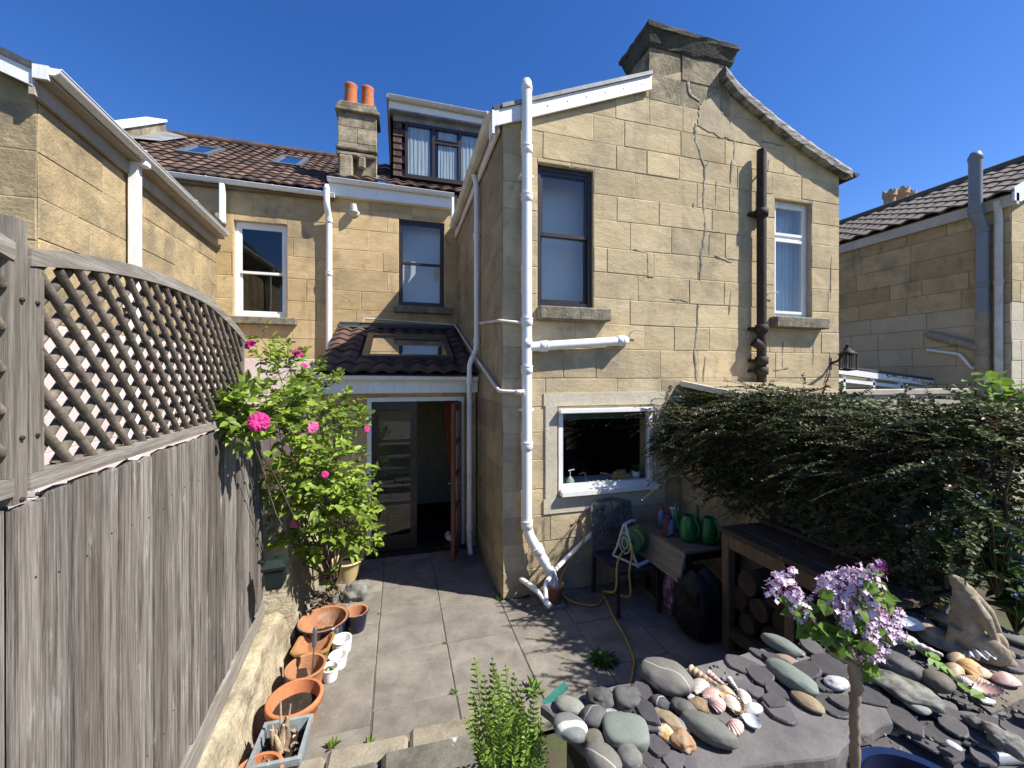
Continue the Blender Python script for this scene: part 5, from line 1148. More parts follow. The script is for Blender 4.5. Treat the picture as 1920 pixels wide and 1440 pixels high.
# ---- cotoneaster over the garden wall
M_cot = surf('cotoneaster_leaf', (.080, .108, .034), (.040, .058, .020), 20, tone=.55, rough=.55, bump=0, spec=.22, fine=.1, trans=.18)
M_cotr = surf('bronze_new_leaf', (.115, .070, .038), (.07, .045, .024), 20, tone=.4, rough=.4, bump=0, spec=.5, fine=.1, trans=.15)
M_cstem = surf('cotoneaster_twig', (.060, .042, .032), (.04, .03, .022), 10, tone=.3, rough=.8, bump=.2)
COT = empty('cotoneaster_shrub', (3.45, 2.6, 1.7), 'broad dark cotoneaster hanging over the garden wall with arching leafy sprays', 'shrub')
lv = MB(); st = MB(); rg = random.Random(61)
def spray(p, d, L, dens=1.0, droop=.35, lf=.017):
    d = Vector(d).normalized(); n = max(8, int(L/.016*dens)); pts = []; q = Vector(p); dirn = d.copy(); step = L/n
    wob = rv_(.25)
    for i in range(n+1):
        pts.append(q.copy()); dirn = (dirn + Vector((0, 0, -droop*step*1.6)) + wob*step*.5).normalized(); q = q + dirn*step
    st.tube(pts[::3] + [pts[-1]], [.0028*(1-.7*i/(len(pts[::3]))) for i in range(len(pts[::3])+1)], 4, 0, rg.random(), caps=False)
    bronze = rg.random() < .16; tn = rg.uniform(.2, .8)
    side = d.cross(Vector((0, 0, 1)));  side = side.normalized() if side.length > .05 else Vector((1, 0, 0)); roll = rg.uniform(-.7, .7); upn = (Vector((0, 0, 1)) + side*roll).normalized(); sd = d.cross(upn).normalized()
    for i in range(1, n+1):
        f = i/n
        for s in (1, -1):
            if rg.random() < .12: continue
            dd = (sd*s*.9 + rv_(.25) + d*.55 + upn*rg.uniform(-.2, .35)).normalized()
            l = lf*rg.uniform(.75, 1.25)*(1-.35*f); lv.leaf(pts[i], dd, (upn + rv_(.35)).normalized(), l, l*.78, .15, min(1, max(0, tn + rg.gauss(0, .18))), 1 if (bronze and f > .3) or (f > .9 and rg.random() < .5) else 0)
def rv_(s): return Vector((rg.gauss(0, s), rg.gauss(0, s), rg.gauss(0, s)))
def surf_pt(y, k):
    """profile of the mass across the wall: k = 0 far side, 1 hanging bottom on the patio side"""
    top = 2.20 + .10*math.sin(y*2.3) + .06*math.sin(y*5.1+1) - .27*max(0, min(1, (y-2.75)/.5))
    bot = 1.42 - .24*max(0, min(1, (3.4-y)/1.6)) + .08*math.sin(y*3.7)
    if k < .5:
        q = k/.5; return Vector((4.45 - 1.35*q, y, top - .10*(1-q)**2*2 + .03*math.sin(y*9 + q*6)))
    q = (k-.5)/.5; return Vector((3.10 - .22*math.sin(q*2.6) + .08*q, y, top - (top-bot)*q**1.1))
for i in range(1250):
    y = rg.uniform(1.40, 3.98); k = rg.choice((rg.uniform(.0, .5), rg.uniform(.45, 1.0), rg.uniform(.45, .95)))
    p = surf_pt(y, k); p = p + Vector((rg.uniform(0, .28), 0, rg.uniform(-.2, -.02)))
    if k < .5: d = Vector((-.65 + rg.gauss(0, .45), .20 + rg.gauss(0, .6), .20 + rg.gauss(0, .20)))
    else: d = Vector((-.70 + rg.gauss(0, .35), .30 + rg.gauss(0, .55), .10 - .5*(k-.5) + rg.gauss(0, .26)))
    spray(p, d, rg.uniform(.16, .42), .85, rg.uniform(.5, 1.4), rg.uniform(.028, .038))
for i in range(800):     # inner twigs and foliage that close the mass
    y = rg.uniform(1.45, 3.8); p = Vector((rg.uniform(3.15, 4.3), y, rg.uniform(1.45, 2.15))); spray(p, (rg.uniform(-1, 1), rg.uniform(-1, 1), rg.uniform(-.3, .3)), .38, .7, .3, .042)
for i in range(170):
    y = rg.uniform(1.62, 2.05); spray(Vector((rg.uniform(3.2, 3.85), y, rg.uniform(1.2, 2.0))), (rg.uniform(-.6, .6), rg.uniform(-.5, .4), rg.uniform(-.5, .2)), .35, .8, .6, .034)
for i in range(130):     # long free sprays reaching left and up along the edge
    y = rg.uniform(1.5, 4.0); p = surf_pt(y, rg.uniform(.30, .75)); spray(p, (-.8 + rg.gauss(0, .25), .55 + rg.gauss(0, .4), .22 + rg.gauss(0, .12)), rg.uniform(.35, .62), 1.0, rg.uniform(.5, .9), .023)
for (u0, v0, u1, v1, tt) in ((1330, 830, 1222, 905, 3.75), (1300, 800, 1220, 880, 3.9), (1320, 850, 1225, 930, 3.7), (1330, 790, 1240, 850, 3.8), (1290, 770, 1247, 735, 4.0), (1340, 880, 1270, 905, 3.6), (1360, 900, 1300, 940, 3.6), (1400, 930, 1340, 965, 3.5), (1320, 860, 1245, 840, 3.7), (1380, 790, 1270, 790, 3.7), (1290, 800, 1226, 900, 3.85)):
    a, b = on_t(u0, v0, tt-.05), on_t(u1, v1, tt); 
    for q in range(2): spray(a + rv_(.03), (b-a) + Vector((0,0,.06)) + rv_(.03), (b-a).length*rg.uniform(.95, 1.15), 1.1, .3, .022)
for i in range(30):
    y = rg.uniform(1.5, 3.9); a = Vector((3.6, y, 1.0)); b = surf_pt(y + rg.uniform(-.3, .3), rg.uniform(.3, .7)); st.tube([a, a*.4 + b*.6 + rv_(.08), b], [.012, .008, .004], 5, 0, .4)
lv.build('foliage', [M_cot, M_cotr], COT); st.build('branches', [M_cstem], COT)

# ---- ivy at the foot of the hedge
M_ivy = surf('ivy_leaf', (.028, .050, .016), (.018, .032, .012), 14, tone=.5, rough=.4, bump=.05, spec=.45, trans=.12)
mb = MB(); rg = random.Random(65)
for i in range(1500):
    y = rg.uniform(1.6, 3.3); z = rg.uniform(1.05, 1.55); x = 3.21 - rg.random()*.10 - .25*max(0, (2.4-y)/1.5)*rg.random(); s = rg.uniform(.03, .055)
    if y > 2.7 and z < 1.25 and rg.random() < .7: continue
    d = Vector((-.3, rg.uniform(-.6, .6), -1)).normalized(); n = Vector((-1, rg.uniform(-.5, .3), rg.uniform(0, .8)))
    for k in (-.8, 0, .8): mb.leaf((x, y, z), d + d.cross(n.normalized())*k, n, s*(1 if k == 0 else .75), s*.5, .1, rg.random())
for i in range(420):
    p = Vector((rg.uniform(3.14, 3.62), rg.uniform(1.80, 1.92), rg.uniform(.8, 1.95))); s = rg.uniform(.035, .06); d = Vector((rg.uniform(-.6, .6), -.3, -1)).normalized(); n = Vector((rg.uniform(-.6, .2), -1, rg.uniform(0, .8)))
    for k in (-.8, 0, .8): mb.leaf(p, d + d.cross(n.normalized())*k, n, s*(1 if k == 0 else .75), s*.5, .1, rg.random())
tag(mb.build('ivy', [M_ivy]), 'dark ivy', 'ivy', kind='stuff')
# bright leaves of a taller shrub behind the hedge
M_lime = surf('lime_leaf', (.20, .30, .045), (.13, .22, .03), 14, tone=.35, rough=.45, bump=.05, trans=.4)
BS = empty('shrub', on_t(1860, 760, 3.3), 'lime green broad leaves of a shrub that rises behind the cotoneaster at far right', 'shrub')
mb = MB(); st2 = MB()
for (u, v, t, n, r) in ((1828, 728, 3.0, 11, .10), (1872, 738, 3.0, 22, .16), (1895, 750, 2.9, 18, .14), (1862, 752, 3.0, 10, .1)):
    c = on_t(u, v, t); st2.tube([c + Vector((.1, .05, -.7)), c + Vector((.03, 0, -.2)), c], [.012, .009, .005], 6)
    for k in range(n): p = c + rv_(r*.5); mb.leaf(p, (rg.gauss(-.2, .6), rg.gauss(-.2, .6), rg.gauss(.1, .4)), (rg.gauss(.2, .4), rg.gauss(-.3, .4), 1), rg.uniform(.07, .11), rg.uniform(.06, .09), .15, rg.random())
mb.build('foliage', [M_lime], BS); st2.build('stems', [M_stem], BS)

# ---- alkanet: coarse green leaves and small blue flowers at the right
M_alk = surf('alkanet_leaf', (.075, .125, .030), (.045, .085, .022), 14, tone=.45, rough=.55, bump=.1, trans=.3)
M_blue = surf('blue_flower', (.10, .17, .62), (.08, .12, .5), 14, tone=.3, rough=.6, bump=0, trans=.2)
GA = 'alkanet plants with blue flowers'
def alkanet(u, v, t, n, spread, hgt, label, down=.5):
    c = on_t(u, v, t); O = empty('alkanet_plant', c - Vector((0, 0, down)), label, 'plant', GA)
    mb = MB(); s = MB(); b = c - Vector((0, 0, down)); fl = []
    for k in range(n):
        a = rg.uniform(0, 6.28); q = rg.random()**.6; tip = c + Vector((math.cos(a)*spread*q, math.sin(a)*spread*q, hgt*(rg.uniform(-.7, .8)))); m = b*.4 + tip*.6 + Vector((0, 0, .08))
        s.tube([b, m, tip], [.006, .004, .002], 5, 0, rg.random())
        for j in range(7):
            e = .3 + .7*j/6; p = (b*(1-e)**2 + m*2*e*(1-e) + tip*e*e); an = rg.uniform(0, 6.28); l = rg.uniform(.06, .13)*(1.15-.5*e)
            mb.leaf(p, (math.cos(an), math.sin(an), rg.uniform(-.1, .4)), (rg.gauss(0, .3), rg.gauss(-.2, .3), 1), l*1.15, l*.42, .25, rg.random(), 0, rg.uniform(.1, .4))
        f = MB()
        for j in range(rg.choice((0, 4, 5))):
            p = tip + rv_(.02); nn = (rv_(.5) + Vector((-.3, -.7, .5))).normalized(); x = nn.orthogonal().normalized(); y = nn.cross(x)
            for w in range(5): g = 2*math.pi*w/5; d = x*math.cos(g) + y*math.sin(g); f.leaf(p, d, nn, .0085, .008, .0, rg.random())
        if f.v: fl.append(f)
    mb.build('leaves', [M_alk], O); s.build('stems', [M_stem], O); [f.build('flower_cluster', [M_blue], O) for f in fl]
alkanet(1745, 1000, 2.6, 22, .26, .20, 'alkanet with blue flowers just right of the potting table end')
alkanet(1870, 960, 2.35, 26, .30, .26, 'tallest alkanet at the right edge with most of the blue flowers')
alkanet(1905, 1075, 2.35, 22, .22, .18, 'low alkanet behind the stone hare at the right edge', .35)
alkanet(1765, 1060, 2.75, 16, .20, .13, 'small alkanet behind the stone hare, beside the old table', .3)

# ---- fern between the steps and the slate-topped bed
M_fern = surf('fern_frond', (.25, .36, .055), (.15, .25, .04), 14, tone=.4, rough=.55, bump=0, trans=.35)
FB = Vector((.50, 1.80, 0)); FERN = empty('fern', FB, 'upright bright green fern between the steps and the slate slab', 'fern')
mb = MB(); st = MB(); rg = random.Random(71)
def frond(b, tip, bend, wid, n=30, curl=False):
    pts = []; 
    for k in range(n+1): q = k/n; pts.append(b*(1-q) + tip*q + bend*math.sin(q*math.pi*.9)*.5 + Vector((0, 0, .03*math.sin(q*3.1))))
    st.tube(pts[::3] + [pts[-1]], [.004*(1-.75*i/(n/3)) for i in range(len(pts[::3])+1)], 5, 0, .5)
    ax = (tip-b).normalized(); view = Vector((-.25, -.9, .35)).normalized(); sd = ax.cross((view + rv(.35)).normalized()).normalized(); nn = sd.cross(ax)
    tn = rg.uniform(.3, .75)
    for k in range(4, n+1):
        q = k/n; w = wid*math.sin(math.pi*min(1, (q-.06))**.8)**.75 if q < .97 else wid*.12
        w = max(w, wid*.08)
        for s in (1, -1):
            d = (sd*s + ax*.45 + nn*rg.uniform(-.25, .3)).normalized(); mb.leaf(pts[k], d, (nn + rv(.2)).normalized(), w*rg.uniform(.85, 1.1), .017, .2, min(1, max(0, tn + rg.gauss(0, .15))), 0, .25)
for (u, v, t) in ((893, 1238, 1.98), (922, 1238, 1.95), (948, 1250, 2.0), (908, 1265, 1.85), (935, 1270, 1.82), (962, 1262, 1.9), (978, 1285, 1.8), (900, 1310, 1.75), (1000, 1290, 1.85), (925, 1320, 1.7), (960, 1320, 1.7), (985, 1335, 1.65), (890, 1350, 1.75), (1005, 1360, 1.6), (940, 1360, 1.6), (915, 1290, 1.9), (970, 1375, 1.5), (990, 1400, 1.45), (950, 1290, 1.75), (930, 1400, 1.5), (905, 1390, 1.62), (880, 1300, 1.85), (915, 1345, 1.7), (950, 1330, 1.75), (975, 1310, 1.8), (1000, 1330, 1.72), (1015, 1380, 1.55), (900, 1420, 1.55), (960, 1420, 1.42), (985, 1360, 1.6), (1020, 1420, 1.45), (945, 1400, 1.6), (890, 1385, 1.7), (870, 1345, 1.8), (925, 1255, 2.0), (1010, 1345, 1.65), (1000, 1425, 1.5), (970, 1345, 1.66), (935, 1370, 1.66)):
    tip = on_t(u, v, t); b = FB + Vector((rg.uniform(-.07, .12), rg.uniform(-.12, .06), .05)); frond(b, tip, Vector((rg.uniform(-.04, .04), rg.uniform(-.05, .05), 0)), rg.uniform(.048, .070))
mb.build('fronds', [M_fern], FERN); st.build('stalks', [M_stem], FERN)
# weeds in the paving
M_weed = surf('weed_leaf', (.10, .17, .03), (.06, .11, .02), 14, tone=.45, rough=.55, bump=0, trans=.3)
def tuft(u, v, n, L, Wd, label, mat=M_weed, flat=.5):
    c = on_z(u, v, .0); mb = MB()
    for k in range(n):
        a = rg.uniform(0, 6.28); e = rg.uniform(.15, 1.0)
        mb.leaf(c + Vector((math.cos(a), math.sin(a), 0))*rg.random()*L*.35 + Vector((0,0,.004)), (math.cos(a), math.sin(a), e*flat + .12), (-math.cos(a)*.4, -math.sin(a)*.4, 1), L*rg.uniform(.5, 1.1), Wd*rg.uniform(.7, 1.2), .2, rg.random(), 0, rg.uniform(0, .5))
    tag(mb.build('weed_tuft', [mat]), label, 'weed', 'weeds growing in the paving joints')
tuft(1131, 1240, 120, .105, .022, 'largest dark green weed rosette growing between the paving slabs in the shade')
tuft(940, 1122, 60, .06, .02, 'low weeds at the foot of the wing corner by the drain', flat=.8); tuft(985, 1118, 36, .05, .018, 'tiny weeds along the wall foot left of the drain', flat=.8)
tuft(622, 1405, 9, .075, .02, 'single upright green shoot by the kerb near the square planter', M_lime, 2.2); tuft(692, 1398, 10, .05, .02, 'short green sprouts at the kerb beside the patio joint', M_lime, 1.6)
tuft(712, 1152, 8, .025, .008, 'speck of moss at a crossing of slab joints near the blue pots'); tuft(836, 1206, 9, .03, .009, 'speck of moss at a crossing of slab joints in mid patio'); tuft(852, 1298, 14, .035, .010, 'moss at the slab joint crossing left of the fern'); tuft(960, 1176, 8, .03, .008, 'speck of moss on the slab joint below the wing corner')
tuft(1000, 1300, 18, .10, .03, 'young green shoot beside the green plastic strip', M_lime, 1.6)
# ---------------------------------------------------------------- the corner by the kitchen window: drain, hose, chair, tables
rg = random.Random(81)
M_drain = surf('grey_drain_plastic', (.30,.30,.30), (.2,.2,.2), 6, tone=0, rough=.6, bump=.1)
GU = empty('drain_gully', on_z(1036, 1132), 'grey square drain grate with brown clay collar where the white pipes end', 'drain')
p = on_z(1036, 1132); mb = MB()
for k in range(6): mb.box(p + Vector((-.075 + k*.03, 0, .012)), (.012, .17, .022), None)
for s in (-1, 1): mb.box(p + Vector((0, s*.09, .012)), (.19, .012, .024), None); mb.box(p + Vector((s*.095, 0, .0125)), (.012, .19, .025), None)
mb.build('grate', [M_drain], GU)
q = Vector((1.55, YK-.175, 0)); mb = MB(); mb.lathe([(.075, 0), (.085, .0), (.10, .16), (.11, .17), (.11, .19), (.09, .19), (.075, .1)], q, 20); mb.build('collar', [M_terra_d], GU)
mb = MB(); pipe(mb, [(1.23, YK-.05, .22), on_t(1008, 1108, 4.0), on_t(1032, 1138, 3.9)], .026, 10); mb.build('waste_pipe', [M_white], HOUSE)['label'] = 'low white waste pipe running down into the drain'
mb = MB(); pipe(mb, [on_y(1110, 1000, YK-.04), on_y(1045, 1064, YK-.10), on_t(1022, 1095, 4.0), on_t(1024, 1134, 3.92)], .024, 10); mb.build('waste_pipe', [M_white], HOUSE)['label'] = 'slanting white waste pipe behind the chair'
mb = MB(); a, b = on_y(1088, 972, YK-.03), on_z(957, 1124, .01); mb.tube([b, b*.5 + a*.5 + Vector((0, -.015, 0)), a], .0085, 7)
tag(mb.build('garden_cane', [M_dead]), 'thin bamboo cane leaning on the wall behind the white soil stack', 'cane')
# outside tap
TP = empty('garden_tap', on_y(1086, 985, YK), 'small brass outside tap on the wall left of the chair back', 'tap')
t0 = on_y(1086, 972, YK); mb = MB(); M_brass = surf('old_brass', (.35,.26,.13), (.2,.15,.08), 8, tone=0, rough=.45, metal=.8, bump=.1)
mb.tube([t0, t0 + Vector((0, -.07, 0)), t0 + Vector((0, -.09, -.03)), t0 + Vector((0, -.09, -.07))], .013, 10); mb.tube([t0 + Vector((0, -.06, 0)), t0 + Vector((0, -.06, .045))], .008, 8); mb.bar(t0 + Vector((-.03, -.06, .05)), t0 + Vector((.03, -.06, .05)), .008, .012)
mb.build('tap_body', [M_brass], TP)
# yellow hose: tap -> down the wall -> loop by the chair -> reel; a second run across the patio
def smooth(P, n=8):
    out = []
    for i in range(len(P)-1):
        p0, p1, p2, p3 = P[max(i-1, 0)], P[i], P[i+1], P[min(i+2, len(P)-1)]
        for k in range(n): q = k/n; out.append(.5*((2*p1) + (p2-p0)*q + (2*p0-5*p1+4*p2-p3)*q*q + (3*p1-p0-3*p2+p3)*q**3))
    return out + [P[-1]]
M_hose = surf('yellow_hose', (.42, .29, .075), (.34, .225, .06), 8, tone=0, rough=.5, bump=.05, fine=.06)
CX, CY = 2.06, 3.47          # front left foot of the chair
rc = Vector((2.27, 3.66, .66))
mb = MB(); hr = .0105
P = [t0 + Vector((0, -.09, -.07)), t0 + Vector((.0, -.10, -.22)), on_y(1070, 1050, YK-.08), on_y(1052, 1085, YK-.14), on_z(1058, 1118, .05), on_z(1085, 1132, .012), on_z(1120, 1134, .012), on_z(1143, 1110, .02), Vector((2.14, 3.42, .22)), Vector((2.13, 3.40, .46)), Vector((2.17, 3.42, .60)), Vector((2.22, 3.50, .66)), rc + Vector((-.02, -.08, .02))]
P = smooth(P, 10); mb.tube(P, hr, 8)
P2 = [rc + Vector((-.03, -.05, -.06)), Vector((2.10, 3.50, .60)), Vector((2.02, 3.44, .52)), Vector((1.99, 3.42, .30)), on_z(1130, 1110, .02), on_z(1138, 1128, .015), on_z(1150, 1155, .012), on_z(1172, 1195, .012), on_z(1188, 1235, .012), on_z(1187, 1258, .012), on_z(1180, 1290, .012), on_z(1165, 1330, .012)]
mb.tube(smooth(P2, 10), hr, 8)
tag(mb.build('garden_hose', [M_hose]), 'yellow hose looping from the tap to the reel and across the patio', 'hose')

# black garden chair with leaf pattern back
M_blk = surf('black_plastic', (.040, .040, .044), (.030, .030, .034), 6, tone=.05, rough=.35, bump=.05, spec=.5, fine=.08)
CHR = empty('garden_chair', (2.27, 3.72, 0), 'black garden chair with pierced leaf pattern back under the kitchen window', 'chair')
cw, cdp = .46, .46
Tc = lambda x, y, z: Vector((2.04 + x, 3.48 + y - x*.06, z))
mb = MB()
for k in range(8): mb.bar(Tc(.03, .02 + k*.058, .435), Tc(cw-.03, .02 + k*.058, .435), .046, .018, (0,0,1))
for a, b in (((0,0), (cw,0)), ((0,cdp), (cw,cdp)), ((0,0), (0,cdp)), ((cw,0), (cw,cdp))): mb.bar(Tc(*a, .432), Tc(*b, .432), .032, .035)
mb.build('seat', [M_blk], CHR)
for (x, y) in ((.01, .01), (cw-.01, .01)):
    mb = MB(); mb.bar(Tc(x, y-.02, 0), Tc(x, y, .43), .036, .036); mb.build('leg', [M_blk], CHR)
Tb = lambda x, z: Tc(x*1.0, cdp + .0 + (z-.45)*.16, z)
for s, x in ((-1, .0), (1, cw)):
    mb = MB(); mb.bar(Tc(x, cdp+.03, 0), Tc(x, cdp, .45), .036, .036); mb.build('leg', [M_blk], CHR)
def plate(mb, pts, w, th=.014, c=None):
    for i in range(len(pts)-1): mb.bar(Tb(*pts[i]), Tb(*pts[i+1]), w, th, (0, 1, 0))
mb = MB(); top = [(x, .93 + .045*math.sin(math.pi*x/cw)) for x in [cw*k/10 for k in range(11)]]
plate(mb, [(0, .45)] + top + [(cw, .45)], .034, .022); plate(mb, [(0, .50), (cw, .50)], .03, .02)
vines = (((.04, .50), (.10, .62), (.09, .75), (.14, .92)), ((.14, .50), (.2, .60), (.26, .72), (.24, .95)), ((.34, .50), (.30, .62), (.36, .78), (.40, .93)), ((.0, .70), (.10, .72), (.22, .82), (.36, .86), (cw, .80)), ((0, .58), (.12, .6), (.24, .55), (cw, .62)), ((.10, .85), (.2, .78), (.34, .70), (cw, .70)))
for v in vines:
    pts = smooth([Vector((x, z, 0)) for x, z in v], 5); plate(mb, [(p.x, p.y) for p in pts], .014, .014)
for k in range(34):
    x, z = rg.uniform(.05, cw-.05), rg.uniform(.54, .90); a = rg.uniform(0, 3.14); L, w = rg.uniform(.035, .06), rg.uniform(.014, .022)
    pl = [(x + math.cos(a)*L*math.cos(t) - math.sin(a)*w*math.sin(t), z + math.sin(a)*L*math.cos(t) + math.cos(a)*w*math.sin(t)) for t in [i*math.pi/5 for i in range(10)]]
    mb.prism(pl, lambda x, z, d: Tb(x, z) + Vector((0, d, 0)), -.008, .006)
mb.build('backrest', [surf('sunlit_black_plastic', (.11, .11, .118), (.07, .07, .076), 6, tone=.1, rough=.42, bump=.05, spec=.5, fine=.08)], CHR)  # backrest colour raised above the other chair parts to paint in sunlight
# hose reel on the chair
HR = empty('hose_reel', (2.28, 3.66, .45), 'hose reel with green drum and pale grey frame sitting on the black chair', 'hose reel')
M_reelf = surf('pale_grey_plastic', (.50,.50,.49), (.42,.42,.41), 5, tone=.03, rough=.5, bump=.05)
M_reelg = surf('green_plastic', (.012, .13, .05), (.010, .10, .04), 6, tone=.03, rough=.4, bump=.05, spec=.5)
mb = MB(); ax = Vector((.93, .36, 0)).normalized(); ay = Vector((-ax.y, ax.x, 0)); c = Vector((2.30, 3.66, .645))
for s in (-.085,):
    b = c + ax*s
    for f in (-1, 1): mb.tube([b + Vector((0,0,.19)) + ay*f*.01, b + ay*f*.10 + Vector((0,0,-.08)), b + ay*f*.15 + Vector((0,0,-.175))], .013, 8)
    mb.tube([b + ay*-.15 + Vector((0,0,-.178)), b + ay*.15 + Vector((0,0,-.178))], .013, 8)
    for r_ in (.045, .085): mb.tube([b + ay*(r_*.8)*math.cos(k*.4189) + Vector((0,0,r_*math.sin(k*.4189)*1.25)) for k in range(15)], .007, 6, closed=True)
b2 = c + ax*.10
mb.tube([c + ax*-.085 + Vector((0,0,.19)), c + ax*.02 + Vector((0,0,.205)), c + ax*.08 + Vector((0,0,.195))], .014, 8)
mb.tube([c + ax*-.085 + ay*-.15 + Vector((0,0,-.178)), c + ax*.0 + ay*-.15 + Vector((0,0,-.18)), c + ax*.16 + ay*-.15 + Vector((0,0,-.178))], .02, 10)
mb.build('frame', [M_reelf], HR)
Mx = Matrix((ay, Vector((0,0,1)), ax)).transposed()
mb = MB()
for s in (.0, .12): mb.lathe([(.0, 0), (.03, 0), (.03, .004), (.075, .006), (.125, .0), (.13, .004), (.13, .012), (.075, .012), (0, .012)], c + ax*s, 28, M=Mx)
mb.lathe([(.045, 0), (.045, .12)], c, 20, M=Mx); mb.build('drum', [M_reelg], HR)
mb = MB()
for i in range(5):
    for l in range(3):
        o = c + ax*(.022 + i*.021); r_ = .055 + l*.018; mb.tube([o + ay*r_*math.cos(k*.2618) + Vector((0,0,r_*math.sin(k*.2618))) for k in range(24)], .0105, 6, closed=True)
mb.build('hose_coil', [M_hose], HR)

# drop leaf table with watering cans
M_oldwood = surf('grey_old_wood', (.19, .155, .12), (.10, .08, .062), 5, (.7, 9, 9), tone=.2, rough=.9, bump=.4, bscale=16, bst=(.7, 10, 10), bdist=.005, fine=.25, fscale=30)
DT = empty('drop_leaf_table', (2.85, 3.45, 0), 'old drop leaf table in the wall corner with watering cans on top', 'table')
mb = MB()
for k in range(3): mb.box((2.62 + k*.235, 3.47, .735), (.232, .78, .025), None, 0, rg.random(), .003)
mb.build('table_top', [M_oldwood], DT)
mb = MB(); P0, P1 = Vector((2.50, 3.08, .733)), Vector((2.50, 3.86, .733)); lo = Vector((-.06, 0, -.26))
mb.grid([[P0, P1], [P0 + lo, P1 + lo]], 0, .7, False); mb.grid([[P1 + Vector((.02,0,-.004)), P0 + Vector((.02,0,-.004))], [P1 + lo + Vector((.02,0,0)), P0 + lo + Vector((.02,0,0))]], 0, .7, False)
for a in (P0, P1): mb.face([a, a + lo, a + lo + Vector((.02,0,0)), a + Vector((.02,0,-.004))])
mb.face([P0 + lo, P1 + lo, P1 + lo + Vector((.02,0,0)), P0 + lo + Vector((.02,0,0))]); mb.build('drop_leaf', [surf('pale_drop_leaf', (.24, .21, .17), (.15, .125, .10), 5, (9, .7, 9), tone=.1, rough=.9, bump=.3, fine=.25, fscale=30)], DT)
for (x, y) in ((2.6, 3.14), (2.6, 3.8), (3.15, 3.14), (3.15, 3.8)):
    mb = MB(); mb.lathe([(0, 0), (.02, 0), (.028, .1), (.022, .3), (.03, .55), (.03, .72)], (x, y, 0), 10); mb.build('leg', [M_brown], DT)
mb = MB(); mb.box((2.88, 3.47, .66), (.52, .60, .11), None); mb.build('apron', [M_brown], DT)
M_can = surf('green_can_plastic', (.010, .13, .030), (.008, .10, .025), 6, tone=.03, rough=.33, bump=.05, spec=.5, fine=.05)
GC = 'green watering cans on the drop leaf table'
def can(u, v, h, r, label, rz):
    p = on_z(u, v, .749); o = empty('watering_can', p, label, 'watering can', GC, rz)
    mb = MB(); mb.lathe([(0, 0), (r*.82, 0), (r*.98, h*.12), (r*1.02, h*.35), (r*.9, h*.65), (r*.66, h*.88), (r*.60, h*.93), (r*.57, h*.93), (r*.6, h*.86), (r*.85, h*.5), (0, h*.3)], seg=24, sx=1, sy=.85)
    mb.build('can_body', [M_can], o, local=True)
    mb = MB(); mb.tube(smooth([Vector((0, -r*.80, h*.18)), Vector((0, -r*1.12, h*.35)), Vector((0, -r*1.08, h*.62)), Vector((0, -r*.55, h*.90))], 6), [.011]*19, 10); mb.build('handle', [M_can], o, local=True)
    mb = MB(); mb.tube(smooth([Vector((0, r*.7, h*.2)), Vector((0, r*1.3, h*.55)), Vector((0, r*1.45, h*1.12))], 6), [.02 - .0009*i for i in range(13)], 10); mb.lathe([(.012, 0), (.014, .03), (0, .032)], (0, r*1.45, h*1.12), 8); mb.build('spout', [M_can], o, local=True)
can(1291, 1013, .27, .092, 'green watering can on the left, next to the spray bottles', .35); can(1330, 1018, .27, .088, 'green watering can on the right, at the table corner by the post', .25)
# bottles
M_bl = surf('blue_label', (.10,.17,.36), (.08,.14,.3), 5, tone=0, rough=.4, bump=0); M_pur = surf('dark_plum_plastic', (.06,.02,.05), (.05,.015,.04), 5, tone=0, rough=.35, bump=0)
M_lab = surf('white_label', (.50,.55,.66), (.4,.45,.56), 12, tone=0, rough=.5, bump=0, stains=(((.12,.05,.12), 14, (1,1,3), .55, .6, .8),))
o = empty('weedkiller_bottle', on_z(1252, 1003, .749), 'plum coloured jerrycan style bottle with white label standing on the table', 'bottle', None, .5)
mb = MB(); mb.prism([(-.06, 0), (.06, 0), (.06, .13), (.045, .18), (.0, .20), (-.06, .15)], lambda a, b, d: Vector((a, d, b)), -.03, .03, 0); mb.prism([(-.052, .015), (.052, .015), (.052, .12), (.035, .16), (-.01, .165), (-.052, .12)], lambda a, b, d: Vector((a, d, b)), -.032, -.0305, 1); mb.tube([(.035, 0, .18), (.035, 0, .21)], .014, 10, 0); mb.build('bottle_body', [M_pur, M_lab], o, local=True)
o = empty('spray_bottle', on_z(1266, 994, .749), 'teal trigger spray bottle behind the labelled bottle on the table', 'bottle', None, .9)
mb = MB(); mb.lathe([(0, 0), (.04, 0), (.042, .02), (.042, .13), (.03, .17), (.014, .19), (.014, .205), (0, .205)], seg=18); mb.build('bottle_body', [surf('teal_plastic', (.03,.19,.17), (.025,.15,.14), 5, tone=0, rough=.3, bump=0)], o, local=True)
mb = MB(); mb.box((.0, .01, .225), (.02, .085, .03), None, 0, .5, .006); mb.bar((0, .035, .215), (0, .025, .17), .01, .012); mb.build('trigger_head', [M_reelf], o, local=True)
o = empty('bottle', on_z(1241, 990, .749), 'slim blue and red bottle half hidden by the labelled bottle', 'bottle')
mb = MB(); mb.lathe([(0, 0), (.035, 0), (.035, .16), (.02, .19), (.015, .20), (.015, .225), (0, .225)], seg=16); mb.build('bottle_body', [M_bl], o, local=True)
mb = MB(); mb.lathe([(.0, .199), (.018, .199), (.018, .23), (0, .23)], seg=12); mb.build('cap', [surf('red_cap', (.4,.05,.04), (.3,.04,.03), 5, tone=0, rough=.4, bump=0)], o, local=True)
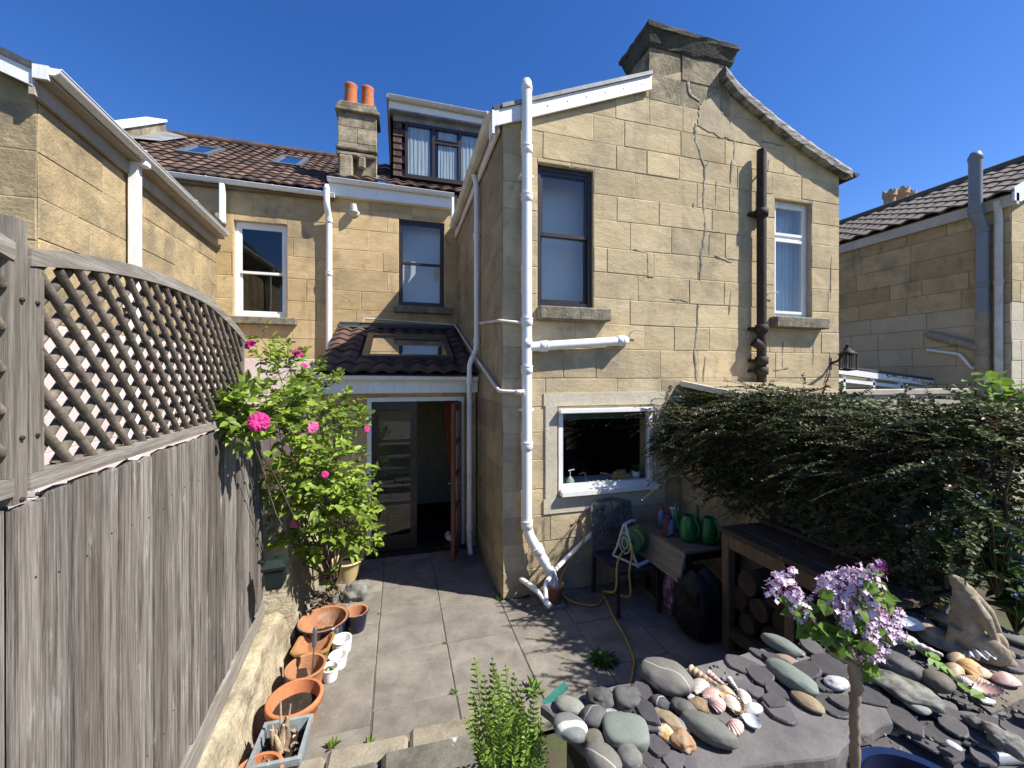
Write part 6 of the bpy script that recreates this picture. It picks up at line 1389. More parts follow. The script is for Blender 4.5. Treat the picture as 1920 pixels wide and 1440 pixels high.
# things under the tables
def sack(name, c, size, mat, label, cat, seed, tie=True):
    mb = MB(); bm = bmesh.new(); bmesh.ops.create_icosphere(bm, subdivisions=5, radius=1); o = Vector((seed, seed*2, 3))
    for v in bm.verts:
        p = v.co.copy(); e = 4; q = (abs(p.x)**e + abs(p.y)**e + abs(p.z)**e)**(1/e); p = p/q**.75
        k = 1 + .14*mnoise.noise(p*1.4 + o) + .10*(1-2*abs(mnoise.noise(Vector((p.x*3, p.y*3, p.z*1.3)) + o))) - .05 + .05*(1-3*abs(mnoise.noise(p*4.5 + o)))
        if tie and p.z > .6: s = 1 - (p.z-.6)*.75; p = Vector((p.x*s - .3*(p.z-.6), p.y*s, p.z*(1 + .12*mnoise.noise(p*2.5 + o))))
        v.co = Vector((p.x*size[0]*k, p.y*size[1]*k, (p.z + 1)*size[2]*.5 if p.z > -1 else 0))
    mb.bm(bm, 0, .5, None, Vector(c), True)
    return tag(mb.build(name, [mat]), label, cat)
M_bin = surf('black_bin_liner', (.012, .013, .015), (.009, .010, .011), 6, tone=0, rough=.6, bump=.25, bscale=14, bdist=.03, spec=.25)
sack('rubbish_bag', on_z(1318, 1200, 0) + Vector((.02, .05, 0)), (.19, .19, .62), M_bin, 'large black bin liner full of rubbish between drop leaf table and potting table', 'bag', 2)
M_psack = surf('pink_white_sack', (.55, .45, .50), (.32, .10, .20), 9, (1,1,1.4), lo=.45, hi=.52, tone=0, rough=.35, bump=.3, bscale=12, bdist=.01)
sack('compost_sack', on_z(1268, 1150, 0) + Vector((0, .05, 0)), (.085, .07, .38), M_psack, 'crumpled pink and white plastic sack next to the black bin liner', 'sack', 5)
mb = MB(); mb.bar(on_z(1200, 1098, .03), on_z(1262, 1150, .03), .05, .04); tag(mb.build('timber_offcut', [M_oldwood]), 'short timber lying on the paving under the drop leaf table', 'timber')
# potting table
M_dkwood = surf('dark_wet_wood', (.085, .060, .042), (.042, .030, .022), 5, (9, .7, 9), tone=.3, rough=.85, bump=.5, bscale=16, bst=(10, .7, 10), bdist=.006, fine=.3, fscale=30, stains=(((.30,.27,.23), 9, (1,1,1), .66, .74, .6), ((.05,.07,.02), 3, (1,1,1), .56, .7, .5)))
M_tanwood = surf('tan_timber', (.19, .125, .07), (.11, .075, .045), 5, (9, 9, .7), tone=.2, rough=.85, bump=.4, bscale=16, bst=(10, 10, .7), bdist=.005, fine=.25, fscale=30, stains=(((.12,.12,.04), 3, (1,1,1), .55, .7, .5),))
PT = empty('potting_table', (2.98, 2.2, 0), 'rough dark timber potting table along the garden wall below the hedge', 'table')
mb = MB()
for k in range(4): mb.box((2.73 + k*.142, 2.22, 1.035 + rg.uniform(-.003, .003)), (.136, 1.26 + rg.uniform(-.02, .02), .036), None, 0, rg.random(), .006)
mb.build('table_top', [M_dkwood], PT)
mb = MB(); mb.box((3.20, 2.22, 1.12), (.04, 1.2, .13), None, 0, .4, .005); mb.box((3.12, 2.22, 1.075), (.12, 1.2, .03), Matrix.Rotation(.1, 3, 'Y'), 0, .7, .004); mb.build('back_board', [M_dkwood], PT)
for (x, y) in ((2.715, 2.80), (3.16, 2.80), (2.715, 1.66), (3.16, 1.66), (2.72, 2.22)):
    mb = MB(); mb.box((x, y, .505), (.075, .075, 1.01), None, 0, rg.random(), .006); mb.build('leg', [M_tanwood], PT)
mb = MB(); mb.box((2.70, 2.22, .95), (.035, 1.14, .11), None, 0, .5, .004); mb.box((2.94, 2.80, .95), (.40, .035, .10), None, 0, .4, .004); mb.build('apron', [M_tanwood], PT)
mb = MB(); mb.box((2.94, 2.22, .22), (.46, 1.2, .03), None, 0, .5); mb.box((2.70, 2.22, .19), (.03, 1.2, .09), None, 0, .7); mb.build('lower_shelf', [M_dkwood], PT)
M_logend = surf('log_end', (.06, .038, .023), (.03, .02, .014), 7, tone=.5, rough=.9, bump=.4); M_bark = surf('log_bark', (.09, .06, .04), (.05, .035, .025), 10, tone=.3, rough=.95, bump=.7)
GL = 'firewood logs stacked under the potting table'
k = 0
for row in range(3):
    for i in range(6):
        y = 2.62 - i*.20 + (.1 if row % 2 else 0); r_ = rg.uniform(.075, .098); z = .235 + .095 + row*.168
        if y < 1.68: continue
        mb = MB(); a = Vector((2.74 + rg.uniform(-.02, .03), y, z)); b = Vector((3.14, y + rg.uniform(-.02, .02), z)); sd = rg.random()*9
        rr = [Vector((0, math.cos(t)*r_*(1 + .16*mnoise.noise(Vector((math.cos(t), math.sin(t), sd)))), math.sin(t)*r_*(1 + .16*mnoise.noise(Vector((math.cos(t), math.sin(t), sd)))))) for t in [j*.3927 for j in range(16)]]
        mb.grid([[a + q for q in rr], [b + q for q in rr]], 1, rg.random(), True, True); mb.face([a + q for q in rr][::-1], 0, rg.random()); mb.face([b + q for q in rr], 0, .5)
        tag(mb.build('firewood_log', [M_logend, M_bark]), 'split firewood log end in the dark stack under the potting table', 'log', GL)
# black cable along the walls
mb = MB(); P = smooth([on_y(1225, 905, YK-.03), on_y(1252, 903, YK-.03), Vector((3.20, YK-.04, 1.29)), on_x(1285, 896, 3.21), on_x(1315, 915, 3.21), on_x(1345, 925, 3.21), on_x(1368, 955, 3.2), on_x(1385, 975, 3.2)], 8)
mb.tube(P, .006, 6); tag(mb.build('cable', [M_blk]), 'thin black cable running from the kitchen window along the walls', 'cable')

# ---- things on the kitchen window sill and shoes by the door
def wz(u, v, dy=.14): return on_y(u, v, YK + dy)
mb = MB(); p = wz(1069, 902, .10); p.z = 1.12; o = empty('soap_bottle', p, 'clear glass pump bottle inside at the left of the kitchen window', 'bottle')
mb.lathe([(0, 0), (.04, 0), (.045, .02), (.045, .06), (.02, .09), (.014, .10), (0, .10)], seg=16); mb.build('bottle_body', [surf('greenish_glass', (.32,.40,.38), (.28,.36,.33), 4, tone=0, rough=.15, bump=0, fine=0)], o, local=True)
mb = MB(); mb.tube([(0, 0, .10), (0, 0, .16)], .005, 8); mb.tube([(-.02, 0, .165), (.05, 0, .175)], .007, 8); mb.build('pump', [M_whited], o, local=True)
mb = MB(); p = wz(1098, 905, .3); p.z = 1.0; mb.tube(smooth([p, p + Vector((0, 0, .16)), p + Vector((-.03, 0, .20)), p + Vector((-.06, .05, .17))], 6), .009, 8); tag(mb.build('kitchen_tap', [M_lead]), 'chrome tap seen through the kitchen window', 'tap')
mb = MB(); p = wz(1140, 893, .15); P = smooth([Vector((p.x-.10, p.y, 1.22)), Vector((p.x-.03, p.y, 1.21)), Vector((p.x+.04, p.y, 1.18)), Vector((p.x+.07, p.y-.02, 1.13))], 6); mb.tube(P, .010, 8); tag(mb.build('tap_spray', [M_lead]), 'curved chrome spout arching over the sill behind the kitchen window', 'tap')
for k, (u, w_) in enumerate(((1105, .022), (1113, .02), (1121, .024), (1129, .02), (1137, .022))):
    p = wz(u, 905, .10); mb = MB(); mb.blob((p.x, p.y, 1.135), (w_, w_*.8, w_*.8), None, 0, .5, 2, .2, 2, k); tag(mb.build('pebble', [M_whitepot]), 'small white pebble in the row on the kitchen window sill', 'pebble', 'white pebbles on the kitchen sill')
mb = MB(); p = wz(1163, 893, .16); mb.blob((p.x-.02, p.y, 1.18), (.10, .05, .055), Matrix.Rotation(-.35, 3, 'Y'), 0, .5, 3, .2, 1.5, 3, box=.3); mb.blob((p.x+.04, p.y-.03, 1.155), (.09, .04, .04), None, 0, .8, 3, .12, 1.5, 4, box=.4)
tag(mb.build('wicker_basket', [surf('tan_wicker', (.42,.27,.11), (.32,.19,.07), 6, tone=.2, rough=.8, bump=.5)]), 'tan basket lying inside the kitchen window', 'basket')
p = wz(1192, 893, .13); p.z = 1.12; o = empty('plant_pot', p, 'white pot with a small plant inside the kitchen window on the right', 'pot')
mb = MB(); mb.lathe([(0, 0), (.042, 0), (.052, .10), (.048, .10), (.04, .02), (0, .02)], seg=20); mb.build('pot_body', [M_whitepot], o, local=True)
mb = MB()
for k in range(26): a = rg.uniform(0, 6.28); mb.leaf((0, 0, .09), (math.cos(a)*.6, math.sin(a)*.6, rg.uniform(.6, 1.6)), (0, -1, .4), rg.uniform(.06, .13), .03, .2, rg.random())
mb.build('plant', [M_weed], o, local=True)
for k, (dx, lab) in enumerate(((0, 'white shoe lying inside the porch door, left of the pair'), (.11, 'white shoe lying inside the porch door, right of the pair against the open leaf'))):
    p = on_z(843, 1018, .06) + Vector((dx, .12, 0)); mb = MB(); mb.blob(p + Vector((0, 0, .035)), (.042, .12, .045), Matrix.Rotation(.2 - k*.3, 3, 'Z'), 0, .5, 3, .15, 1.4, k, flat=.3); mb.blob(p + Vector((0, .05, .07)), (.035, .05, .03), None, 0, .5, 2, .1, 1.4, k)
    tag(mb.build('shoe', [M_whited]), lab, 'shoe', 'pair of white shoes inside the door')

# debris washed up by the drain, an orange flower by the square planter
mb = MB()
for k in range(260):
    p = on_z(1075 + rg.gauss(0, 30), 1128 + rg.gauss(0, 9), .0); p.z = .004 + rg.random()*.012; mb.leaf(p, (rg.uniform(-1, 1), rg.uniform(-1, 1), rg.uniform(-.1, .3)), (0, 0, 1), rg.uniform(.012, .035), .012, .3, rg.random())
tag(mb.build('leaf_litter', [M_leaflit]), 'brown leaf bits by the drain', 'leaves', kind='stuff')
FO_ = on_z(448, 1432, .02); OF = empty('marigold', FO_, 'single orange flower on a thin stem between the wall and the square planter', 'flower'); c = on_t(455, 1409, 2.45)
mb = MB(); mb.tube([FO_, FO_*.5 + c*.5 + Vector((.01, 0, 0)), c], .003, 6)
for k in range(8): mb.leaf(FO_*(1-k/8) + c*(k/8), (rg.uniform(-1, 1), rg.uniform(-1, 1), .4), (0, 0, 1), .035, .012, .1, rg.random())
mb.build('stem', [M_weed], OF)
mb = MB(); nn = Vector((.2, -.7, .7)).normalized(); x = nn.orthogonal().normalized(); y = nn.cross(x)
for ring in range(3):
    for k in range(10): a = k*.628 + ring*.3; mb.leaf(c + nn*ring*.006, x*math.cos(a) + y*math.sin(a) + nn*(.2 + ring*.35), nn, .030 - ring*.006, .018, .1, rg.random())
mb.build('blossom', [surf('orange_petal', (.75,.28,.02), (.65,.2,.015), 10, tone=.2, rough=.6, bump=0, trans=.2)], OF)
# ---------------------------------------------------------------- slate topped bed with stones, shells and the stone hare
rg = random.Random(91)
ZS = .90
M_slate = surf('purple_slate', (.104, .095, .096), (.064, .060, .063), 4, tone=.28, rough=.62, bump=.35, bscale=26, bdist=.004, spec=.4, fine=.14, fscale=45, stains=(((.15,.14,.135), 3, (1,1,1), .56, .72, .5),))
M_slab2 = surf('slate_slab', (.16, .147, .142), (.098, .091, .091), 3.2, tone=.1, rough=.72, bump=.45, bscale=18, bdist=.006, spec=.3, fine=.16, fscale=60, stains=(((.52,.50,.46), 4.5, (1,1,1), .68, .74, .8), ((.20,.185,.17), 1.6, (1,1,1), .52, .68, .6)))
BED = empty('raised_bed', (1.9, 1.4, 0), 'rubble stone raised bed carrying slate, stones and shells at the lower right', 'raised bed')
mb = MB(); Tb1 = wall_space((0, 1.64, 0), (-1,0,0), (0,1,0)); Tb2 = wall_space((.70, 0, 0), (0,1,0), (-1,0,0)); Tb3 = wall_space((0, 1.20, 0), (1,0,0), (0,-1,0))
mb.box((1.98, 1.42, .41), (2.54, .42, .80), None, 1, .5)
stone_blocks(mb, wall_space((0, 1.63, 0), (-1,0,0), (0,1,0)), -3.25, -.71, 0, .82, rg, course=.16, lens=(.18, .42), rise=.012, mi=0); stone_blocks(mb, wall_space((.71, 0, 0), (0,1,0), (-1,0,0)), 1.21, 1.63, 0, .82, rg, course=.16, lens=(.18, .3), rise=.012, mi=0); stone_blocks(mb, Tb3, .71, 3.25, 0, .82, rg, course=.16, lens=(.18, .42), rise=.012, mi=0)
mb.build('bed_wall', [M_rubble, M_soil], BED)
mb = MB(); n, m = 40, 14; top = lambda x, y: .845 + .02*mnoise.noise(Vector((x*4, y*4, 1))) - .035*max(0, (1.3-y)/.4)
mb.grid([[Vector((1.5 + 1.85*i/n, .98 + .68*j/m, top(1.5 + 1.85*i/n, .98 + .68*j/m))) for i in range(n+1)] for j in range(m+1)], 0, .3); mb.build('bed_surface', [M_slate], BED)
# the big slate slab with a rough edge
def rag_poly(pts, n, amp):
    out = []
    for i in range(len(pts)):
        a, b = Vector(pts[i]), Vector(pts[(i+1) % len(pts)])
        for k in range(n):
            q = a + (b-a)*(k/n); d = (b-a).normalized(); e_ = amp*(1.2*mnoise.noise(Vector((q.x*9, q.y*9, 3))) + .6*mnoise.noise(Vector((q.x*30, q.y*30, 5)))); out.append((q.x - d.y*e_, q.y + d.x*e_))
    return out
E = [on_z(u, v, ZS) for u, v in ((1013, 1320), (1192, 1276), (1440, 1214), (1520, 1224), (1640, 1262), (1672, 1352), (1596, 1384), (1562, 1420), (1395, 1440))]
E = [(p.x, p.y) for p in E] + [(.80, 1.185)]
pl = rag_poly(E, 9, .009); T3 = lambda a, b, d: Vector((a, b, d))
mb = MB(); mb.prism(pl, T3, ZS-.045, ZS-.008, 0, .5); c = Vector((sum(p[0] for p in pl)/len(pl), sum(p[1] for p in pl)/len(pl), 0))
inn = [(c.x + (x-c.x)*.985, c.y + (y-c.y)*.985) for x, y in pl]
mb.grid([[Vector((x, y, ZS-.008)) for x, y in pl], [Vector((x, y, ZS)) for x, y in inn]], 0, .5, False, True); mb.face([Vector((x, y, ZS)) for x, y in inn], 0, .5)
tag(mb.build('slate_slab', [M_slab2]), 'large flat purple grey slate slab that carries the pebbles and shells', 'slab')
E = [on_z(u, v, .895) for u, v in ((1770, 1262), (1800, 1205), (1925, 1205), (1960, 1290), (1860, 1336))]
mb = MB(); mb.prism(rag_poly([(p.x, p.y) for p in E], 6, .01), T3, .84, .893, 0, .5)
tag(mb.build('stone_slab', [surf('tan_flagstone', (.21,.185,.14), (.13,.115,.09), 4, tone=.1, rough=.9, bump=.5, bscale=30, stains=(((.10,.12,.05), 4, (1,1,1), .55, .7, .5),))]), 'tan flat stone slab under the pale shells beside the hare', 'slab')

def pebble_mat(name, c1, c2, scale=6, vein=None, vs=2.0, vw=.018, spots=None, rough=.7, fine=.15):
    m = surf(name, c1, c2, scale, tone=.08, shift=True, rough=rough, bump=.18, bscale=70, bdist=.003, spec=.3, fine=fine, fscale=120, stains=((spots[0], spots[1], (1,1,1), spots[2], spots[2]+.06, .9),) if spots else ())
    if vein:
        nt = m.node_tree; P = next(n for n in nt.nodes if n.type == 'BSDF_PRINCIPLED'); old = P.inputs['Base Color'].links[0].from_socket
        co = nd(nt, 'ShaderNodeTexCoord').outputs['Object']
        rot = nd(nt, 'ShaderNodeMapping', {'Vector': co, 'Rotation': (.5, .4, vs), 'Location': (vs*.013, .02, 0)}).outputs[0]
        w1 = nd(nt, 'ShaderNodeTexWave', {'Vector': rot, 'Scale': vs*.42, 'Distortion': 2.2, 'Detail': 2.0, 'Detail Scale': 1.2}).outputs['Fac']
        nt.links.new(mixc(nt, rng_(nt, w1, 1 - vw, 1 - vw*.3, 0, .85), old, vein), P.inputs['Base Color'])
    return m
PM = {
 'green': pebble_mat('green_grey_pebble', (.185,.21,.18), (.15,.175,.15)), 'light': pebble_mat('light_grey_pebble', (.235,.235,.205), (.19,.19,.165)), 'dark': pebble_mat('dark_pebble', (.095,.093,.09), (.06,.06,.06)),
 'veined': pebble_mat('veined_grey_stone', (.165,.155,.135), (.12,.112,.098), 5, (.40,.38,.33), 9, .012), 'dveined': pebble_mat('dark_veined_pebble', (.10,.097,.095), (.07,.068,.068), 5, (.45,.43,.40), 17, .022),
 'brown': pebble_mat('brown_pebble', (.145,.125,.095), (.10,.09,.07)), 'mott': pebble_mat('mottled_pebble', (.17,.165,.15), (.10,.098,.09), 25, spots=((.30,.28,.24), 40, .58)), 'spot': pebble_mat('spotted_green_pebble', (.165,.17,.145), (.135,.14,.12), spots=((.05,.05,.045), 60, .64)),
 'marble': pebble_mat('speckled_marble', (.48,.47,.45), (.10,.10,.105), 30), 'tan': pebble_mat('tan_stone', (.30,.24,.15), (.19,.15,.095), 12), 'ochre': pebble_mat('ochre_stone', (.27,.19,.10), (.19,.13,.08), 14), 'rust': pebble_mat('rusty_stone', (.34,.17,.07), (.30,.25,.18), 22, spots=((.07,.04,.02), 25, .6)),
 'quartz': pebble_mat('white_orange_quartz', (.60,.56,.46), (.46,.24,.07), 16), 'lich': pebble_mat('lichen_grey_stone', (.27,.26,.225), (.09,.088,.08), 22, fine=.3), 'lump': pebble_mat('dark_rough_stone', (.11,.108,.10), (.065,.064,.06), 12, fine=.3), 'pink': pebble_mat('pinkish_pebble', (.27,.195,.155), (.21,.155,.125)), 'white': pebble_mat('white_stone', (.55,.54,.52), (.30,.31,.33), 14),
 'stripe': pebble_mat('grey_pebble_with_white_stripe', (.19,.20,.185), (.155,.165,.155), 6, (.62,.61,.57), 8, .22)}
GS = 'stones laid out on the slate slab'
def place(u, v, w, h, z0=ZS, kc=.5):
    t = (z0 + .02 - EYE.z)/ray(u, v).z; p = EYE + ray(u, v)*t; e = math.atan2(EYE.z - z0, math.hypot(p.x, p.y)); az = math.atan2(p.y, p.x) - math.pi/2
    return t, p, e, az
def stone(u, v, w, h, ang, kind, label, name='pebble', cat='pebble', hk=.55, rough=.10, z0=ZS, box=0.0, sub=4, freq=1.2, group=GS, tilt=0.0):
    t, p, e, az = place(u, v, w, h, z0); s = t/FPX/2; A = math.radians(ang)
    W_, H_ = w*s*1.06, h*s*1.06
    # h in the picture holds depth and height of the stone
    c = hk*min(W_, H_); b = max((H_ - c*math.cos(e)*.75)/math.sin(e), .4*H_)
    M = Matrix.Rotation(az + A, 3, 'Z') @ Matrix.Rotation(tilt, 3, 'Y')
    p = EYE + ray(u, v)*((z0 + c*.9 - EYE.z)/ray(u, v).z); mb = MB()
    mb.blob((p.x, p.y, z0 + c*.93 + abs(math.sin(tilt))*W_*.6), (W_, b, c), M, 0, rg.random(), sub, rough, freq, u*.013 + v*.007, box=box)
    return tag(mb.build(name, [PM[kind]]), label, cat, group)
for a in (
 (1249, 1268, 90, 64, -12, 'veined', 'largest rounded grey boulder with white veins at the back edge of the slab', 'boulder', 'stone', .62),
 (1069, 1323, 54, 34, -18, 'light', 'pale green grey flat pebble nearest the left back corner of the slab'),
 (1114, 1344, 40, 48, -60, 'dveined', 'dark pebble with a white vein right of the pale corner pebble', 'pebble', 'pebble', .7),
 (1069, 1365, 64, 50, -20, 'stripe', 'grey pebble with a broad white stripe along its top at the slab edge', 'pebble', 'pebble', .6),
 (1114, 1387, 38, 38, 0, 'brown', 'round brownish pebble below the dark veined one'),
 (1173, 1372, 80, 60, 8, 'green', 'big smooth green grey pebble with squared corners', 'pebble', 'pebble', .5, .05, ZS, .5),
 (1130, 1424, 52, 66, 62, 'veined', 'grey oval pebble with a white vein at the bottom edge of the photo', 'pebble', 'pebble', .7),
 (1180, 1420, 44, 48, 80, 'mott', 'speckled grey brown oval pebble at the bottom edge, right of the veined one', 'pebble', 'pebble', .7),
 (1146, 1341, 28, 26, 0, 'marble', 'small speckled black and white pebble'),
 (1160, 1327, 44, 18, -55, 'tan', 'long tan stone sliver leaning among the dark stones'),
 (1129, 1309, 48, 40, -10, 'lump', 'rough dark slate lump at the back of the slab left of the big boulder', 'stone', 'stone', .6, .3),
 (1176, 1311, 50, 44, 20, 'dark', 'bluish dark grey block behind the green squared pebble', 'stone', 'stone', .6, .2, ZS, .5),
 (1237, 1318, 32, 30, 0, 'dveined', 'dark grey round pebble in front of the big boulder', 'pebble', 'pebble', .75),
 (1283, 1329, 34, 42, 70, 'lump', 'dark blue grey stone left of the ochre stone', 'stone', 'stone', .7, .2),
 (1252, 1352, 30, 50, 62, 'tan', 'upright streaky brown stone between the leaning slates and dark gap', 'stone', 'stone', .8, .25),
 (1249, 1376, 30, 36, 55, 'quartz', 'white quartz stone stained orange', 'stone', 'stone', .7, .25),
 (1281, 1391, 40, 38, -40, 'rust', 'rusty orange pitted stone right of the quartz', 'stone', 'stone', .6, .35),
 (1282, 1360, 28, 30, 60, 'marble', 'black and white speckled stone above the rusty one', 'stone', 'stone', .7, .25),
 (1310, 1325, 36, 30, 0, 'ochre', 'ochre blocky stone behind the large oval pebble', 'stone', 'stone', .75, .25),
 (1328, 1367, 46, 80, 76, 'spot', 'large green grey oval pebble with dark specks standing alone right of the rusty stone', 'pebble', 'pebble', .75),
 (1296, 1308, 16, 14, 0, 'white', 'tiny white stone behind the dark blue grey stone'), (1322, 1315, 16, 12, 0, 'dark', 'tiny dark pebble beside the ochre stone'), (1352, 1358, 16, 14, 0, 'dark', 'tiny dark pebble right of the large oval pebble'), (1298, 1342, 18, 22, 40, 'light', 'small pale chip in front of the dark blue grey stone'), (1164, 1344, 14, 10, 0, 'light', 'tiny ringed pebble beside the tan sliver'),
 (1464, 1209, 64, 30, -22, 'green', 'long rounded grey stone lying at the back corner of the slab left of the lilac', 'pebble', 'pebble', .75),
 (1489, 1219, 34, 17, -15, 'veined', 'small pebble with a white ring in front of the long rounded stone'),
 (1482, 1268, 86, 44, -32, 'green', 'longest grey green finger stone in the middle of the slates', 'pebble', 'pebble', .7),
 (1476, 1238, 38, 20, -5, 'pink', 'pinkish flat pebble above the long finger stone'),
 (1514, 1315, 54, 28, -25, 'tan', 'greenish tan flat stone at the front of the slates left of the trunk'),
 (1568, 1281, 28, 34, -50, 'white', 'blue white marbled stone left of the lilac trunk', 'stone', 'stone', .7, .2),
 (1681, 1246, 68, 46, 0, 'lump', 'dark rough rounded rock right of the lilac trunk', 'rock', 'rock', .75, .22),
 (1697, 1293, 90, 48, -14, 'lich', 'grey lichen crusted oyster like rock in the bed', 'rock', 'rock', .55, .3),
 (1757, 1278, 44, 42, -30, 'brown', 'smooth brown pebble right of the lichen rock', 'pebble', 'pebble', .75),
 (1716, 1321, 42, 26, -30, 'light', 'pale rounded stone in front of the lichen rock'), (1722, 1268, 30, 24, 0, 'tan', 'small tan stone between rough rock and brown pebble', 'stone', 'stone', .7, .25),
 (1903, 1196, 58, 24, -15, 'spot', 'grey green flat pebble behind the hare at the right edge'), (1735, 1125, 46, 22, -20, 'veined', 'grey pebble with a white band behind the lilac near the old table', 'pebble', 'pebble', .6, .1, .93),
 (1728, 1176, 26, 22, 0, 'light', 'small beige stone behind the white blue shell'), (1700, 1158, 70, 30, -10, 'green', 'flat grey green stone under the lilac right hand blossom'), (1752, 1152, 40, 26, 0, 'lich', 'light grey coral like lump left of the hare', 'stone', 'stone', .7, .4),
 (1886, 1388, 62, 42, -40, 'lich', 'grey crystalline rock at the lower right corner', 'rock', 'rock', .6, .45), (1788, 1398, 22, 14, -20, 'white', 'small white pebble in the lower right slates'), (1830, 1355, 30, 24, 0, 'lump', 'dark knobbly stone in the lower right slates', 'stone', 'stone', .7, .3)):
    stone(*a[:7], *(a[7:]))

# slates
def slate(u, v, w, h, ang, label, z0=ZS, tilt=0.0, group='flat dark slates lying on slab and bed', th=None, loc=None, mat=None, name='slate_piece'):
    if loc is None: t, p, e, az = place(u, v, w, h, z0); a = w*t/FPX/2*1.05; b = h*t/FPX/2/max(.45, math.sin(e)); A = az + math.radians(ang)
    else: p, a, b, A = loc
    n = rg.choice((5, 6, 7, 8)); ph = rg.random(); P = []
    for k in range(n):
        q = 2*math.pi*(k + ph*.5 + rg.uniform(-.22, .22))/n; r_ = rg.uniform(.82, 1.14); P.append((a*r_*math.cos(q), b*r_*math.sin(q)))
    Q = []
    for k in range(n):
        (x0, y0), (x1, y1) = P[k], P[(k+1) % n]; bow = rg.uniform(-.02, .10)
        for j in range(4): f = j/4; g_ = 1 + bow*math.sin(math.pi*f) + (rg.uniform(-.03, .03) if j else -.03); Q.append(((x0 + (x1-x0)*f)*g_, (y0 + (y1-y0)*f)*g_))
    P = Q
    th = th or rg.uniform(.008, .016); M = Matrix.Rotation(A, 3, 'Z') @ Matrix.Rotation(tilt, 3, 'X') @ Matrix.Rotation(rg.uniform(-.05, .05), 3, 'Y')
    o = Vector((p.x, p.y, z0 + abs(math.sin(tilt))*b*.9 + .002)); t_ = rg.random(); mb = MB()
    lo = [o + M @ Vector((x*1.0, y*1.0, 0)) for x, y in P]; mid = [o + M @ Vector((x*rg.uniform(.96, 1.01), y*rg.uniform(.96, 1.01), th*.65)) for x, y in P]; hi = [o + M @ Vector((x*rg.uniform(.90, .95), y*rg.uniform(.90, .95), th)) for x, y in P]
    mb.grid([lo, mid, hi], 0, t_, False, True); mb.face(hi, 0, t_); mb.face(lo[::-1], 0, t_)
    return tag(mb.build(name, [mat or M_slate]), label, 'slate', group)
for a in (
 (1396, 1243, 64, 26, -4, 'wide oval slate alone on the bare part of the slab', ZS), (1433, 1225, 52, 14, -18, 'narrow slate splinter at the back edge of the slab', ZS), (1455, 1232, 50, 16, -24, 'long slate splinter below the long rounded stone', ZS+.012), (1428, 1266, 52, 26, -48, 'dark pointed slate leaning left of the finger stone', ZS+.004, .25), (1398, 1282, 40, 18, 6, 'oval slate in front of the wide oval slate', ZS), (1419, 1293, 28, 22, 0, 'small squarish slate near the white scallop', ZS), (1455, 1293, 48, 20, -42, 'thin slanting slate below the pointed slate', ZS+.005, .2), (1450, 1307, 36, 34, -30, 'irregular slate overlapping the broad slate', ZS+.012), (1459, 1327, 56, 34, -12, 'broad slate at the front right of the shells', ZS),
 (1213, 1330, 70, 18, -52, 'uppermost of the leaning stack of thin slates', ZS+.03, .35), (1208, 1342, 74, 18, -50, 'middle of the leaning stack of thin slates', ZS+.015, .35), (1214, 1356, 66, 16, -46, 'lowest of the leaning stack of thin slates', ZS, .3), (1205, 1296, 44, 22, -38, 'dark slate beside the big boulder', ZS+.01, .2),
 (1232, 1396, 54, 26, -34, 'slate below the quartz stone', ZS+.012), (1221, 1413, 56, 34, -28, 'larger slate left of the split slate at the bottom edge', ZS), (1262, 1419, 46, 28, 62, 'upright oval slate at the bottom edge of the slab', ZS+.01), (1291, 1424, 42, 26, -48, 'slate at the bottom edge right of the oval one', ZS), (1238, 1437, 26, 18, 10, 'bluish slate chip cut by the bottom edge', ZS), (1211, 1436, 28, 22, -20, 'greenish slate chip cut by the bottom edge', ZS),
 (1517, 1210, 36, 28, 30, 'upright grey slate right of the long rounded stone', ZS+.004, .25), (1513, 1258, 48, 30, -62, 'dark slate standing right of the finger stone', ZS+.01, .3), (1540, 1278, 38, 20, -10, 'slate in front of the standing slate', ZS), (1552, 1246, 66, 30, -34, 'large purple slate under the lilac leaves', ZS+.006, .12), (1562, 1316, 66, 38, -40, 'broad slate just left of the lilac trunk', ZS), (1582, 1312, 34, 26, -50, 'slate touching the lilac trunk', ZS+.012),
 (1637, 1262, 48, 34, -40, 'round dark slate edged with pale dirt right of the trunk', ZS, .15), (1632, 1300, 46, 40, -50, 'greenish broken slate at the slab end', ZS), (1690, 1342, 88, 24, -36, 'longest slate blade in the bed', .885, .1), (1756, 1370, 58, 34, -42, 'purple slate in the lower middle of the bed', .87), (1746, 1322, 60, 24, -30, 'slate below the brown pebble', .885), (1733, 1385, 56, 18, -24, 'brownish slate at the bed edge', .865), (1702, 1358, 56, 22, -28, 'dark slate along the bed edge', .87), (1800, 1341, 62, 24, -40, 'slate blade right of centre in the bed', .885), (1788, 1352, 58, 20, -40, 'slate under the slate blade', .872), (1785, 1352, 40, 34, 10, 'mottled brown slate chunk', .895),
 (1838, 1378, 48, 30, -26, 'slate above the crystalline rock', .88), (1845, 1412, 44, 26, -10, 'purple slate at the bottom right', .86), (1856, 1350, 42, 26, -20, 'pale slate right of the knobbly stone', .885), (1902, 1366, 54, 22, -20, 'slate at the right edge of the photo', .885), (1892, 1240, 46, 30, -20, 'grey slate behind the ribbed shell', .90), (1858, 1214, 36, 14, -20, 'slate beside the hare base', .91), (1893, 1215, 44, 16, 0, 'flat slate at the right edge behind the hare', .90), (1712, 1151, 44, 20, -34, 'purple slate leaning behind the lilac', .905, .3), (1690, 1142, 50, 18, -10, 'dark slate behind the lilac blossom', .90), (1870, 1176, 30, 20, 0, 'small slate behind the hare', .92)):
    slate(*a[:6], *a[6:])
k = 0
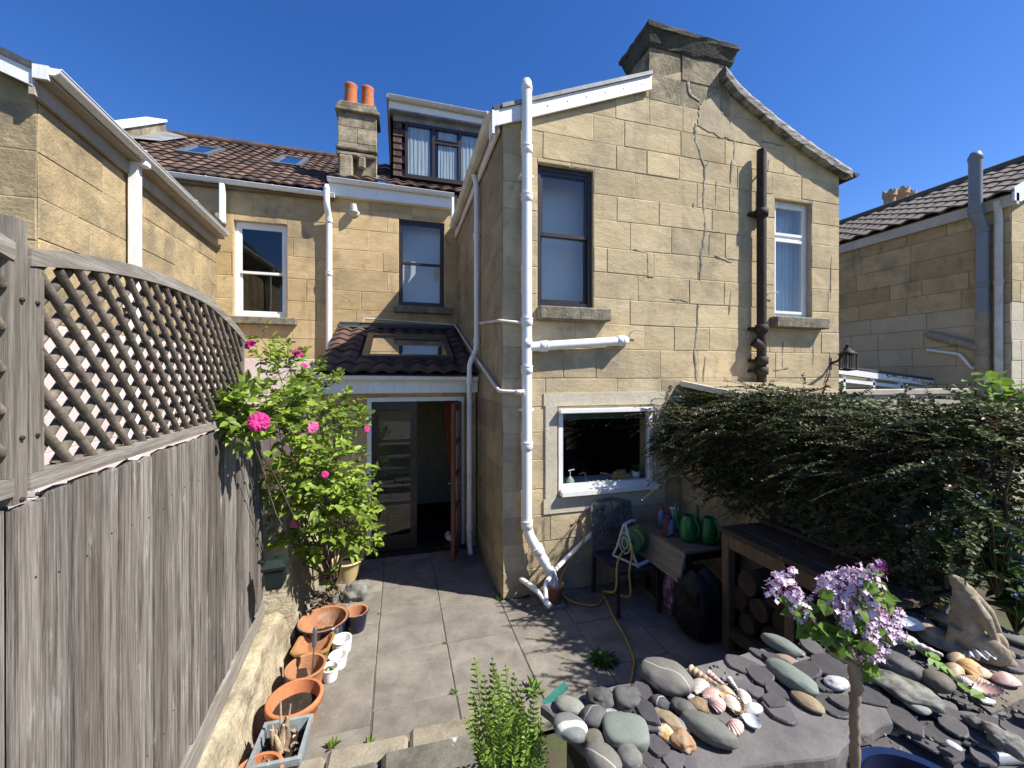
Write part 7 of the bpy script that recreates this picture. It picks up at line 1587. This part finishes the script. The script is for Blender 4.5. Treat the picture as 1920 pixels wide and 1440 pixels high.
for i in range(270):
    x, y = rg.uniform(1.62, 3.2), rg.uniform(1.03, 1.66)
    if x < 2.05 and y < 1.28: continue
    a = rg.uniform(.02, .075); slate(0, 0, 0, 0, 0, 'small dark slate chip in the loose layer around the hare and rocks', .845 + rg.uniform(.0, .03), rg.uniform(-.2, .25), 'loose slate chips covering the bed', None, (Vector((x, y, 0)), a, a*rg.uniform(.4, .75), rg.uniform(-1.2, .4)), name='slate_chip')

mb = MB()
for i in range(420):
    x, y, z = (rg.uniform(.68, 1.75), rg.uniform(1.22, 1.66), ZS) if i % 3 == 0 else (rg.uniform(1.7, 3.15), rg.uniform(1.08, 1.64), .89)
    if z == ZS and x > 1.0 and y < 1.36: continue
    q = rg.uniform(.003, .009); mb.blob((x, y, z + q*.5), (q*rg.uniform(.8, 1.6), q, q*.7), Matrix.Rotation(rg.uniform(0, 3), 3, 'Z'), 0, rg.random(), 1, .3, 2, i)
tag(mb.build('grit', [surf('slate_grit', (.20,.185,.165), (.07,.065,.062), 30, tone=.6, rough=.85, bump=0)]), 'loose slate grit', 'grit', kind='stuff')
# shells
M_sh = {'white': surf('white_shell', (.66,.62,.55), (.50,.44,.37), 30, tone=.05, rough=.5, bump=.1, fine=.1), 'beige': surf('beige_shell', (.50,.38,.25), (.38,.27,.17), 40, tone=.05, rough=.5, bump=.1), 'pink': surf('pink_shell', (.60,.44,.39), (.50,.30,.26), 40, tone=.05, rough=.45, bump=.1), 'orange': surf('orange_shell', (.58,.38,.19), (.48,.28,.12), 40, tone=.05, rough=.5, bump=.1), 'blue': surf('blue_white_shell', (.52,.58,.66), (.62,.62,.60), 18, tone=.05, rough=.35, bump=.05), 'rib': surf('grey_ribbed_shell', (.62,.60,.57), (.36,.35,.34), 22, tone=.05, rough=.6, bump=.2)}
GSH = 'sea shells set out among the stones'
def shell(u, v, w, ang, kind, label, ribs=14, up=True, cup=.35, ar=1.0, z0=ZS, tilt=.25, ribd=.05):
    t, p, e, az = place(u, v, w, w, z0); r_ = w*t/FPX*.62; A = az + math.radians(ang); mb = MB(); n, m = 42, 9
    def S(sgn, thick):
        rows = []
        for j in range(m+1):
            q = j/m; row = []
            for i in range(n+1):
                a = (i/n-.5)*2*1.25; rr = r_*q*(1 - .20*(a/1.25)**4)*(1 + .02*math.cos(a*ribs*2.5)*q)
                h = r_*cup*math.sin(math.pi*min(1, (.08+q*.92)))**.8*math.cos(a*.95)*sgn*1.0 + ribd*r_*q*math.cos(a*ribs*2.5) + (r_*cup*.10) + thick
                row.append(Vector((rr*math.sin(a)*ar, rr*math.cos(a) - r_*.5, h)))
            rows.append(row)
        return rows
    M = Matrix.Rotation(A, 3, 'Z') @ Matrix.Rotation(tilt, 3, 'X'); s = 1 if up else -1; lift = 0 if up else r_*cup
    o = Vector((p.x, p.y, z0 + lift + abs(math.sin(tilt))*r_*.5 + .004)); tr = lambda R_: [[o + M @ q for q in row] for row in R_]
    a_, b_ = S(s, .003), S(s, -.003); mb.grid(tr(a_), 0, .5, True); mb.grid([x[::-1] for x in tr(b_)], 0, .3, True); mb.grid(tr([a_[-1], b_[-1]]), 0, .5, False)
    mb.grid(tr([[x[0] for x in a_], [x[0] for x in b_]]), 0, .5, False); mb.grid(tr([[x[-1] for x in b_], [x[-1] for x in a_]]), 0, .5, False)
    return tag(mb.build('sea_shell', [M_sh[kind]]), label, 'shell', GSH)
for a in (
 (1313, 1285, 44, 60, 'white', 'white scallop behind the pinkish shells', 12), (1337, 1300, 44, 30, 'pink', 'pinkish scallop in the middle of the shell group', 14, True, .3), (1345, 1318, 46, -70, 'pink', 'long pink and white shell in front of the round shell', 10, True, .3, .8), (1359, 1292, 34, 0, 'beige', 'round beige limpet shell at the top of the shell group', 20, True, .45, 1.05, ZS+.01, .1, .015), (1374, 1321, 44, -40, 'orange', 'orange rimmed scallop lying open', 16, False, .28, 1.1), (1372, 1315, 52, -60, 'white', 'large white scallop under the orange rimmed one', 18, True, .25), (1395, 1302, 36, -70, 'white', 'smooth white clam shell beside the slates', 20, True, .35, 1.1, ZS, .1, .012), (1413, 1328, 42, -130, 'rib', 'white fan shell with fine ribs', 22, True, .35, 1.0), (1410, 1353, 44, -35, 'blue', 'oval white shell with a pale blue inside, nearest the front', 20, False, .3, .75, ZS, .05, .006), (1379, 1362, 44, -110, 'pink', 'frilled pinkish shell left of the blue oval shell', 10, True, .35, 1.0),
 (1707, 1178, 40, 20, 'blue', 'blue white shell disc beside the lilac', 20, False, .25, 1.0, .93, .7, .006), (1700, 1200, 46, -120, 'white', 'white curved shell under the blue white one', 12, True, .3, .8, .91), (1795, 1233, 42, 80, 'beige', 'smooth beige cockle nearest the hare', 24, True, .45, 1.0, .895, .1, .012), (1818, 1250, 54, -70, 'orange', 'orange scallop on the tan slab', 16, True, .28, 1.1, .895), (1789, 1254, 44, 80, 'beige', 'beige cockle at the left of the tan slab', 24, True, .45, 1.0, .895, .1, .012), (1848, 1234, 66, -120, 'rib', 'biggest grey white shell with deep ribs, leaning on the hare', 8, True, .3, 1.1, .90, .5, .09), (1842, 1262, 38, -110, 'beige', 'beige ribbed cockle under the orange scallop', 18, True, .45, 1.0, .895), (1841, 1282, 46, 170, 'beige', 'fan shell with brown ribs in the middle of the tan slab', 14, True, .35, 1.0, .895), (1888, 1275, 50, -130, 'pink', 'pale pink cockle at the right end of the tan slab', 20, True, .45, .9, .895, .15, .02), (1852, 1300, 70, -70, 'pink', 'long mauve shell at the front of the tan slab', 14, False, .2, .5, .895), (1846, 1306, 44, -70, 'white', 'white flat shell with a green leaf, front of the tan slab', 20, True, .25, .6, .895, .1, .01), (1806, 1276, 34, 0, 'white', 'white shell lump left of the brown ribbed fan', 8, True, .5, 1.0, .895)):
    shell(*a)
# tube shells
def spire(u, v, L, ang, mat, label, z0=ZS):
    t, p, e, az = place(u, v, L, L, z0); l = L*t/FPX; A = az + math.radians(ang); d = Vector((math.cos(A), math.sin(A), .05)); mb = MB(); r0 = l*.17; P = []; rr = []
    for i in range(40): q = i/39; P.append(Vector((p.x, p.y, z0 + r0)) + d*l*(q-.5)); rr.append(max(.001, r0*(1-q*.75)*(1 + .12*math.sin(q*36))))
    mb.tube(P, rr, 12); return tag(mb.build('sea_shell', [mat]), label, 'shell', GSH)
spire(1319, 1270, 52, -28, M_sh['beige'], 'spiral tan whelk shell behind the white scallop'); spire(1345, 1274, 40, -40, M_sh['pink'], 'slim brownish spire shell right of the tan whelk'); spire(1376, 1282, 32, -60, M_sh['rib'], 'slim grey spire shell behind the smooth clam'); spire(1214, 1315, 26, 70, M_sh['orange'], 'small pale pointed shell among the dark stones')
spire(1725, 1215, 60, -15, M_sh['white'], 'white branch like shell left of the hare', .91)

# hare
HB = on_z(1826, 1224, .895); HA = math.atan2(HB.y, HB.x) - math.pi/2
ML = Matrix.Rotation(HA, 3, 'Z'); kx = .00079
HP = lambda zx, zy, y=0: HB + ML @ Vector(((zx-1500)*kx, y, (668-zy)*kx))
mb = MB()
def ell(zx, zy, rx, rz, ry, y=0, rot=0, seed=1, rough=.05): mb.blob(HP(zx, zy, y), (rx*kx, ry*kx, rz*kx), ML @ Matrix.Rotation(R(rot), 3, 'Y'), 0, .5, 3, rough, 1.5, seed)
def cap(a, b, ra, rb, ya=0, yb=0): mb.tube([HP(*a, ya)*(1-k/6) + HP(*b, yb)*(k/6) for k in range(7)], [(ra + (rb-ra)*k/6)*kx for k in range(7)], 14)
ell(1500, 560, 120, 105, 100); ell(1475, 470, 92, 110, 84); ell(1462, 380, 72, 90, 66); ell(1462, 290, 62, 72, 52, 0, -20); ell(1432, 232, 44, 52, 40, 0, -35); ell(1408, 205, 26, 30, 26, 0, -30)
cap((1462, 300), (1475, 470), 60, 88); ell(1568, 585, 92, 84, 44, -.066); ell(1560, 580, 92, 88, 50, .06); ell(1630, 640, 55, 36, 40, -.03); ell(1640, 600, 34, 30, 30)
cap((1425, 500), (1388, 648), 36, 24, -.058, -.05); cap((1430, 500), (1398, 648), 36, 24, .055, .05); ell(1375, 655, 40, 18, 26, -.04); ell(1385, 655, 40, 18, 26, .04)
cap((1495, 290), (1545, 390), 22, 36, -.03, -.050); cap((1545, 390), (1595, 520), 36, 14, -.050, -.058); cap((1505, 290), (1560, 380), 22, 32, .022, .03); cap((1560, 380), (1610, 500), 32, 14, .03, .035)
ell(1455, 655, 230, 34, 130, 0, 0, 3, .2); ell(1330, 625, 95, 44, 70, 0, 12, 4, .2)
tmp = mb.build('stone_hare', [surf('hare_stone', (.36, .30, .21), (.20, .165, .115), 9, tone=0, shift=False, rough=.92, bump=.6, bscale=35, bdist=.008, fine=.2, stains=(((.36,.29,.19), 5, (1,1,1), .55, .7, .6), ((.07,.06,.045), 7, (1,1,1), .56, .7, .5)))])
rm = tmp.modifiers.new('r', 'REMESH'); rm.mode = 'VOXEL'; rm.voxel_size = .0042; sm_ = tmp.modifiers.new('s', 'SMOOTH'); sm_.iterations = 3; sm_.factor = .5
dg = bpy.context.evaluated_depsgraph_get(); me2 = bpy.data.meshes.new_from_object(tmp.evaluated_get(dg)); tmp.modifiers.clear(); tmp.data = me2
for q in me2.polygons: q.use_smooth = True
tag(tmp, 'weathered stone hare statue sitting with its head raised and ears laid back', 'statue')

# round edging pole and pipe along the bed
mb = MB(); P = [on_z(u, v, .83) for u, v in ((1655, 1348), (1700, 1378), (1760, 1402), (1815, 1415))]; mb.tube(smooth(P, 8), .028, 14); tag(mb.build('edging_pole', [surf('black_pole', (.055,.055,.058), (.04,.04,.043), 6, tone=0, rough=.5, bump=.1, spec=.5)]), 'dark round pole edging the front of the slate bed', 'pole')
mb = MB(); P = [on_z(u, v, .83) for u, v in ((1822, 1424), (1870, 1420), (1960, 1414))]; mb.tube(smooth(P, 8), .024, 14); tag(mb.build('edging_pipe', [M_grey_pipe]), 'grey round pipe at the lower right corner of the bed', 'pipe')
mb = MB(); mb.blob(on_z(1655, 1378, .78), (.08, .07, .09), None, 0, .5, 4, .3, 1.6, 9, box=.4); tag(mb.build('rock', [M_rubble]), 'yellowish rock wedged under the end of the slate slab', 'rock')

# blue glazed pot and lilac standard
pot(0, 0, .165, .46, 'dark blue glazed pot at the bottom edge right of the lilac trunk', surf('deep_blue_glaze', (.012, .022, .065), (.008, .012, .035), 6, tone=0, rough=.2, bump=.05, coat=.5), at=Vector((1.40, .74, .72)), base=.7, rim=.03, wall=.016, fill=(.85, M_soilpot), group=None)
LB0 = on_t(1603, 1440, 1.02); LP0 = Vector((LB0.x, LB0.y, .72))
LIL = empty('lilac', LP0, 'small standard lilac with mauve flower heads on a bare stem by the slate bed', 'lilac')
M_lbark = surf('lilac_bark', (.30, .235, .165), (.19, .145, .10), 9, (1,1,.4), tone=.1, rough=.9, bump=.5, bscale=40, bdist=.004)
M_lfl = surf('lilac_floret', (.90, .80, .86), (.72, .52, .70), 60, tone=.22, rough=.6, bump=0, fine=.1, trans=.3)
M_lbud = surf('lilac_bud', (.30, .075, .24), (.22, .05, .19), 60, tone=.3, rough=.6, bump=0, trans=.2)
pot(0, 0, .15, .34, 'brown pot holding the lilac stem, below the picture edge', M_terra_d, at=LP0, base=.7, rim=.02, fill=(.85, M_soilpot), group=None)
L3 = lambda u, v, dt=0: on_t(u, v, 1.02 + dt)
mb = MB(); tr = smooth([LP0 + Vector((0, 0, .22)), L3(1603, 1440), L3(1603, 1380), L3(1602, 1330), L3(1605, 1285), L3(1601, 1245), L3(1602, 1225)], 6); rad = [.0112 + (.003 if 24 < i < 34 else 0) + .0015*math.sin(i*1.9) for i in range(len(tr))]; mb.tube(tr, rad, 12)
mb.blob(L3(1608, 1290), (.013, .012, .016), None, 0, .5, 2, .2, 2, 1); mb.build('trunk', [M_lbark], LIL)
mb = MB(); br = (((1601, 1240), (1570, 1215), (1530, 1170), (1500, 1130)), ((1601, 1235), (1585, 1190), (1560, 1140)), ((1602, 1230), (1605, 1160), (1612, 1110), (1640, 1075)), ((1603, 1235), (1630, 1190), (1650, 1160)), ((1604, 1250), (1640, 1210), (1665, 1190)), ((1600, 1245), (1560, 1225), (1540, 1200)), ((1600, 1235), (1595, 1180), (1600, 1130)))
for b in br: mb.tube(smooth([L3(u, v, rg.uniform(-.03, .03)) for u, v in b], 5), [.0065 - .0045*i/(5*(len(b)-1)) for i in range(5*(len(b)-1)+1)], 6)
mb.build('branches', [M_lbark], LIL)
M_llf = surf('lilac_leaf', (.17, .27, .045), (.10, .19, .03), 14, tone=.35, rough=.5, bump=.05, trans=.35)
mb = MB()
for (u, v, n) in ((1482, 1135, 6), (1492, 1155, 5), (1548, 1185, 12), (1560, 1200, 8), (1545, 1130, 6), (1590, 1190, 7), (1605, 1165, 8), (1622, 1088, 9), (1632, 1100, 6), (1655, 1120, 7), (1575, 1170, 5), (1622, 1250, 9), (1630, 1258, 4), (1565, 1225, 4), (1600, 1215, 6), (1650, 1190, 4), (1602, 1140, 6), (1510, 1180, 5)):
    for k in range(n):
        p = L3(u, v, rg.uniform(-.03, .03)) + rv(.008); mb.leaf(p, (RT*rg.uniform(-1, 1) + Vector((0, 0, rg.uniform(-.5, .7))) - FW*.3), (rg.uniform(-.2, .6), -.6, .7), rg.uniform(.028, .045), rg.uniform(.022, .034), .2, rg.random(), 0, .2)
mb.build('foliage', [M_llf], LIL)
def panicle(c, ax_, L, r_, n, bud=.12):
    mb = MB(); ax_ = Vector(ax_).normalized(); x = ax_.orthogonal().normalized(); y = ax_.cross(x)
    for k in range(n):
        q = rg.random(); a = rg.uniform(0, 6.28); rr = r_*(1-.75*q)*rg.uniform(.35, 1.05); d = x*math.cos(a) + y*math.sin(a); p = Vector(c) + ax_*L*(q-.3) + d*rr + rv(.003)
        nn = (d + ax_*.35 + rv(.3) + Vector((0, -.2, .2))).normalized(); u_ = nn.orthogonal().normalized(); w_ = nn.cross(u_); t = rg.random()
        b = rg.random() < bud + q*.12
        for i in range(4):
            g = math.pi/2*i + a; e = u_*math.cos(g) + w_*math.sin(g); mb.leaf(p, (e + nn*.15).normalized() if not b else (nn + e*.3).normalized(), nn, .0075 if not b else .006, .0058 if not b else .003, .1, t, 1 if b else 0)
        if k % 2 == 0: mb.tube([p - nn*.012, p], .0012, 4, 1, .5, caps=False)
    mb.build('flower_head', [M_lfl, M_lbud], LIL)
for (u, v, w, n, bd) in ((1453, 1105, 22, 90, .1), (1478, 1098, 22, 90, .1), (1495, 1125, 20, 80, .15), (1505, 1150, 18, 70, .2), (1515, 1178, 16, 60, .2), (1556, 1118, 34, 170, .1), (1548, 1106, 24, 90, .1), (1592, 1108, 30, 150, .1), (1605, 1130, 32, 160, .1), (1640, 1105, 18, 70, .3), (1645, 1070, 14, 70, .75), (1655, 1066, 9, 40, .8), (1622, 1150, 34, 180, .1), (1598, 1160, 26, 110, .15), (1655, 1160, 26, 130, .1), (1675, 1180, 26, 140, .1), (1650, 1195, 32, 180, .12), (1628, 1200, 26, 130, .2), (1630, 1222, 22, 100, .25), (1580, 1150, 24, 80, .2), (1586, 1172, 16, 60, .2), (1612, 1095, 26, 110, .1)):
    c = L3(u, v, rg.uniform(-.05, .05)); panicle(c, (rg.uniform(-.4, .4), rg.uniform(-.3, .1), 1), w*2.1*1.02/FPX, w*1.02/FPX, int(n*.62), bd)
# green plastic strip, small scraps, ivy leaf on the bed
mb = MB(); a, b = on_z(1020, 1322, .55), on_z(1062, 1284, .62); mb.bar(a, b, .045, .012); tag(mb.build('plastic_strip', [surf('teal_strip', (.06,.26,.20), (.05,.21,.17), 6, tone=0, rough=.45, bump=.05)]), 'teal green plastic strip poking up behind the left corner of the slate slab', 'plastic strip')
mb = MB()
for (u, v) in ((1745, 1232), (1757, 1240), (1762, 1250), (1735, 1228), (1795, 1278), (1843, 1300), (1696, 1202), (1768, 1244)):
    mb.leaf(on_z(u, v, .95), (rg.uniform(-1, 1), rg.uniform(-.6, .2), -.1), (0, -.4, 1), .06, .045, .1, rg.random())
P = [on_z(u, v, .945) for (u, v) in ((1696, 1202), (1735, 1228), (1745, 1232), (1757, 1240), (1762, 1250), (1768, 1244), (1795, 1278), (1843, 1300))]; mb.tube(smooth(P, 4), .003, 5)
tag(mb.build('creeping_sprig', [M_llf]), 'bright green sprig creeping between rocks and shells', 'plant')
